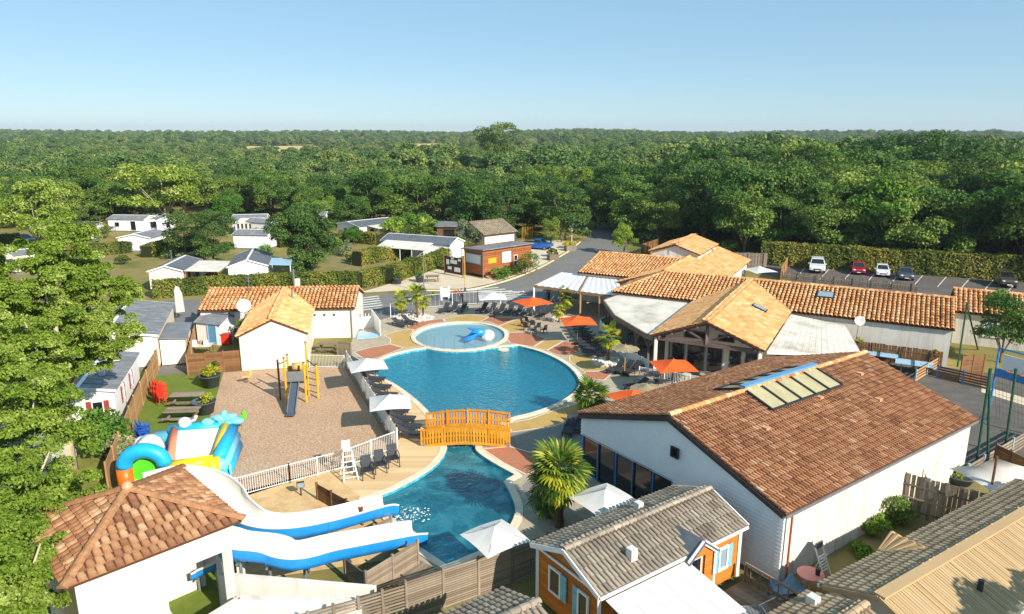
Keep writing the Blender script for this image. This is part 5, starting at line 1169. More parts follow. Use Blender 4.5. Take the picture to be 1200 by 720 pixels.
# deck terrace beside the porch, railing and a folding lounger
td = empty('chalet_terrace', (0, 0, 0), 0, 'small weathered timber terrace with railing beside the chalet porch', 'terrace')
for i in range(24): MB().box(CH(4.4 + .15 * i, -1.9, .3), (.14, 3.0, .05), rz=CH.ang).build('plank', 'wood_grey', td)
for x, y in ((4.4, -3.3), (7.9, -3.3), (7.9, -.5)): MB().bar(CH(x, y, 0), CH(x, y, 1.25), .1).build('post', 'wood_grey_v', td)
for z in (.65, 1.2):
    MB().bar(CH(4.4, -3.3, z), CH(7.9, -3.3, z), .06, .12).build('rail', 'wood_grey', td); MB().bar(CH(7.9, -3.3, z), CH(7.9, -.5, z), .06, .12).build('rail', 'wood_grey', td)
for i in range(6): MB().bar(CH(7.9, -3.0 + i * .45, .35), CH(7.9, -3.0 + i * .45, 1.2), .07, .03).build('baluster', 'wood_grey_v', td)
fl = empty('folding_lounger', CH(6.1, -2.3, .33), CH.ang - .5, 'white framed folding lounger on the chalet terrace', 'lounger')
for y in (-.32, .32): MB().tube([(-.9, y, .45), (.3, y, .42), (1.0, y, .75)], .02, 6).build('side_rail', 'metal_white', fl)
for i in range(9): MB().box((-.85 + i * .135, 0, .45), (.11, .62, .012)).build('sling_strip', 'roof_grey', fl)
for x in (-.7, .3): MB().tube([(x, -.34, 0), (x + .1, -.34, .45), (x + .1, .34, .45), (x, .34, 0)], .018, 6).build('leg', 'metal_white', fl)
# ---------------------------------------------------------------- beige home at the corner
BH = Fr((13.88, 19.63), math.atan2(.532, .847)); BHL, BHW = 15.0, 4.1
bh = empty('mobile_home', (0, 0, 0), 0, 'beige mobile home with brown tile-profile back slope and ribbed beige front slope', 'mobile home')
gable_walls(bh, BH, .08, BHL, .1, BHW - .1, 2.62, 3.38, 's', 'cream', z0=.2)
kb_ = .8 / (BHW / 2)
s1 = slope(bh, [BH(BHL + .2, BHW + .15, 2.7 - .15 * kb_), BH(-.2, BHW + .15, 2.7 - .15 * kb_), BH(-.2, BHW / 2, 3.5), BH(BHL + .2, BHW / 2, 3.5)], 'tile_brown', .24, .4, 81, 'tile_brown', hgt=.3, clump=.05)
s2 = slope(bh, [BH(-.2, -.15, 2.7 - .15 * kb_), BH(BHL + .2, -.15, 2.7 - .15 * kb_), BH(BHL + .2, BHW / 2, 3.5), BH(-.2, BHW / 2, 3.5)], 'tile_beige', .145, 2.4, 82, 'tile_beige', hgt=.14, clump=.05)
MB().bar(BH(-.2, BHW / 2, 3.56), BH(BHL + .2, BHW / 2, 3.56), .42, .08).build('ridge_cap', 'tile_beige', bh)
MB().bar(BH(-.22, BHW + .2, 2.62), BH(BHL, BHW + .2, 2.62), .08, .12).build('gutter', 'white_paint', bh)
for sg in (0, BHW): MB().bar(BH(-.24, sg, 2.66), BH(-.24, BHW / 2, 3.46), .05, .18).build('barge_board', 'tile_beige', bh)
for i in range(14):
    z = .25 + i * .17; MB().bar(BH(.05, .12, z + .08), BH(.05, BHW - .12, z + .08), .03, .16).build('siding_board', 'cream', bh)
MB().box(BH(-.02, .9, 1.4), (.03, .12, .2), rz=BH.ang).build('vent', 'white_paint', bh)
MB().tube([BH(3.9, .7, 2.9), BH(3.9, .7, 3.45)], .1).build('flue', 'metal_dark', bh)
dz = BH(4.2, BHW - .1, 0)
for sg in (-1, 1):
    P_ = [BH(4.6 + sg * .85, BHW + .25, 2.62), BH(4.6, BHW + .25, 3.22), BH(4.6, BHW / 2 + .55, 3.22), BH(4.6 + sg * .85, BHW - .25, 2.75)]
    if sg > 0: P_ = [P_[0], P_[3], P_[2], P_[1]]
    else: P_ = [P_[3], P_[0], P_[1], P_[2]]
    ds = MB().slab(P_, .05).build('dormer_slope', 'tile_beige', bh); q0, q1, q2, q3 = (Vector(p) for p in P_)
    for k in range(5): t_ = (k + .5) / 5; MB().bar(q0.lerp(q1, t_) + Vector((0, 0, .03)), q3.lerp(q2, t_) + Vector((0, 0, .03)), .12, .07).build('dormer_rib', 'tile_beige', ds)
    MB().bar(BH(4.6 + sg * .9, BHW + .28, 2.6), BH(4.6, BHW + .28, 3.24), .05, .14).build('dormer_barge', 'tile_beige', bh)
for x in (3.0, 7.5): opening(bh, BH(x, .08, 1.6), -BH.b, 1.0, 1.0, 'white_paint', 'glass')
for lab, o_, L_, W_, tm in (('grey tile-profile roofed home next to the slat fence', G(590, 695, 2.6), 7.5, 3.9, 'tile_grey'), ('brown tile-profile roofed home with white vent beside the yard', G(950, 699, 2.6), 8.0, 3.8, 'tile_brown')):
    f = Fr(o_.xy - Vector((.82, .572)) * L_ - Vector((-.572, .82)) * W_, math.atan2(.572, .82)); hx = empty('mobile_home', (0, 0, 0), 0, lab, 'mobile home'); gable_walls(hx, f, .1, L_ - .1, .1, W_ - .1, 2.55, 3.15, 's', 'cream', z0=.2)
    gable_roof(hx, f, 0, L_, 0, W_, 2.6, 3.25, 's', tm, .24, .4, o=.15, og=.15, seed=90 + int(L_ * 2), under='roof_slate', hgt=.3, clump=.05)
    if tm == 'tile_brown': MB().box(f(L_ - .7, W_ - .5, 2.95), (.35, .35, .5), rz=f.ang).build('vent_chimney', 'plastic_white', hx)
    opening(hx, f(2, .08, 1.5), -f.b, 1, 1, 'white_paint', 'glass')
# ================================================================ bridge
by0, by1 = G(545, 524).y, G(545, 524).y + 2.7; bx0, bx1 = G(494, 525).x, G(597, 524).x
br = empty('footbridge', (0, 0, 0), 0, 'arched honey-coloured wooden footbridge over the pool channel', 'bridge')
def bz(x): t = (x - bx0) / (bx1 - bx0); return .12 + .26 * math.sin(math.pi * t)
n = 30
for i in range(n):
    x = bx0 + (bx1 - bx0) * (i + .5) / n; sl = math.atan2(bz(x + .05) - bz(x - .05), .1)
    link('deck_plank', (deck1 := MB().box((0, 0, 0), (.165, 2.6, .06)).mesh('deck_plank', 'bridge_wood')) if i == 0 else deck1, br, (x, (by0 + by1) / 2, bz(x) + .05), (0, -sl, 0))
pk = MB().box((0, 0, .52), (.11, .035, 1.04)).mesh('picket', 'bridge_wood')
for y in (by0, by1):
    for i in range(n + 1):
        x = bx0 + (bx1 - bx0) * i / n; link('picket', pk, br, (x, y - .03 if y == by0 else y + .03, bz(x) - .12))
    for zz, w, hh in ((.98, .16, .07), (-.1, .07, .2), (.42, .05, .1)):
        M = MB()
        for i in range(12):
            xa, xb = bx0 - .05 + (bx1 - bx0 + .1) * i / 12, bx0 - .05 + (bx1 - bx0 + .1) * (i + 1) / 12; M.bar((xa, y, bz(max(bx0, xa)) + zz), (xb, y, bz(min(bx1, xb)) + zz), w, hh)
        M.build('handrail' if zz > .5 else 'stringer', 'bridge_wood', br)
    for x in (bx0, bx0 + (bx1 - bx0) * .25, (bx0 + bx1) / 2, bx0 + (bx1 - bx0) * .75, bx1): MB().box((x, y + (.05 if y == by0 else -.05), bz(x) + .45), (.11, .11, 1.25)).build('post', 'bridge_wood', br)
for x in (bx0 + .1, bx1 - .1): MB().box((x, by0 + .05, .15), (.2, .2, .3)).build('footing', 'metal_grey', br)
# ================================================================ water slides
def slide(label, pts, w, depth, group=None):
    """trough through (x, y, z): white inside, blue outside"""
    P_ = [Vector(p) for p in pts]; Q = []
    for i in range(len(P_) - 1):
        a, b, c, d = P_[max(i - 1, 0)], P_[i], P_[i + 1], P_[min(i + 2, len(P_) - 1)]
        for j in range(6):
            t = j / 6; Q.append(.5 * ((2 * b) + (c - a) * t + (2 * a - 5 * b + 4 * c - d) * t * t + (3 * b - a - 3 * c + d) * t ** 3))
    Q.append(P_[-1]); root = empty('water_slide', (0, 0, 0), 0, label, 'water slide', group)
    prof = [(-1.0, 1.0), (-.97, .55), (-.8, .2), (-.45, .03), (0, 0), (.45, .03), (.8, .2), (.97, .55), (1.0, 1.0)]; k = len(prof)
    def shell(off, m, name, flip):
        M = MB(); vs = []
        for i, p in enumerate(Q):
            d = (Q[min(i + 1, len(Q) - 1)] - Q[max(i - 1, 0)]); d.z = 0; d.normalize(); s = Vector((d.y, -d.x, 0))
            bank = 0
            for x, z in prof: vs.append(p + s * x * (w / 2 + off) + Vector((0, 0, z * depth - (off if z < .9 else 0))))
        fs = []
        for i in range(len(Q) - 1):
            for j in range(k - 1):
                q = (i * k + j, i * k + j + 1, (i + 1) * k + j + 1, (i + 1) * k + j); fs.append(q if not flip else q[::-1])
        M.add(vs, fs); return M.build(name, m, root, True)
    shell(0, 'plastic_white', 'trough', False); shell(.05, 'plastic_blue', 'outer_shell', True)
    for sg in (-1, 1):
        M = MB(); pp = []
        for i, p in enumerate(Q):
            d = (Q[min(i + 1, len(Q) - 1)] - Q[max(i - 1, 0)]); d.z = 0; d.normalize(); pp.append(p + Vector((d.y, -d.x, 0)) * sg * (w / 2 + .03) + Vector((0, 0, depth)))
        M.tube(pp, .055, 6); M.build('rim', 'plastic_white', root, True)
    for i in range(5, len(Q) - 4, 7):
        p = Q[i]; d = (Q[i + 1] - Q[i - 1]).normalized(); s = Vector((d.y, -d.x, 0))
        M = MB(); rib = []
        for x, z in prof: rib.append(p + s * x * (w / 2 + .06) + Vector((0, 0, z * depth * .96 - .06)))
        M.tube(rib, .03, 5); M.build('joint_flange', 'plastic_blue', root)
        if p.z > .6: MB().tube([(p.x, p.y, 0), (p.x, p.y, p.z - .05)], .07, 8).build('support', 'metal_grey', root); MB().bar(p - s * w * .45 - Vector((0, 0, .1)), p + s * w * .45 - Vector((0, 0, .1)), .08).build('cradle', 'metal_grey', root)
    return root, Q
def gp(u, v, z): return G(u, v, z)
sA, QA = slide('white and blue water slide curling round from behind the tower', [gp(176, 578, 3.2), gp(212, 570, 3.05), gp(246, 576, 2.8), gp(267, 590, 2.5), gp(279, 608, 2.1), gp(303, 624, 1.75), gp(342, 627, 1.4), (*gp(395, 617, .95).xy, .95), gp(445, 603, .3), gp(458, 602, .02)], 1.25, .72)
sB, QB = slide('wide white and blue water slide dropping straight from the tower to the pool', [gp(262, 646, 2.6), gp(285, 651, 2.35), gp(315, 655, 2.0), gp(350, 662, 1.65), gp(390, 653, 1.25), gp(430, 645, .8), gp(475, 636, .25), gp(492, 634, 0)], 1.35, .72)
slide('short children slide stub ending on the turf beside the tower', [gp(268, 650, 1.5), gp(250, 664, 1.1), gp(232, 672, .85), gp(222, 676, .8)], .9, .4)
# splash foam where the slides meet the water
for q, (u, v) in enumerate(((468, 606), (480, 600))):
    M = MB(); c = G(u, v, -.1); r_ = random.Random(q)
    for i in range(110 - 60 * q): a = r_.random() * 6.28; d = r_.random() ** .8 * (1.3 if q == 0 else 1.0); s = r_.uniform(.008, .03); M.ball((c.x + math.cos(a) * d * 1.3, c.y + math.sin(a) * d * .55, c.z + r_.uniform(-.02, .1) * max(0, 1 - d)), (s * r_.uniform(1, 3), s * r_.uniform(1, 2), s * .7), 5, 4)
    tag(M.build('splash_foam', 'foam'), 'white splash foam at the slide exit' if q == 0 else 'thin drifting foam just past the slide exit', 'foam', kind='stuff')
# white stair walls at the foot of the tower
sw = empty('stair_wall', (0, 0, 0), 0, 'white rendered stair enclosure walls below the water slides', 'wall')
def wallseg(root, a, b, h0, h1, t=.22, m='white_render', name='wall', z0=0):
    a, b = Vector(a[:2]), Vector(b[:2]); d = (b - a).normalized(); n = Vector((-d.y, d.x)) * t / 2
    q = [a + n, a - n, b - n, b + n]; hs = [h0, h0, h1, h1]
    MB().add([(p.x, p.y, z0) for p in q] + [(p.x, p.y, h) for p, h in zip(q, hs)], [(0, 1, 2, 3), (7, 6, 5, 4), (0, 4, 5, 1), (1, 5, 6, 2), (2, 6, 7, 3), (3, 7, 4, 0)]).build(name, m, root)
W0 = G(258, 676, 1.6); W1 = G(440, 684, 1.6)
wallseg(sw, W0, W1, 1.75, 1.45); wallseg(sw, G(256, 648, 2.0), W0, 2.3, 1.75); MB().box((*G(281, 655, 1.6).xy, 1.5), (.25, .25, 3.0)).build('pillar', 'white_render', sw)
wallseg(sw, G(244, 722, 1.5), G(280, 700, 1.5), 1.5, 1.5, .2); wallseg(sw, G(280, 700, 1.5), G(420, 703, 1.5), 1.5, 1.5, .3)
MB().prism([G(286, 706, 1.2).xy, G(424, 709, 1.2).xy, G(424, 760, 1.2).xy, G(250, 760, 1.2).xy, G(252, 726, 1.2).xy], 0, 1.2).build('platform', 'white_render', sw)
wallseg(sw, G(194, 712, .8), G(214, 745, .8), .8, .8, .18)
# ================================================================ fences
def slat_fence(label, a, b, h, panels, slats, m='wood_grey', post='wood_grey_v', gap=.3, sh=None, name='slat_fence', group=None):
    a, b = Vector(a[:2]), Vector(b[:2]); d = (b - a).normalized(); root = empty(name, (0, 0, 0), 0, label, 'fence', group); L = (b - a).length / panels; rz = math.atan2(d.y, d.x)
    st = h / slats; sm = MB().box((0, 0, 0), (L - .02, .028, st * (1 - gap))).mesh('slat', m)
    for i in range(panels + 1): p = a + d * L * i; MB().box((p.x, p.y, h / 2 + .04), (.1, .1, h + .08), rz=rz).build('post', post, root)
    for i in range(panels):
        p = a + d * L * (i + .5)
        for k in range(slats): link('slat', sm, root, (p.x, p.y, st * (k + .5)), (0, 0, rz))
    return root
def board_fence(label, a, b, h0, h1, w=.16, m='wood_grey_v', rails=2, gap=.015, group=None, both=False, seed=1):
    a, b = Vector(a[:2]), Vector(b[:2]); d = (b - a).normalized(); L = (b - a).length; root = empty('board_fence', (0, 0, 0), 0, label, 'fence', group); rz = math.atan2(d.y, d.x); nb = int(L / w); r = random.Random(seed); nn = Vector((-d.y, d.x))
    bm_ = MB().box((0, 0, .5), (w - gap, .025, 1)).mesh('board', m)
    for i in range(nb):
        t = (i + .5) / nb; p = a + d * L * t; h = h0 + (h1 - h0) * t + r.uniform(-.03, .03); link('board', bm_, root, (p.x + nn.x * r.uniform(-.008, .008), p.y, .02), (r.uniform(-.02, .02), r.uniform(-.012, .012), rz), (1, 1, h))
    for k in range(rails):
        z = .35 + k * (min(h0, h1) - .7) / max(1, rails - 1)
        for sg in ((1, -1) if both else (-1,)): MB().bar((a.x + nn.x * .035 * sg, a.y + nn.y * .035 * sg, z), (b.x + nn.x * .035 * sg, b.y + nn.y * .035 * sg, z + (h1 - h0) * (.3 + .4 * k)), .04, .09).build('rail', m, root)
    for i in range(int(L / 2.2) + 1): p = a + d * min(L, i * 2.2); MB().box((p.x - nn.x * .08, p.y - nn.y * .08, h0 * .5), (.09, .09, h0), rz=rz).build('post', m, root)
    return root
def bar_fence(label, path, h, m='metal_white', step=.12, post=2.0, group=None, bar=.018, name='railing'):
    root = empty(name, (0, 0, 0), 0, label, 'railing', group)
    for a, b in zip(path[:-1], path[1:]):
        a, b = Vector(a[:2]), Vector(b[:2]); L = (b - a).length; n = max(1, round(L / post)); d = (b - a) / n
        for i in range(n):
            p, q = a + d * i, a + d * (i + 1); M = MB(); k = max(2, int((q - p).length / step))
            for j in range(1, k): c = p.lerp(q, j / k); M.bar((c.x, c.y, .12), (c.x, c.y, h - .04), bar)
            for z in (.1, h - .03): M.bar((p.x, p.y, z), (q.x, q.y, z), .035)
            tag(M.build('bar_panel', m, root), kind='stuff'); MB().bar((p.x, p.y, 0), (p.x, p.y, h + .04), .06).build('post', m, root)
        MB().bar((b.x, b.y, 0), (b.x, b.y, h + .04), .06).build('post', m, root)
    return root
fA = G(785, 571, 1.8); fB = G(600, 641, 1.8); fC = G(475, 682, 1.8); fD = G(360, 716, 1.8)
slat_fence('long weathered slat fence between the chalet and the pool terrace', fB, fA, 1.8, 5, 17)
slat_fence('weathered slat screen fence behind the white parasol', fC, fB, 1.8, 3, 17)
slat_fence('weathered slat gate screens at the foot of the slide stairs', fD, fC, 1.7, 4, 12, gap=.45)
slat_fence('angled grey board wall beside the slide ends', G(428, 672, 1.2), G(489, 635, 1.2), 1.25, 2, 9, gap=.06)
slat_fence('short grey board return below the angled wall', G(404, 655, 1.1), G(428, 672, 1.1), 1.1, 1, 8, gap=.06)
slat_fence('small dark board retaining screen between sand and timber deck', G(371, 568, .9), G(424, 597, .9), .95, 3, 8, 'wood_brown', 'wood_brown', gap=.08)
slat_fence('tiny board stub between the two slide ends', G(438, 616, .9), G(458, 606, .9), .9, 1, 6, gap=.08)
dkl = empty('lower_deck', (0, 0, 0)); tag(dkl, kind='structure')
for i in range(16):
    a, b = G(436 + i * 6, 692 - i * 1.2, .05), G(478 + i * 4.0, 650 + i * 2, .05); MB().bar(a, b, .17, .05).build('plank', 'wood_grey', dkl)
# white panel wall with posts between playground and deck
mat('frosted_panel', '#dcdcd8', '#e8e8e5', 2, .6); t = MATS['frosted_panel'].node_tree
tr_ = t.nodes.new('ShaderNodeBsdfTranslucent'); tr_.inputs[0].default_value = (.9, .9, .88, 1); mx_ = t.nodes.new('ShaderNodeMixShader'); mx_.inputs[0].default_value = .55
t.links.new(t.nodes['Principled BSDF'].outputs[0], mx_.inputs[1]); t.links.new(tr_.outputs[0], mx_.inputs[2]); t.links.new(mx_.outputs[0], t.nodes['Material Output'].inputs[0])
wp = empty('white_panel_fence', (0, 0, 0), 0, 'white solid panel fence between playground gravel and timber deck', 'fence')
wa, wb = G(407, 430).xy, G(466, 526).xy
for i in range(11):
    p, q = wa.lerp(wb, i / 11), wa.lerp(wb, (i + 1) / 11); d = (q - p).normalized()
    MB().bar((*(p + d * .03), .72), (*(q - d * .03), .72), .03, 1.25).build('panel', 'frosted_panel', wp); MB().bar((*p, 0), (*p, 1.4), .07).build('post', 'metal_white', wp)
MB().bar((*wb, 0), (*wb, 1.4), .07).build('post', 'metal_white', wp)
MB().bar((*(wa + Vector((-.18, -.05))), .12), (*(wb + Vector((-.18, -.05))), .12), .12, .24).build('base_board', 'wood_grey', wp)
bar_fence('white bar railing along the near edge of the playground gravel', [G(278, 583), G(340, 566), G(404, 549), G(465, 525)], 1.15)
bar_fence('white bar railing at the far end of the playground by the amenity block', [G(363, 431), G(404, 432)], 1.15)
bar_fence('white bar railing in front of the restaurant gable terrace', [RF(-.3, -1.6), RF(9.8, -1.6)], 1.1)
bar_fence('pale mesh railing between the pool terrace and the road', [G(458, 372), G(500, 361), G(560, 356.5), G(640, 356.5), G(708, 352)], 1.5, 'metal_white', .45, 2.5, bar=.012)
gt = empty('entrance_gate', (0, 0, 0), 0, 'white gate with shallow blue foot bath beside the amenity block', 'gate')
g0, g1 = G(418, 398).xy, G(443, 392).xy
for p, q, hh in ((G(418, 386).xy, G(438, 384).xy, 1.2), (G(436, 380).xy, G(446, 394).xy, 1.6)): MB().bar((*p, hh / 2), (*q, hh / 2), .06, hh).build('panel', 'white_paint', gt)
for k in range(7): p = G(421 + k * 2, 384.5).xy; MB().bar((*p, .1), (*p, 1.5), .05).build('bar', 'terracotta' if k % 2 else 'metal_white', gt)
MB().prism(G2((418, 398), (443, 396), (444, 391), (420, 389)), .02, .07).build('foot_bath', 'blue_pale', gt)
# glass fence posts on the paddling pool edge
pf = empty('glass_pool_fence', (0, 0, 0), 0, 'clear panel fence with slim posts on the paddling pool rim', 'fence')
mat('clear_panel', '#cfe4e8', '#d8eaee', 1, .05, spec=.6); b_ = MATS['clear_panel'].node_tree.nodes['Principled BSDF']; b_.inputs['Alpha'].default_value = .02
pts_ = [SC + Vector(((SRX + .25) * math.cos(R(a)), (SRY + .25) * math.sin(R(a)))) for a in range(232, 318, 12)]
for p in pts_: MB().bar((*p, .1), (*p, 1.2), .035).build('post', 'metal_grey', pf)
for p, q in zip(pts_[:-1], pts_[1:]): MB().bar((*p, .65), (*q, .65), .012, .95).build('panel', 'clear_panel', pf)
sh_ = empty('whale_slide', (*G(570, 398).xy, -.4), R(200), 'blue and white small whale-tail water slide in the paddling pool', 'pool toy')
M = MB(); M.tube([(0, 0, .7), (.5, 0, 1.15), (1.0, 0, 1.2), (1.5, 0, .8), (2.2, 0, .5)], [.35, .42, .4, .32, .28], 10); M.build('ramp', 'plastic_blue', sh_, True)
MB().ball((-.1, 0, .75), (.75, .6, .6)).build('body', 'plastic_white', sh_, True)
for sg in (-1, 1): MB().slab([(.7, sg * .2, 1.35), (1.2, sg * .9, 1.5), (1.6, sg * .8, 1.5), (1.2, sg * .15, 1.35)], .08).build('fin', 'plastic_blue', sh_)
tag_steps = empty('pool_steps', (*G(590, 408).xy, 0), 0, 'rounded pale steps entering the large pool beside the paddling pool', 'steps')
for i in range(3): MB().lathe([(.5 + .35 * (2 - i), 0), (.5 + .35 * (2 - i), .12)], (0, -.2, -.45 + .13 * i), 20).build('tread', 'coping', tag_steps)
# ================================================================ parasols
def parasol(label, c, size, m, ztop=2.75, zed=2.15, group=None, rz=0, sides=4, square=True):
    root = empty('parasol', (c[0], c[1], 0), rz, label, 'parasol', group); MB().tube([(0, 0, 0), (0, 0, ztop + .06)], .03, 8).build('pole', 'metal_grey' if m != 'thatch' else 'pale_wood', root)
    MB().box((0, 0, .05), (.55, .55, .1)).build('base', 'metal_dark', root)
    n = sides; ang = [2 * math.pi * (k + .5) / n for k in range(n)]; rr = size / 2 / math.cos(math.pi / n); can = None
    for k in range(n):
        a0, a1 = ang[k], ang[(k + 1) % n]; p0, p1 = Vector((math.cos(a0) * rr, math.sin(a0) * rr, zed)), Vector((math.cos(a1) * rr, math.sin(a1) * rr, zed)); top = Vector((0, 0, ztop)); M = MB(); S = 5; vs = []; fs = []
        for i in range(S + 1):
            t = i / S; l, r_ = top.lerp(p0, t), top.lerp(p1, t); sag = -.10 * math.sin(math.pi * t)
            for j in range(S + 1):
                s = j / S; q = l.lerp(r_, s); q.z += sag * (1 - abs(2 * s - 1) * .4) + (.07 * t * (4 * s * (1 - s))) ; vs.append(q)
        for i in range(S):
            for j in range(S): a = i * (S + 1) + j; fs.append((a, a + 1, a + S + 2, a + S + 1))
        M.add(vs, fs)
        M.build('canopy_panel', m, root, True)
        MB().bar((0, 0, ztop - .12), p0 - Vector((0, 0, .03)), .025).build('rib', 'metal_grey', root)
    return root
WG = 'white parasols by the pools'; OG = 'orange parasols'
parasol('white parasol over the timber deck beside the large pool', G(430, 425, 2.4), 2.7, 'white_cloth', group=WG, rz=.35)
parasol('white parasol over the deck loungers near the footbridge', G(457, 468, 2.4), 2.6, 'white_cloth', group=WG, rz=.2)
parasol('white parasol on the slat fence beside the lower pool', G(580, 622, 2.5), 2.2, 'white_cloth', group=WG, rz=.62)
parasol('white parasol behind the big fan palm by the glazed hall', G(709, 579, 2.5), 2.5, 'white_cloth', group=WG, rz=.6)
parasol('white parasol on the far terrace beside the road railing', G(577, 346, 2.4), 2.9, 'white_cloth', group=WG, rz=.1)
parasol('orange parasol above the row of loungers by the road railing', G(624, 352, 2.4), 3.2, 'cloth_orange', group=OG, rz=.55)
parasol('orange parasol above the lounger row beside the bar terrace', G(677, 374, 2.4), 3.0, 'cloth_orange', group=OG, rz=.12)
parasol('orange parasol in front of the restaurant gable railing', G(789, 426, 2.4), 2.9, 'cloth_orange', group=OG, rz=.12)
parasol('orange parasol half hidden behind the hall roof', G(742, 463, 2.4), 2.7, 'cloth_orange', group=OG, rz=.4)
parasol('lilac-white parasol on the small yard beside the car park', G(890, 315, 2.4), 3.2, 'white_cloth', group=WG, rz=.3)
parasol('thatched straw parasol beside the small palm and loungers', G(733, 408, 2.3), 2.2, 'thatch', 2.6, 2.2, sides=12)
parasol('thatched straw parasol half hidden by the hall roof', G(758, 455, 2.3), 2.2, 'thatch', 2.6, 2.2, sides=12)
# ================================================================ sun loungers
def make_lounger(label, group, back=38):
    root = empty('sun_lounger', (0, 0, 0), 0, label, 'sun lounger', group); M = MB()
    for y in (-.32, .32): M.bar((-.95, y, .34), (.95, y, .34), .06, .07)
    for x in (-.95, .3, .95): M.bar((x, -.32, .34), (x, .32, .34), .06, .06)
    M.build('frame', 'lounger', root)
    MB().box((-.32, 0, .37), (1.25, .58, .025)).build('seat', 'lounger_sling', root)
    a = R(back); L = .8; b = MB(); b.bar((.3, 0, .38), (.3 + L * math.cos(a), 0, .38 + L * math.sin(a)), .6, .04); b.build('backrest', 'lounger_sling', root)
    for y in (-.33, .33): MB().tube([(.0, y, .36), (.05, y, .58), (.5, y, .6)], .022, 6).build('armrest', 'lounger', root)
    for x in (-.8, .8):
        for y in (-.3, .3): MB().bar((x, y, 0), (x * .96, y, .34), .06).build('leg', 'lounger', root)
    return root
def make_chair(label, group, m='lounger', name='garden_chair'):
    root = empty(name, (0, 0, 0), 0, label, 'chair', group); MB().box((0, 0, .42), (.48, .48, .035)).build('seat', m, root)
    M = MB(); M.slab([(-.23, .2, .44), (.23, .2, .44), (.2, .34, .95), (-.2, .34, .95)], .03); M.build('backrest', m, root)
    for x in (-.24, .24):
        MB().tube([(x, -.2, .42), (x, -.2, .64), (x, .22, .66)], .022, 6).build('armrest', m, root)
        for y in (-.22, .22): MB().bar((x, y, 0), (x * .95, y * .95, .42), .04).build('leg', m, root)
    return root
LP = {}
def lounger(u, v, deg, label, group, back=38, z=.02):
    if back not in LP: o = LP[back] = make_lounger(label, group, back)
    else: o = copy_tree(LP[back], None, label=label, group=group)
    p = G(u, v, z); o.location = (p.x, p.y, z); o.rotation_euler = (0, 0, R(deg)); return o
for i in range(8): lounger(565 + i * 10.6, 366 + i * .55, 62 + random.uniform(-5, 5), 'dark sun lounger in the row along the road railing', 'loungers along the road railing', 42)
for i, (u, v) in enumerate(((521, 366), (531, 365), (542, 365))): lounger(u, v, 70, 'dark sun lounger in the trio behind the paddling pool', 'lounger trio behind the paddling pool', 38)
for i, (u, v) in enumerate(((469, 383), (480, 380))): lounger(u, v, 140, 'dark sun lounger of the pair beside the white stone palm bed', 'lounger pair by the palm bed', 30)
for i in range(9): lounger(673 + i * 3.0, 385.5 + i * 3.9, -8, 'dark sun lounger in the diagonal row beside the bar terrace', 'loungers beside the bar terrace', 30)
for i, (u, v) in enumerate(((722, 436), (732, 437), (741, 438), (748, 435))): lounger(u, v, 40, 'dark sun lounger under the straw parasol by the small palm', 'loungers under the straw parasol', 42)
for i, (u, v) in enumerate(((776, 441), (790, 444), (781, 450))): lounger(u, v, 10, 'dark sun lounger under the orange parasol by the gable railing', 'loungers by the gable railing', 30)
lounger(745, 456, 20, 'dark sun lounger beside the second straw parasol', None, 30)
for i, (u, v) in enumerate(((667, 507), (679, 503))): lounger(u, v, 75, 'dark sun lounger in the shade at the hall corner', 'loungers at the hall corner', 42)
for i in range(10): lounger(424 + i * 6.6, 429 + i * 9.4, 172, 'dark sun lounger on the timber deck along the white panels', 'loungers along the white panels', 30, z=.07)
CP = {}
def chair(u, v, deg, label, group, m='lounger', z=.02):
    if m not in CP: o = CP[m] = make_chair(label, group, m)
    else: o = copy_tree(CP[m], None, label=label, group=group)
    p = G(u, v, z); o.location = (p.x, p.y, z); o.rotation_euler = (0, 0, R(deg)); return o
for i, (u, v) in enumerate(((614, 383), (619, 381), (617, 388), (624, 385), (630, 388), (637, 391), (625, 392))): chair(u, v, 120 + i * 20, 'dark plastic armchair in the cluster beside the paddling pool', 'armchairs beside the paddling pool')
for i, (u, v) in enumerate(((431, 560), (446, 553), (461, 546))): c_ = chair(u, v, 20, 'grey high-backed garden chair on the deck by the bar railing', 'deck chairs by the bar railing', z=.07); c_.scale = (1.35, 1.35, 1.25)
# lifeguard chair
lg = empty('lifeguard_chair', (*G(409, 560).xy, .05), R(25), 'tall white lifeguard chair beside the deck railing', 'chair')
for x in (-.5, .5):
    MB().bar((x, -.75, 0), (x * .55, .1, 1.9), .07).build('leg', 'metal_white', lg); MB().bar((x, .6, 0), (x * .55, .1, 1.9), .07).build('leg', 'metal_white', lg)
for k in range(5): MB().bar((-.46 + k * .04, -.68 + k * .15, .25 + k * .32), (.46 - k * .04, -.68 + k * .15, .25 + k * .32), .05).build('rung', 'metal_white', lg)
lg.scale = (.8, .8, .85); MB().box((0, .2, 1.92), (.62, .6, .06)).build('seat', 'plastic_white', lg); MB().box((0, .5, 2.2), (.6, .05, .5)).build('backrest', 'plastic_white', lg)
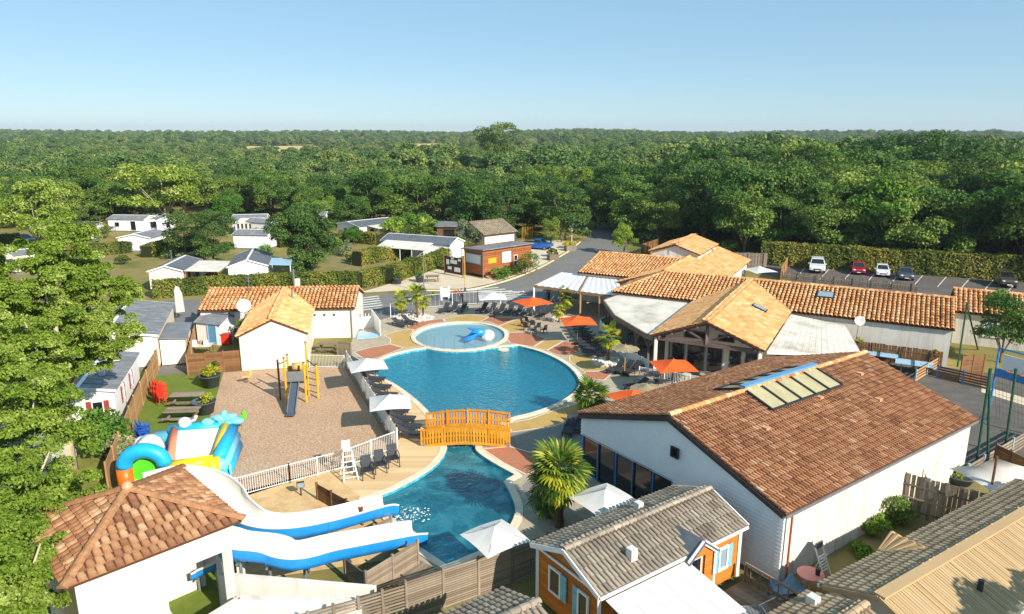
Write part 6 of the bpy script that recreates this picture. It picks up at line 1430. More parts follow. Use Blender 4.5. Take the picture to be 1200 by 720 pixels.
# palms on the terrace
PG = 'small terrace palms'
palm('fan_palm', 'short fan palm of the trio in the white stone bed beside the amenity block', G(471, 372), 1.9, 1.2, 24, ['leaf_palm_yellow'], 1, .11)
palm('fan_palm', 'tallest fan palm of the trio in the white stone bed', G(489, 373), 2.6, 1.25, 26, ['leaf_palm_yellow', 'leaf_palm'], 2, .12)
palm('fan_palm', 'smallest fan palm of the trio beside the lounger trio', G(496, 371), 1.6, 1.05, 22, ['leaf_palm_yellow'], 3, .1)
palm('fan_palm', 'fan palm beside the pergola and white stone circle', G(663, 369), 2.0, 1.25, 24, ['leaf_palm_yellow', 'leaf_palm'], 4, .13)
palm('fan_palm', 'little yellow-green fan palm at the pergola stone circle', G(655, 378), 1.3, .95, 18, ['leaf_palm_yellow'], 5, .1)
palm('fan_palm', 'twin-trunk fan palm in white stones by the straw parasol', G(712, 424), 2.3, 1.35, 26, ['leaf_palm_yellow', 'leaf_palm'], 6, .14)
palm('fan_palm', 'bushy low fan palm at the pool edge beside the hall roof', G(690, 488), 1.5, 1.5, 44, ['leaf_palm'], 7, .16, low=-45)
palm('fan_palm', 'large fan palm with hanging yellowing fronds beside the white parasols', G(655, 618), 3.05, 1.65, 78, ['leaf_palm_yellow', 'leaf_palm', 'leaf_palm', 'leaf_palm'], 8, .2, low=-85)
palm('fan_palm', 'small fan palm at the foot of the large fan palm', G(650, 618) + Vector((-.2, .9, 0)), 1.5, 1.35, 36, ['leaf_palm'], 9, .14)
for lab, (u, v), rr in (('ring of white stones round the palm trio', (484, 373), 2.2), ('ring of white stones round the pergola palms', (658, 375), 1.3), ('ring of white stones round the twin-trunk palm', (714, 425), 1.6)):
    M = MB(); c = G(u, v); r_ = random.Random(int(u))
    for i in range(220): a = r_.random() * 6.28; d = rr * math.sqrt(r_.random()); M.ball((c.x + math.cos(a) * d, c.y + math.sin(a) * d * .8, .05), r_.uniform(.06, .14), 5, 4)
    tag(M.build('white_stones', 'stone'), lab, 'stones', kind='stuff')
# ================================================================ playground
pc_ = G(355, 468); pl = empty('play_tower', (pc_.x, pc_.y, .02), R(8), 'yellow-posted climbing tower with dark metal slide on the gravel', 'play equipment')
posts = [(-1.0, -.7, 3.4), (.35, -.7, 3.0), (-1.0, .7, 3.2), (.35, .7, 4.1), (1.1, .0, 2.6), (-1.6, .1, 3.0)]
for x, y, h_ in posts:
    p = MB().tube([(x, y, 0), (x, y, h_)], .075, 8).build('post', 'play_yellow' if x > -1.5 else 'wood_brown', pl); MB().tube([(x, y, h_), (x, y, h_ + .08)], [.09, .06], 8).build('cap', 'metal_dark', p)
MB().box((-.32, 0, 1.5), (1.3, 1.35, .08)).build('platform', 'metal_dark', pl)
for y in (-.7, .7): MB().box((-.32, y, 2.0), (1.2, .04, .75)).build('side_panel', 'wood_tan' if y > 0 else 'metal_grey', pl)
M = MB(); M.tube([(-.6, .2, 2.4), (.1, .25, 2.5)], .3, 12); M.build('crawl_ring', 'pale_wood', pl, True)
for sg in (-1, 1): MB().bar((-.32 + .28 * sg, -.8, 1.62), (-.32 + .28 * sg, -3.2, .25), .04, .2).build('slide_side', 'metal_grey', pl)
MB().bar((-.32, -.8, 1.52), (-.32, -3.2, .18), .52, .03).build('slide_bed', 'car_grey', pl); MB().box((-.32, -3.4, .17), (.6, .45, .04)).build('slide_lip', 'car_grey', pl)
for k in range(4): MB().tube([(1.1, 0, .4 + k * .5), (.35, .7, .4 + k * .5)], .03, 6).build('rung', 'metal_dark', pl)
MB().tube([(1.1, 0, 2.4), (.35, .7, 2.8)], .04, 6).build('top_bar', 'metal_dark', pl); MB().tube([(-1.6, .1, 2.7), (-1.0, .7, 2.8)], .04, 6).build('top_bar', 'metal_dark', pl)
MB().slab([(1.0, .1, 1.0), (1.25, .05, 1.0), (1.25, .05, 2.2), (1.0, .1, 2.2)], .06).build('climb_panel', 'pale_wood', pl)
for (u, v), lab, m1 in (((289, 449), 'small tan spring rider near the amenity block wall', 'pale_wood'), ((281, 500), 'small green spring rider on the open gravel', 'pvc_green')):
    s_ = empty('spring_rider', (*G(u, v).xy, .02), R(30), lab, 'spring rider'); pts = [(math.cos(a) * .12, math.sin(a) * .12, .02 + a * .022) for a in np.linspace(0, 6 * math.pi, 40)]
    MB().tube(pts, .02, 5).build('spring', 'metal_dark', s_); MB().box((0, 0, .52), (.7, .26, .14)).build('seat', m1, s_); MB().slab([(.25, .02, .5), (.5, .02, .55), (.45, .02, 1.0), (.2, .02, .95)], .06).build('head_panel', m1, s_); MB().bar((.2, -.2, .85), (.2, .2, .85), .035).build('handle', 'metal_dark', s_)
# planters, bench, chairs on the lawn
def planter(u, v, label, r=.75, h_=.9, lm='leaf_palm', agave=True, seed=1, pm='pot_grey'):
    o = empty('planter', (*G(u, v).xy, .01), 0, label, 'planter'); MB().lathe([(r * .72, 0), (r, h_), (r * 1.04, h_), (r * 1.04, h_ - .06), (r * .9, h_ - .06), (r * .9, h_ - .12), (.02, h_ - .12)], n=20).build('pot', pm, o, True)
    if agave:
        ms = [frond_mesh(r * 1.3, 9, lm, seed + k, 60) for k in range(2)]
        for i in range(16): link('leaf', ms[i % 2], o, (0, 0, h_), (0, -R(random.uniform(15, 75)), i * 2.4))
    C, rad = crown_clumps(seed, r * .6, .3, h_ + .1, 8, r * .35); V, F, t = leaf_cloud(C, rad, 260, .18, seed); link('foliage', np_mesh('foliage', V, F, MATS[lm], t), o); return o
planter(247, 453, 'round dark planter with spiky palm beside the board wall', .8, .95, 'leaf_palm_yellow', True, 4)
planter(240, 484, 'round dark planter with yellow flowering shrub beside the picnic table', .8, .9, 'leaf_palm_yellow', False, 6)
planter(252, 437, 'small orange planter at the board wall corner', .42, .55, 'leaf_dark', True, 8, 'pot_orange')
def picnic(u, v, label, rz, L=2.2, group=None):
    o = empty('picnic_table', (*G(u, v).xy, .01), rz, label, 'table', group)
    for i in range(6): MB().box((0, -.42 + i * .17, .78), (L, .155, .045)).build('top_plank', 'wood_grey', o)
    for sg in (-1, 1):
        MB().bar((sg * L * .38, -.5, 0), (sg * L * .38, .3, .76), .09, .05).build('leg', 'wood_grey_v', o); MB().bar((sg * L * .38, .5, 0), (sg * L * .38, -.3, .76), .09, .05).build('leg', 'wood_grey_v', o)
        MB().box((0, sg * .78, .45), (L, .26, .045)).build('bench_plank', 'wood_grey', o); MB().bar((sg * L * .38, -.8, .4), (sg * L * .38, .8, .4), .05, .1).build('crossbar', 'wood_grey_v', o)
    return o
picnic(221, 474, 'weathered wooden picnic table on the turf lawn', R(5)); picnic(215, 493, 'weathered wooden table half hidden behind the bouncy castle', R(5))
for i in range(9): chair(185 + (i % 3) * 3.2, 470 - (i // 3) * 6.0 + (i % 3) * .8, 110, 'red plastic chair stacked along the board fence', 'red chairs along the board fence', 'chair_red', z=.02 + (i % 3) * .14)
for i in range(6): chair(167 + (i % 2) * 4.5, 520 - (i // 2) * 6, 115, 'blue plastic chair stacked beside the bouncy castle', 'blue chairs beside the bouncy castle', 'chair_blue', z=.02 + (i % 3) * .16)
# left board fence along the lawn
lf = [G(205, 398), G(186, 434), G(160, 492), G(128, 577)]
for i, (a, b) in enumerate(zip(lf[:-1], lf[1:])): slat_fence(['tan plank fence at the alley end of the lawn', 'tan plank fence behind the red chairs', 'long tan plank fence behind the bouncy castle'][i], b, a, 1.75, [2, 4, 5][i], 8, 'wood_tan', 'wood_tan', gap=.04)
slat_fence('low brown board yard wall facing the lawn beside the amenity block', G(221, 440), G(284, 434), 1.75, 3, 8, 'wood_brown', 'wood_brown', gap=.04)
slat_fence('pale board yard wall along the alley', G(221, 440), G(237, 372), 1.7, 5, 8, 'wood_tan', 'wood_tan', gap=.04)
# shed and clutter in the yard
sf = frame_from(G(232, 402), G(259, 405)); sl = (G(259, 405) - G(232, 402)).length; shd = empty('garden_shed', (0, 0, 0), 0, 'small shed with grey pitched roof and pale blue door inside the board yard', 'shed')
gable_walls(shd, sf, 0, sl, 0, 2.6, 2.0, 2.55, 's', 'white_siding'); plain_roof(shd, sf, sl, 2.6, 2.0, 2.6, 's', 'roof_grey', .15, .1, 'roof_grey'); opening(shd, sf(sl * .68, -.02, 1.05), -sf.b, 1.0, 1.8, 'blue_pale', 'skylight_blue', name='door')
wt = empty('work_table', (*G(236, 416).xy, 0), R(4), 'white covered table with boxes in the board yard', 'table'); MB().box((0, 0, .9), (2.0, 1.0, .08)).build('top', 'plastic_white', wt)
for x in (-.9, .9):
    for y in (-.4, .4): MB().bar((x, y, 0), (x, y, .88), .08).build('leg', 'wood_brown', wt)
for i, (x, y, s_) in enumerate(((-.6, .1, .35), (0, .2, .28), (.5, 0, .4))): tag(MB().box((wt.location.x + x, wt.location.y + y, .94 + s_ / 2), (s_ * 1.2, s_, s_), rz=i).build('box', ['paper', 'wood_tan', 'plastic_white'][i]), ['pale carton on the white yard table', 'brown carton on the white yard table', 'white tub on the white yard table'][i], 'box')
for i, (u, v) in enumerate(((266, 404), (273, 398))): 
    b_ = empty('wheeled_bin', (*G(u, v).xy, 0), i, ['red wheeled bin beside the amenity gable', 'red crate trolley behind the red bin'][i], 'bin'); MB().prism([(-.35, -.3), (.35, -.3), (.38, .32), (-.38, .32)], .1, 1.0).build('body', 'chair_red', b_); MB().box((0, 0, 1.04), (.82, .7, .07)).build('lid', 'shutter_red', b_)
    for x in (-.3, .3): MB().tube([(x - .04, .3, .12), (x + .04, .3, .12)], .12, 10).build('wheel', 'rubber', b_)
bush('climbing_plant', 'dark leafy climber against the amenity block dish mast', G(277, 408) + Vector((0, 1, 0)), .9, 2.8, 'leaf_dark', 700, 321, .16)
# timber benches and pallet screen by the amenity block right wing
picnic(385, 412, 'grey wooden table beside the amenity block right wing', R(0), 1.8)
slat_fence('grey pallet screen by the playground corner railing', G(396, 417), G(412, 419), 1.3, 1, 7, 'wood_grey', 'wood_grey', gap=.25)
# ================================================================ bouncy castle
bc = empty('bouncy_castle', (0, 0, 0), 0, 'inflatable bouncy castle with blue arch, yellow beams and white jumping bed', 'bouncy castle')
bo = G(144, 580).xy; bx_ = (G(258, 570).xy - bo).normalized(); byv = Vector((-bx_.y, bx_.x)); BWd = (G(258, 570).xy - bo).length
def B3(x, y, z): p = bo + bx_ * x + byv * y * .8; return Vector((p.x, p.y, z * .8))
def puff(name, pts, r, m, n=12): return MB().tube([B3(*p) for p in pts], r, n).build(name, m, bc, True)
BDp = 5.6
for i in range(7):
    y = .4 + i * .85; puff('bed_tube', [(.3, y, .38), (BWd - .1, y, .38)], .44, 'pvc_white')
puff('side_tube', [(BWd, .1, .5), (BWd, BDp, .5)], .52, 'pvc_blue'); puff('side_tube', [(BWd, .3, 1.25), (BWd, BDp, 1.25)], .45, 'pvc_sky'); puff('side_tube', [(BWd, .6, 1.9), (BWd, BDp, 1.95)], .36, 'pvc_blue')
puff('back_wall', [(.4, BDp, .55), (BWd, BDp, .55)], .6, 'pvc_blue'); puff('back_wall', [(.6, BDp, 1.5), (BWd - .1, BDp, 1.5)], .5, 'pvc_sky'); puff('back_wall', [(1.4, BDp, 2.1), (BWd - .2, BDp, 2.15)], .36, 'pvc_blue')
M = MB(); M.add([B3(1.9, BDp - .3, 2.25), B3(BWd - .5, BDp - .3, 2.25), B3(BWd - .45, 1.0, 1.0), B3(2.4, 1.0, 1.0), B3(1.9, BDp - .3, 2.05), B3(BWd - .5, BDp - .3, 2.05), B3(BWd - .45, 1.0, .8), B3(2.4, 1.0, .8)], [(0, 3, 2, 1), (4, 5, 6, 7), (0, 1, 5, 4), (1, 2, 6, 5), (2, 3, 7, 6), (3, 0, 4, 7)]); M.build('slide_bed', 'pvc_white', bc)
puff('slide_edge', [(1.75, BDp - .3, 2.3), (2.2, 1.4, 1.2)], .22, 'pvc_coral'); puff('slide_edge', [(BWd - .35, BDp - .2, 2.35), (BWd - .3, .9, 1.5)], .25, 'pvc_yellow')
puff('front_beam', [(2.3, .35, 1.55), (BWd - .3, .35, 1.75)], .36, 'pvc_yellow'); puff('front_column', [(BWd - .35, .3, 0), (BWd - .35, .3, 2.0)], .42, 'pvc_yellow'); puff('front_column', [(2.25, .2, 0), (2.25, .2, 1.7)], .36, 'pvc_yellow')
puff('front_column', [(.2, .2, 0), (.2, .2, 1.9)], .42, 'pvc_orange'); puff('front_column', [(2.85, .3, 0), (2.85, .3, 1.3)], .3, 'pvc_sky')
puff('entrance_arch', [(.2 + 1.02 - 1.02 * math.cos(a), .2, 1.9 + 1.1 * math.sin(a)) for a in np.linspace(0, math.pi, 13)], .42, 'pvc_blue')
puff('arch_cover', [(1.2, .5, 2.5), (1.25, 1.6, 2.6), (1.3, 2.6, 2.0)], [.6, .75, .5], 'pvc_white')
M = MB(); M.slab([B3(.5, .25, .1), B3(1.95, .25, .1), B3(1.95, .25, 1.9), B3(1.2, .25, 2.6), B3(.5, .25, 1.9)], .06); M.build('door_flap', 'pvc_green', bc)
M = MB(); M.slab([B3(3.0, .3, .5), B3(BWd - .7, .3, .5), B3(BWd - .7, .3, 1.4), B3(3.0, .3, 1.3)], .05); M.build('net_window', 'pvc_dark', bc)
for k in range(4): puff('window_bar', [(3.3 + k * .75, .22, .45), (3.3 + k * .75, .22, 1.45)], .07, 'pvc_sky', 8)
# round toppers on the walls
M = MB(); M.ball(B3(.6, 2.6, 2.55), (.42, .42, .38)); M.build('topper_ball', 'pvc_white', bc, True); puff('topper_band', [tuple(v) for v in [(.6 + .44 * math.cos(a), 2.6 + .44 * math.sin(a), 2.5) for a in np.linspace(0, 6.28, 17)]], .1, 'pvc_coral', 8); MB().ball(B3(.6, 2.6, 2.0), (.5, .5, .4)).build('topper_neck', 'pvc_sky', bc, True)
MB().ball(B3(2.3, BDp, 2.65), (.4, .35, .34)).build('topper_ball', 'pvc_white', bc, True); puff('topper_arm', [(2.6, BDp, 2.7), (2.9, BDp, 2.85), (3.0, BDp, 3.15)], .09, 'pvc_white', 8)
for k in range(5): a = R(90 + k * 72); puff('star_point', [(4.6, BDp - .1, 2.75), (4.6 + .75 * math.cos(a), BDp - .1, 2.8 + .65 * math.sin(a))], [.34, .1], 'pvc_sky', 10)
MB().ball(B3(3.6, BDp, 2.55), (.4, .3, .25)).build('topper_lobe', 'pvc_sky', bc, True); MB().ball(B3(5.2, BDp, 2.5), (.5, .3, .22)).build('topper_lobe', 'pvc_sky', bc, True)
bush('reed_clump', 'tall green reed clump between the mobile home and board fence', G(122, 545) + Vector((-.6, 1.0, 0)), 1.7, 3.0, 'leaf_bright', 4200, 610, .2, 'plant', k=30)
bush('reed_clump', 'low yellowing reed clump at the board fence foot', G(140, 540), 1.0, 1.6, 'leaf_grey', 1500, 611, .18, 'plant')
# sand patch: floodlight
flt = empty('floodlight', G(353, 581), R(20), 'small black floodlight on a short post in the sand', 'lamp'); MB().tube([(0, 0, 0), (0, 0, .5)], .04).build('post', 'metal_dark', flt); MB().box((0, 0, .65), (.4, .15, .32)).build('head', 'metal_dark', flt); MB().box((0, -.08, .65), (.34, .02, .26)).build('lens', 'glass_pale', flt)
# ================================================================ cars
def make_car(name, label, loc, rz, pm, L=4.1, Wd=1.75, H=1.5, style='hatch', cat='car', group=None):
    o = empty(name, loc, rz, label, cat, group); hw = Wd / 2; hb = H * .58
    # side profile (x forward), lower body and glasshouse
    if style == 'suv': low = [(-.5, .32), (-.5, .62), (-.47, .66), (.2, .66), (.44, .60), (.5, .48), (.5, .3)]; top = [(-.47, .66), (-.44, 1.0), (.0, 1.0), (.22, .66)]
    elif style == 'pickup': low = [(-.5, .38), (-.5, .66), (-.05, .66), (.22, .66), (.46, .62), (.5, .5), (.5, .35)]; top = [(-.08, .66), (-.06, 1.0), (.12, 1.0), (.26, .66)]
    else: low = [(-.5, .3), (-.5, .6), (-.48, .66), (.2, .64), (.42, .55), (.5, .42), (.5, .26)]; top = [(-.46, .66), (-.36, .98), (-.02, 1.0), (.25, .64)]
    def loft(prof, ws, m, name, parent, zlift=0, ins=0):
        secs = []; k = len(prof); M = MB(); vs = []
        for w, sc in ws:
            for x, z in prof: vs.append((x * L * sc, w, z * H + zlift))
        n = len(ws); fs = [tuple(range(k - 1, -1, -1)), tuple((n - 1) * k + i for i in range(k))]
        for i in range(n - 1):
            for j in range(k): fs.append((i * k + j, i * k + (j + 1) % k, (i + 1) * k + (j + 1) % k, (i + 1) * k + j))
        M.add(vs, fs); return M.build(name, m, parent, False)
    prof = [(x, z) for x, z in low]
    loft([(x, max(z, .22)) for x, z in low] + [(.3, .18), (-.42, .18)], [(-hw, .93), (-hw * .97, .985), (-hw * .8, 1), (hw * .8, 1), (hw * .97, .985), (hw, .93)], pm, 'body', o)
    k = len(top); M = MB(); vs = []
    for w, t in ((-1, 0), (1, 0)):
        for x, z in top: f = (z - .64) / .36; vs.append((x * L, w * hw * (.93 - .16 * f), z * H))
    M.add(vs, [(3, 2, 1, 0), (4, 5, 6, 7)] + [(i, (i + 1) % 4, 4 + (i + 1) % 4, 4 + i) for i in range(4)]); M.build('cabin', pm, o)
    def quad(name, a, b, lo, hi, m, side=None, out=.012):
        pa, pb = Vector((top[a][0] * L, 0, top[a][1] * H)), Vector((top[b][0] * L, 0, top[b][1] * H)); p0, p1 = pa.lerp(pb, lo), pa.lerp(pb, hi); n = Vector(((pb - pa).z, 0, -(pb - pa).x)).normalized()
        if n.x * (1 if a == 3 or b == 3 else -1) < 0: n = -n
        w0, w1 = hw * (.93 - .16 * ((p0.z / H - .64) / .36)) - .08, hw * (.93 - .16 * ((p1.z / H - .64) / .36)) - .08
        MB().add([p0 + n * out + Vector((0, -w0, 0)), p0 + n * out + Vector((0, w0, 0)), p1 + n * out + Vector((0, w1, 0)), p1 + n * out + Vector((0, -w1, 0))], [(0, 1, 2, 3)]).build(name, m, o)
    quad('windscreen', 3, 2, .06, .9, 'glass'); quad('rear_window', 0, 1, .1, .85, 'glass')
    for sg in (-1, 1):
        q = [top[0][0] * .9, top[1][0] * .95, top[2][0] - .0, top[3][0] * .86]; zl, zh = .69 * H, .95 * H; yl, yh = sg * (hw * .915 + .014), sg * (hw * .79 + .014)
        MB().add([(q[0] * L, yl, zl), (q[3] * L, yl, zl), (q[2] * L + .05, yh, zh), (q[1] * L, yh, zh)], [(0, 1, 2, 3) if sg < 0 else (3, 2, 1, 0)]).build('side_window', 'glass', o)
        for x in (-.31, .31):
            wr = .32 if style != 'suv' else .36; w = MB().tube([(x * L, sg * (hw - .2), wr), (x * L, sg * (hw + .015), wr)], wr, 16).build('wheel', 'rubber', o); MB().tube([(x * L, sg * (hw - .1), wr), (x * L, sg * (hw + .03), wr)], wr * .62, 12).build('rim', 'rim', w)
        MB().ball((L * .47, sg * hw * .7, .5 * H if style != 'hatch' else .48 * H), (.14, .2, .1), 8, 6).build('headlight', 'headlight', o); MB().box((-L * .495, sg * hw * .75, .56 * H), (.06, .25, .2)).build('tail_light', 'car_red', o)
        MB().box((L * .17, sg * (hw + .09), .68 * H), (.12, .18, .12)).build('mirror', pm, o)
    MB().box((L * .495, 0, .36 * H), (.05, Wd * .5, .16)).build('grille', 'grille', o); MB().box((L * .503, 0, .28 * H), (.03, .5, .11)).build('number_plate', 'paper', o)
    if style == 'pickup':
        MB().box((-L * .29, 0, .62 * H), (L * .36, Wd * .8, .2)).build('load_bed', 'grille', o)
    return o
def car_at(u, v): return Vector((*G(u, v).xy, .012))
dirn = math.atan2((G(945, 330) - G(957, 312)).y, (G(945, 330) - G(957, 312)).x)
PKD = R(-112)
make_car('parked_car', 'white sport utility car parked against the hedge', car_at(957, 318), PKD, 'car_white', 4.8, 2.05, 1.8, 'suv')
make_car('parked_car', 'dark red hatchback parked against the hedge', car_at(1005, 320), PKD, 'car_red', 4.0, 1.72, 1.5)
make_car('parked_car', 'small white rounded city car parked against the hedge', car_at(1033, 323), PKD, 'car_white', 3.6, 1.65, 1.5)
make_car('parked_car', 'dark grey hatchback parked against the hedge', car_at(1060, 326.5), PKD, 'car_grey', 4.1, 1.76, 1.47)
make_car('parked_van', 'dark olive van parked in the shade of the hedge', car_at(1177, 335), PKD, 'car_dark', 4.4, 1.8, 1.85, 'suv', 'van')
make_car('pickup_truck', 'blue pickup truck parked beside the beige cabin', car_at(630, 292), R(-25), 'car_blue', 5.2, 1.85, 1.75, 'pickup', 'truck')
make_car('parked_car', 'dark car parked under the yellow-green plane tree', car_at(30, 285), R(-30), 'car_grey', 4.1, 1.75, 1.5)
# low picket fence between car park and roof, wooden yard fence
board_fence('dark picket fence along the near side of the car park', G(915, 327), G(1075, 342), 1.0, 1.0, .3, 'wood_grey_v', 2, .12)
board_fence('timber screen fence beside the small yard and lilac parasol', G(858, 312), G(898, 313), 2.0, 2.0, .2, 'wood_grey_v', 2)
board_fence('tan timber end screen of the small yard by the car park', G(914, 329), G(922, 316), 1.8, 1.8, .2, 'wood_tan', 2)
board_fence('brown timber bin screen beside the reception roof', G(752, 300), G(762, 304), 1.9, 1.9, .2, 'wood_brown', 2)
board_fence('brown timber bin screen return towards the wood', G(752, 300), G(771, 293), 1.9, 1.9, .2, 'wood_brown', 2)
# ================================================================ road side things
def lamp(u, v, h_, label, m='metal_grey'):
    o = empty('lamp_post', G(u, v), 0, label, 'lamp'); MB().tube([(0, 0, 0), (0, 0, h_)], [.07, .045], 8).build('pole', m, o); MB().box((0, -.12, h_ + .03), (.16, .4, .09)).build('head', 'metal_grey', o); MB().box((0, 0, .3), (.3, .3, .6)).build('base', 'pot_grey', o)
lamp(497, 343, 4.6, 'grey lamp post beside the notice boards'); lamp(545, 343, 5.2, 'tan timber lamp post in front of the kiosk', 'pale_wood'); lamp(658, 284, 4.0, 'green-white lamp post at the site entrance'); lamp(203, 319, 3.0, 'short lamp post between the cabins')
tt = empty('totem_sign', G(670, 283), 0, 'tall blue and white entrance totem sign by the road', 'sign'); MB().bar((0, 0, 0), (0, 0, 5.2), .35, .12).build('panel', 'plastic_white', tt)
for z in (4.7, 3.7, 2.6): MB().box((0, -.1, z), (.5, .1, .6)).build('sign_band', 'plastic_blue', tt)
for k, (u, v, lab) in enumerate(((466, 333, 'dark round planter with spiky plant at the hedge foot'), (492, 331, 'dark round planter beside the picnic benches'))): planter(u, v, lab, .6, .8, 'leaf_dark', True, 20 + k)
picnic(507, 330, 'brown picnic bench beside the notice board', R(10), 1.8); 
for k, (u, v) in enumerate(((508, 352), (534, 351))):
    o = empty('flower_trough', G(u, v), R(3), ['grey flower trough with yellow flowers beside the white gate', 'grey flower trough with red flowers beside the white gate'][k], 'planter'); MB().box((0, 0, .35), (1.6, .6, .7)).build('trough', 'pot_grey', o); C, rad = crown_clumps(k, .5, .15, .8, 8, .2); V, F, t = leaf_cloud(C, rad, 160, .16, k); link('flowers', np_mesh('flowers', V, F, MATS['leaf_palm_yellow' if k == 0 else 'flower_red'], t), o)
wg = empty('white_gate_posts', G(522, 352), R(3), 'pair of white gate posts with panel between flower troughs', 'gate')
for x in (-.45, .45): MB().bar((x, 0, 0), (x, 0, 1.6), .2).build('post', 'white_paint', wg)
MB().box((0, 0, .9), (.7, .06, 1.0)).build('panel', 'paper', wg)
for k, (u, v, rx, h_, lm, lab) in enumerate(((615, 322, 2.4, 3.1, 'leaf_oak', 'large rounded green bush on the kiosk corner bed'), (588, 327, 1.5, 1.2, 'leaf_bright', 'low bright green plants beside the kiosk steps'), (600, 322, 1.5, 1.0, 'leaf_hedge', 'low olive bedding plants in the kiosk bed'), (667, 291, 1.2, 1.3, 'leaf_palm_yellow', 'yellow flowering plants at the entrance totem'), (647, 301, .9, 1.4, 'leaf_hedge', 'small shrub in the stone planter by the pickup'))): bush('shrub', lab, G(u, v), rx, h_, lm, 1300, 400 + k, .2)
for k, (u, v, w_) in enumerate(((648, 305, 1.6), (668, 294, 1.8))): tag(MB().box((*G(u, v).xy, .45), (w_, 1.0, .9), rz=.4).build('stone_planter', 'wood_grey_v'), ['stone planter block by the blue pickup', 'stone planter block under the yellow flowers'][k], 'planter')
# feathery bamboo and palms by the long mobile home
for k, (u, v, rx, h_) in enumerate(((460, 281, 2.6, 4.2), (475, 279, 2.8, 4.6), (492, 278, 2.8, 4.8), (504, 280, 2.4, 4.0), (545, 292, 2.2, 4.4), (556, 290, 2.0, 3.6))): bush('bamboo', ['pale bamboo clump behind the long white mobile home roof', 'feathery bamboo clump beside the long mobile home', 'tall bamboo clump next to the palm', 'yellow-green bamboo clump by the flat block', 'feathery bamboo beside the kiosk', 'lower feathery bamboo nearer the beige cabin'][k], G(u, v), rx, h_, 'leaf_grey' if k > 3 else 'leaf_bright', 1500, 430 + k, .3, 'plant')
palm('fan_palm', 'wild fan palm among the bamboo behind the long mobile home', G(500, 284), 2.4, 2.2, 22, ['leaf_palm'], 55, .18)
# ================================================================ person on the road side of the railing
def person(label, loc, rz, top, legs, hgt=1.72):
    o = empty('person', loc, rz, label, 'person'); s = hgt / 1.72
    me = bpy.data.meshes.new('body'); vs = [(0, 0, .95), (0, 0, 1.2), (0, 0, 1.42), (0, 0, 1.52), (0, -.01, 1.62), (0, 0, 1.71), (.2, 0, 1.4), (.25, .02, 1.13), (.24, -.1, .92), (.24, -.14, .84), (-.2, 0, 1.4), (-.25, .02, 1.13), (-.24, -.08, .92), (-.24, -.12, .84), (.1, 0, .88), (.11, -.05, .48), (.11, .0, .08), (.12, -.14, .04), (-.1, 0, .88), (-.11, .08, .48), (-.11, .12, .08), (-.12, -.02, .04)]
    ed = [(0, 1), (1, 2), (2, 3), (3, 4), (4, 5), (2, 6), (6, 7), (7, 8), (8, 9), (2, 10), (10, 11), (11, 12), (12, 13), (0, 14), (14, 15), (15, 16), (16, 17), (0, 18), (18, 19), (19, 20), (20, 21)]
    me.from_pydata(vs, ed, []); me.materials.append(MATS['skin']); b = link('body', me, o, sc=(s, s, s)); md = b.modifiers.new('skin', 'SKIN'); b.modifiers.new('sub', 'SUBSURF').render_levels = 1
    rad = [.15, .14, .15, .06, .1, .09, .06, .045, .035, .04, .06, .045, .035, .04, .09, .06, .045, .04, .09, .06, .045, .04]
    for v_, r_ in zip(me.skin_vertices[0].data, rad): v_.radius = (r_, r_ * (.75 if r_ > .13 else 1))
    me.skin_vertices[0].data[0].use_root = True
    MB().lathe([(.19, .88), (.2, 1.1), (.21, 1.35), (.1, 1.47)], n=12).build('shirt', top, o, True)
    for x, y in ((.1, -.03), (-.1, .06)): MB().tube([(x, y * .2, .95), (x * 1.1, y, .5), (x * 1.1, y * 1.4, .1)], [.12, .085, .07], 8).build('trouser_leg', legs, o, True)
    for x, y in ((.24, 0), (-.24, 0)): MB().tube([(x * .82, 0, 1.41), (x * 1.03, .02, 1.12)], [.08, .065], 8).build('sleeve', top, o, True)
    MB().ball((0, .02, 1.67), (.105, .115, .1), 10, 7).build('hair', 'door_dark', o, True); return o
person('person in dark clothes standing on the road behind the railing', G(541, 355.5), R(20), 'cloth_dark', 'cloth_dark', 1.75)
person('person in a dark red top standing beneath the pergola', G(643, 352), R(-30), 'shutter_red', 'cloth_dark', 1.7)
# ================================================================ sports court
def ptab(u, v, rz, label, group=None):
    o = empty('table_tennis_table', G(u, v), rz, label, 'table', group)
    for sg in (-1, 1): MB().box((sg * .685, 0, .76), (1.36, 1.52, .04)).build('table_half', 'blue_pale', o)
    MB().box((0, 0, .86), (.02, 1.7, .15)).build('net', 'net', o)
    for x in (-.9, .9): MB().bar((x, -.5, 0), (x, -.5, .75), .07).build('leg', 'metal_grey', o); MB().bar((x, .5, 0), (x, .5, .75), .07).build('leg', 'metal_grey', o); MB().bar((x, -.5, .1), (x, .5, .1), .05).build('foot_bar', 'metal_grey', o)
ptab(1070, 436, RF.ang, 'pale blue table tennis table on the court by the plank fence'); ptab(1030, 425, RF.ang, 'pale blue table tennis table half hidden behind the hall roof')
board_fence('dark vertical plank fence along the foot of the restaurant end wall', RF(13.4, 12.9), RF(20.8, 12.9), 1.5, 1.5, .22, 'wood_brown', 2)
for k, s_ in enumerate((14.6, 17.3, 20.3)): bush('tall_grass_plant', ['tan feathery plant at the white wall beside the awning', 'small tan plant in the middle of the white wall', 'dry feathery plant near the end of the white wall'][k], RF(s_, 13.2), .5, [2.6, 1.8, 2.4][k], 'leaf_palm_yellow', 130, 500 + k, .2, 'plant', k=6)
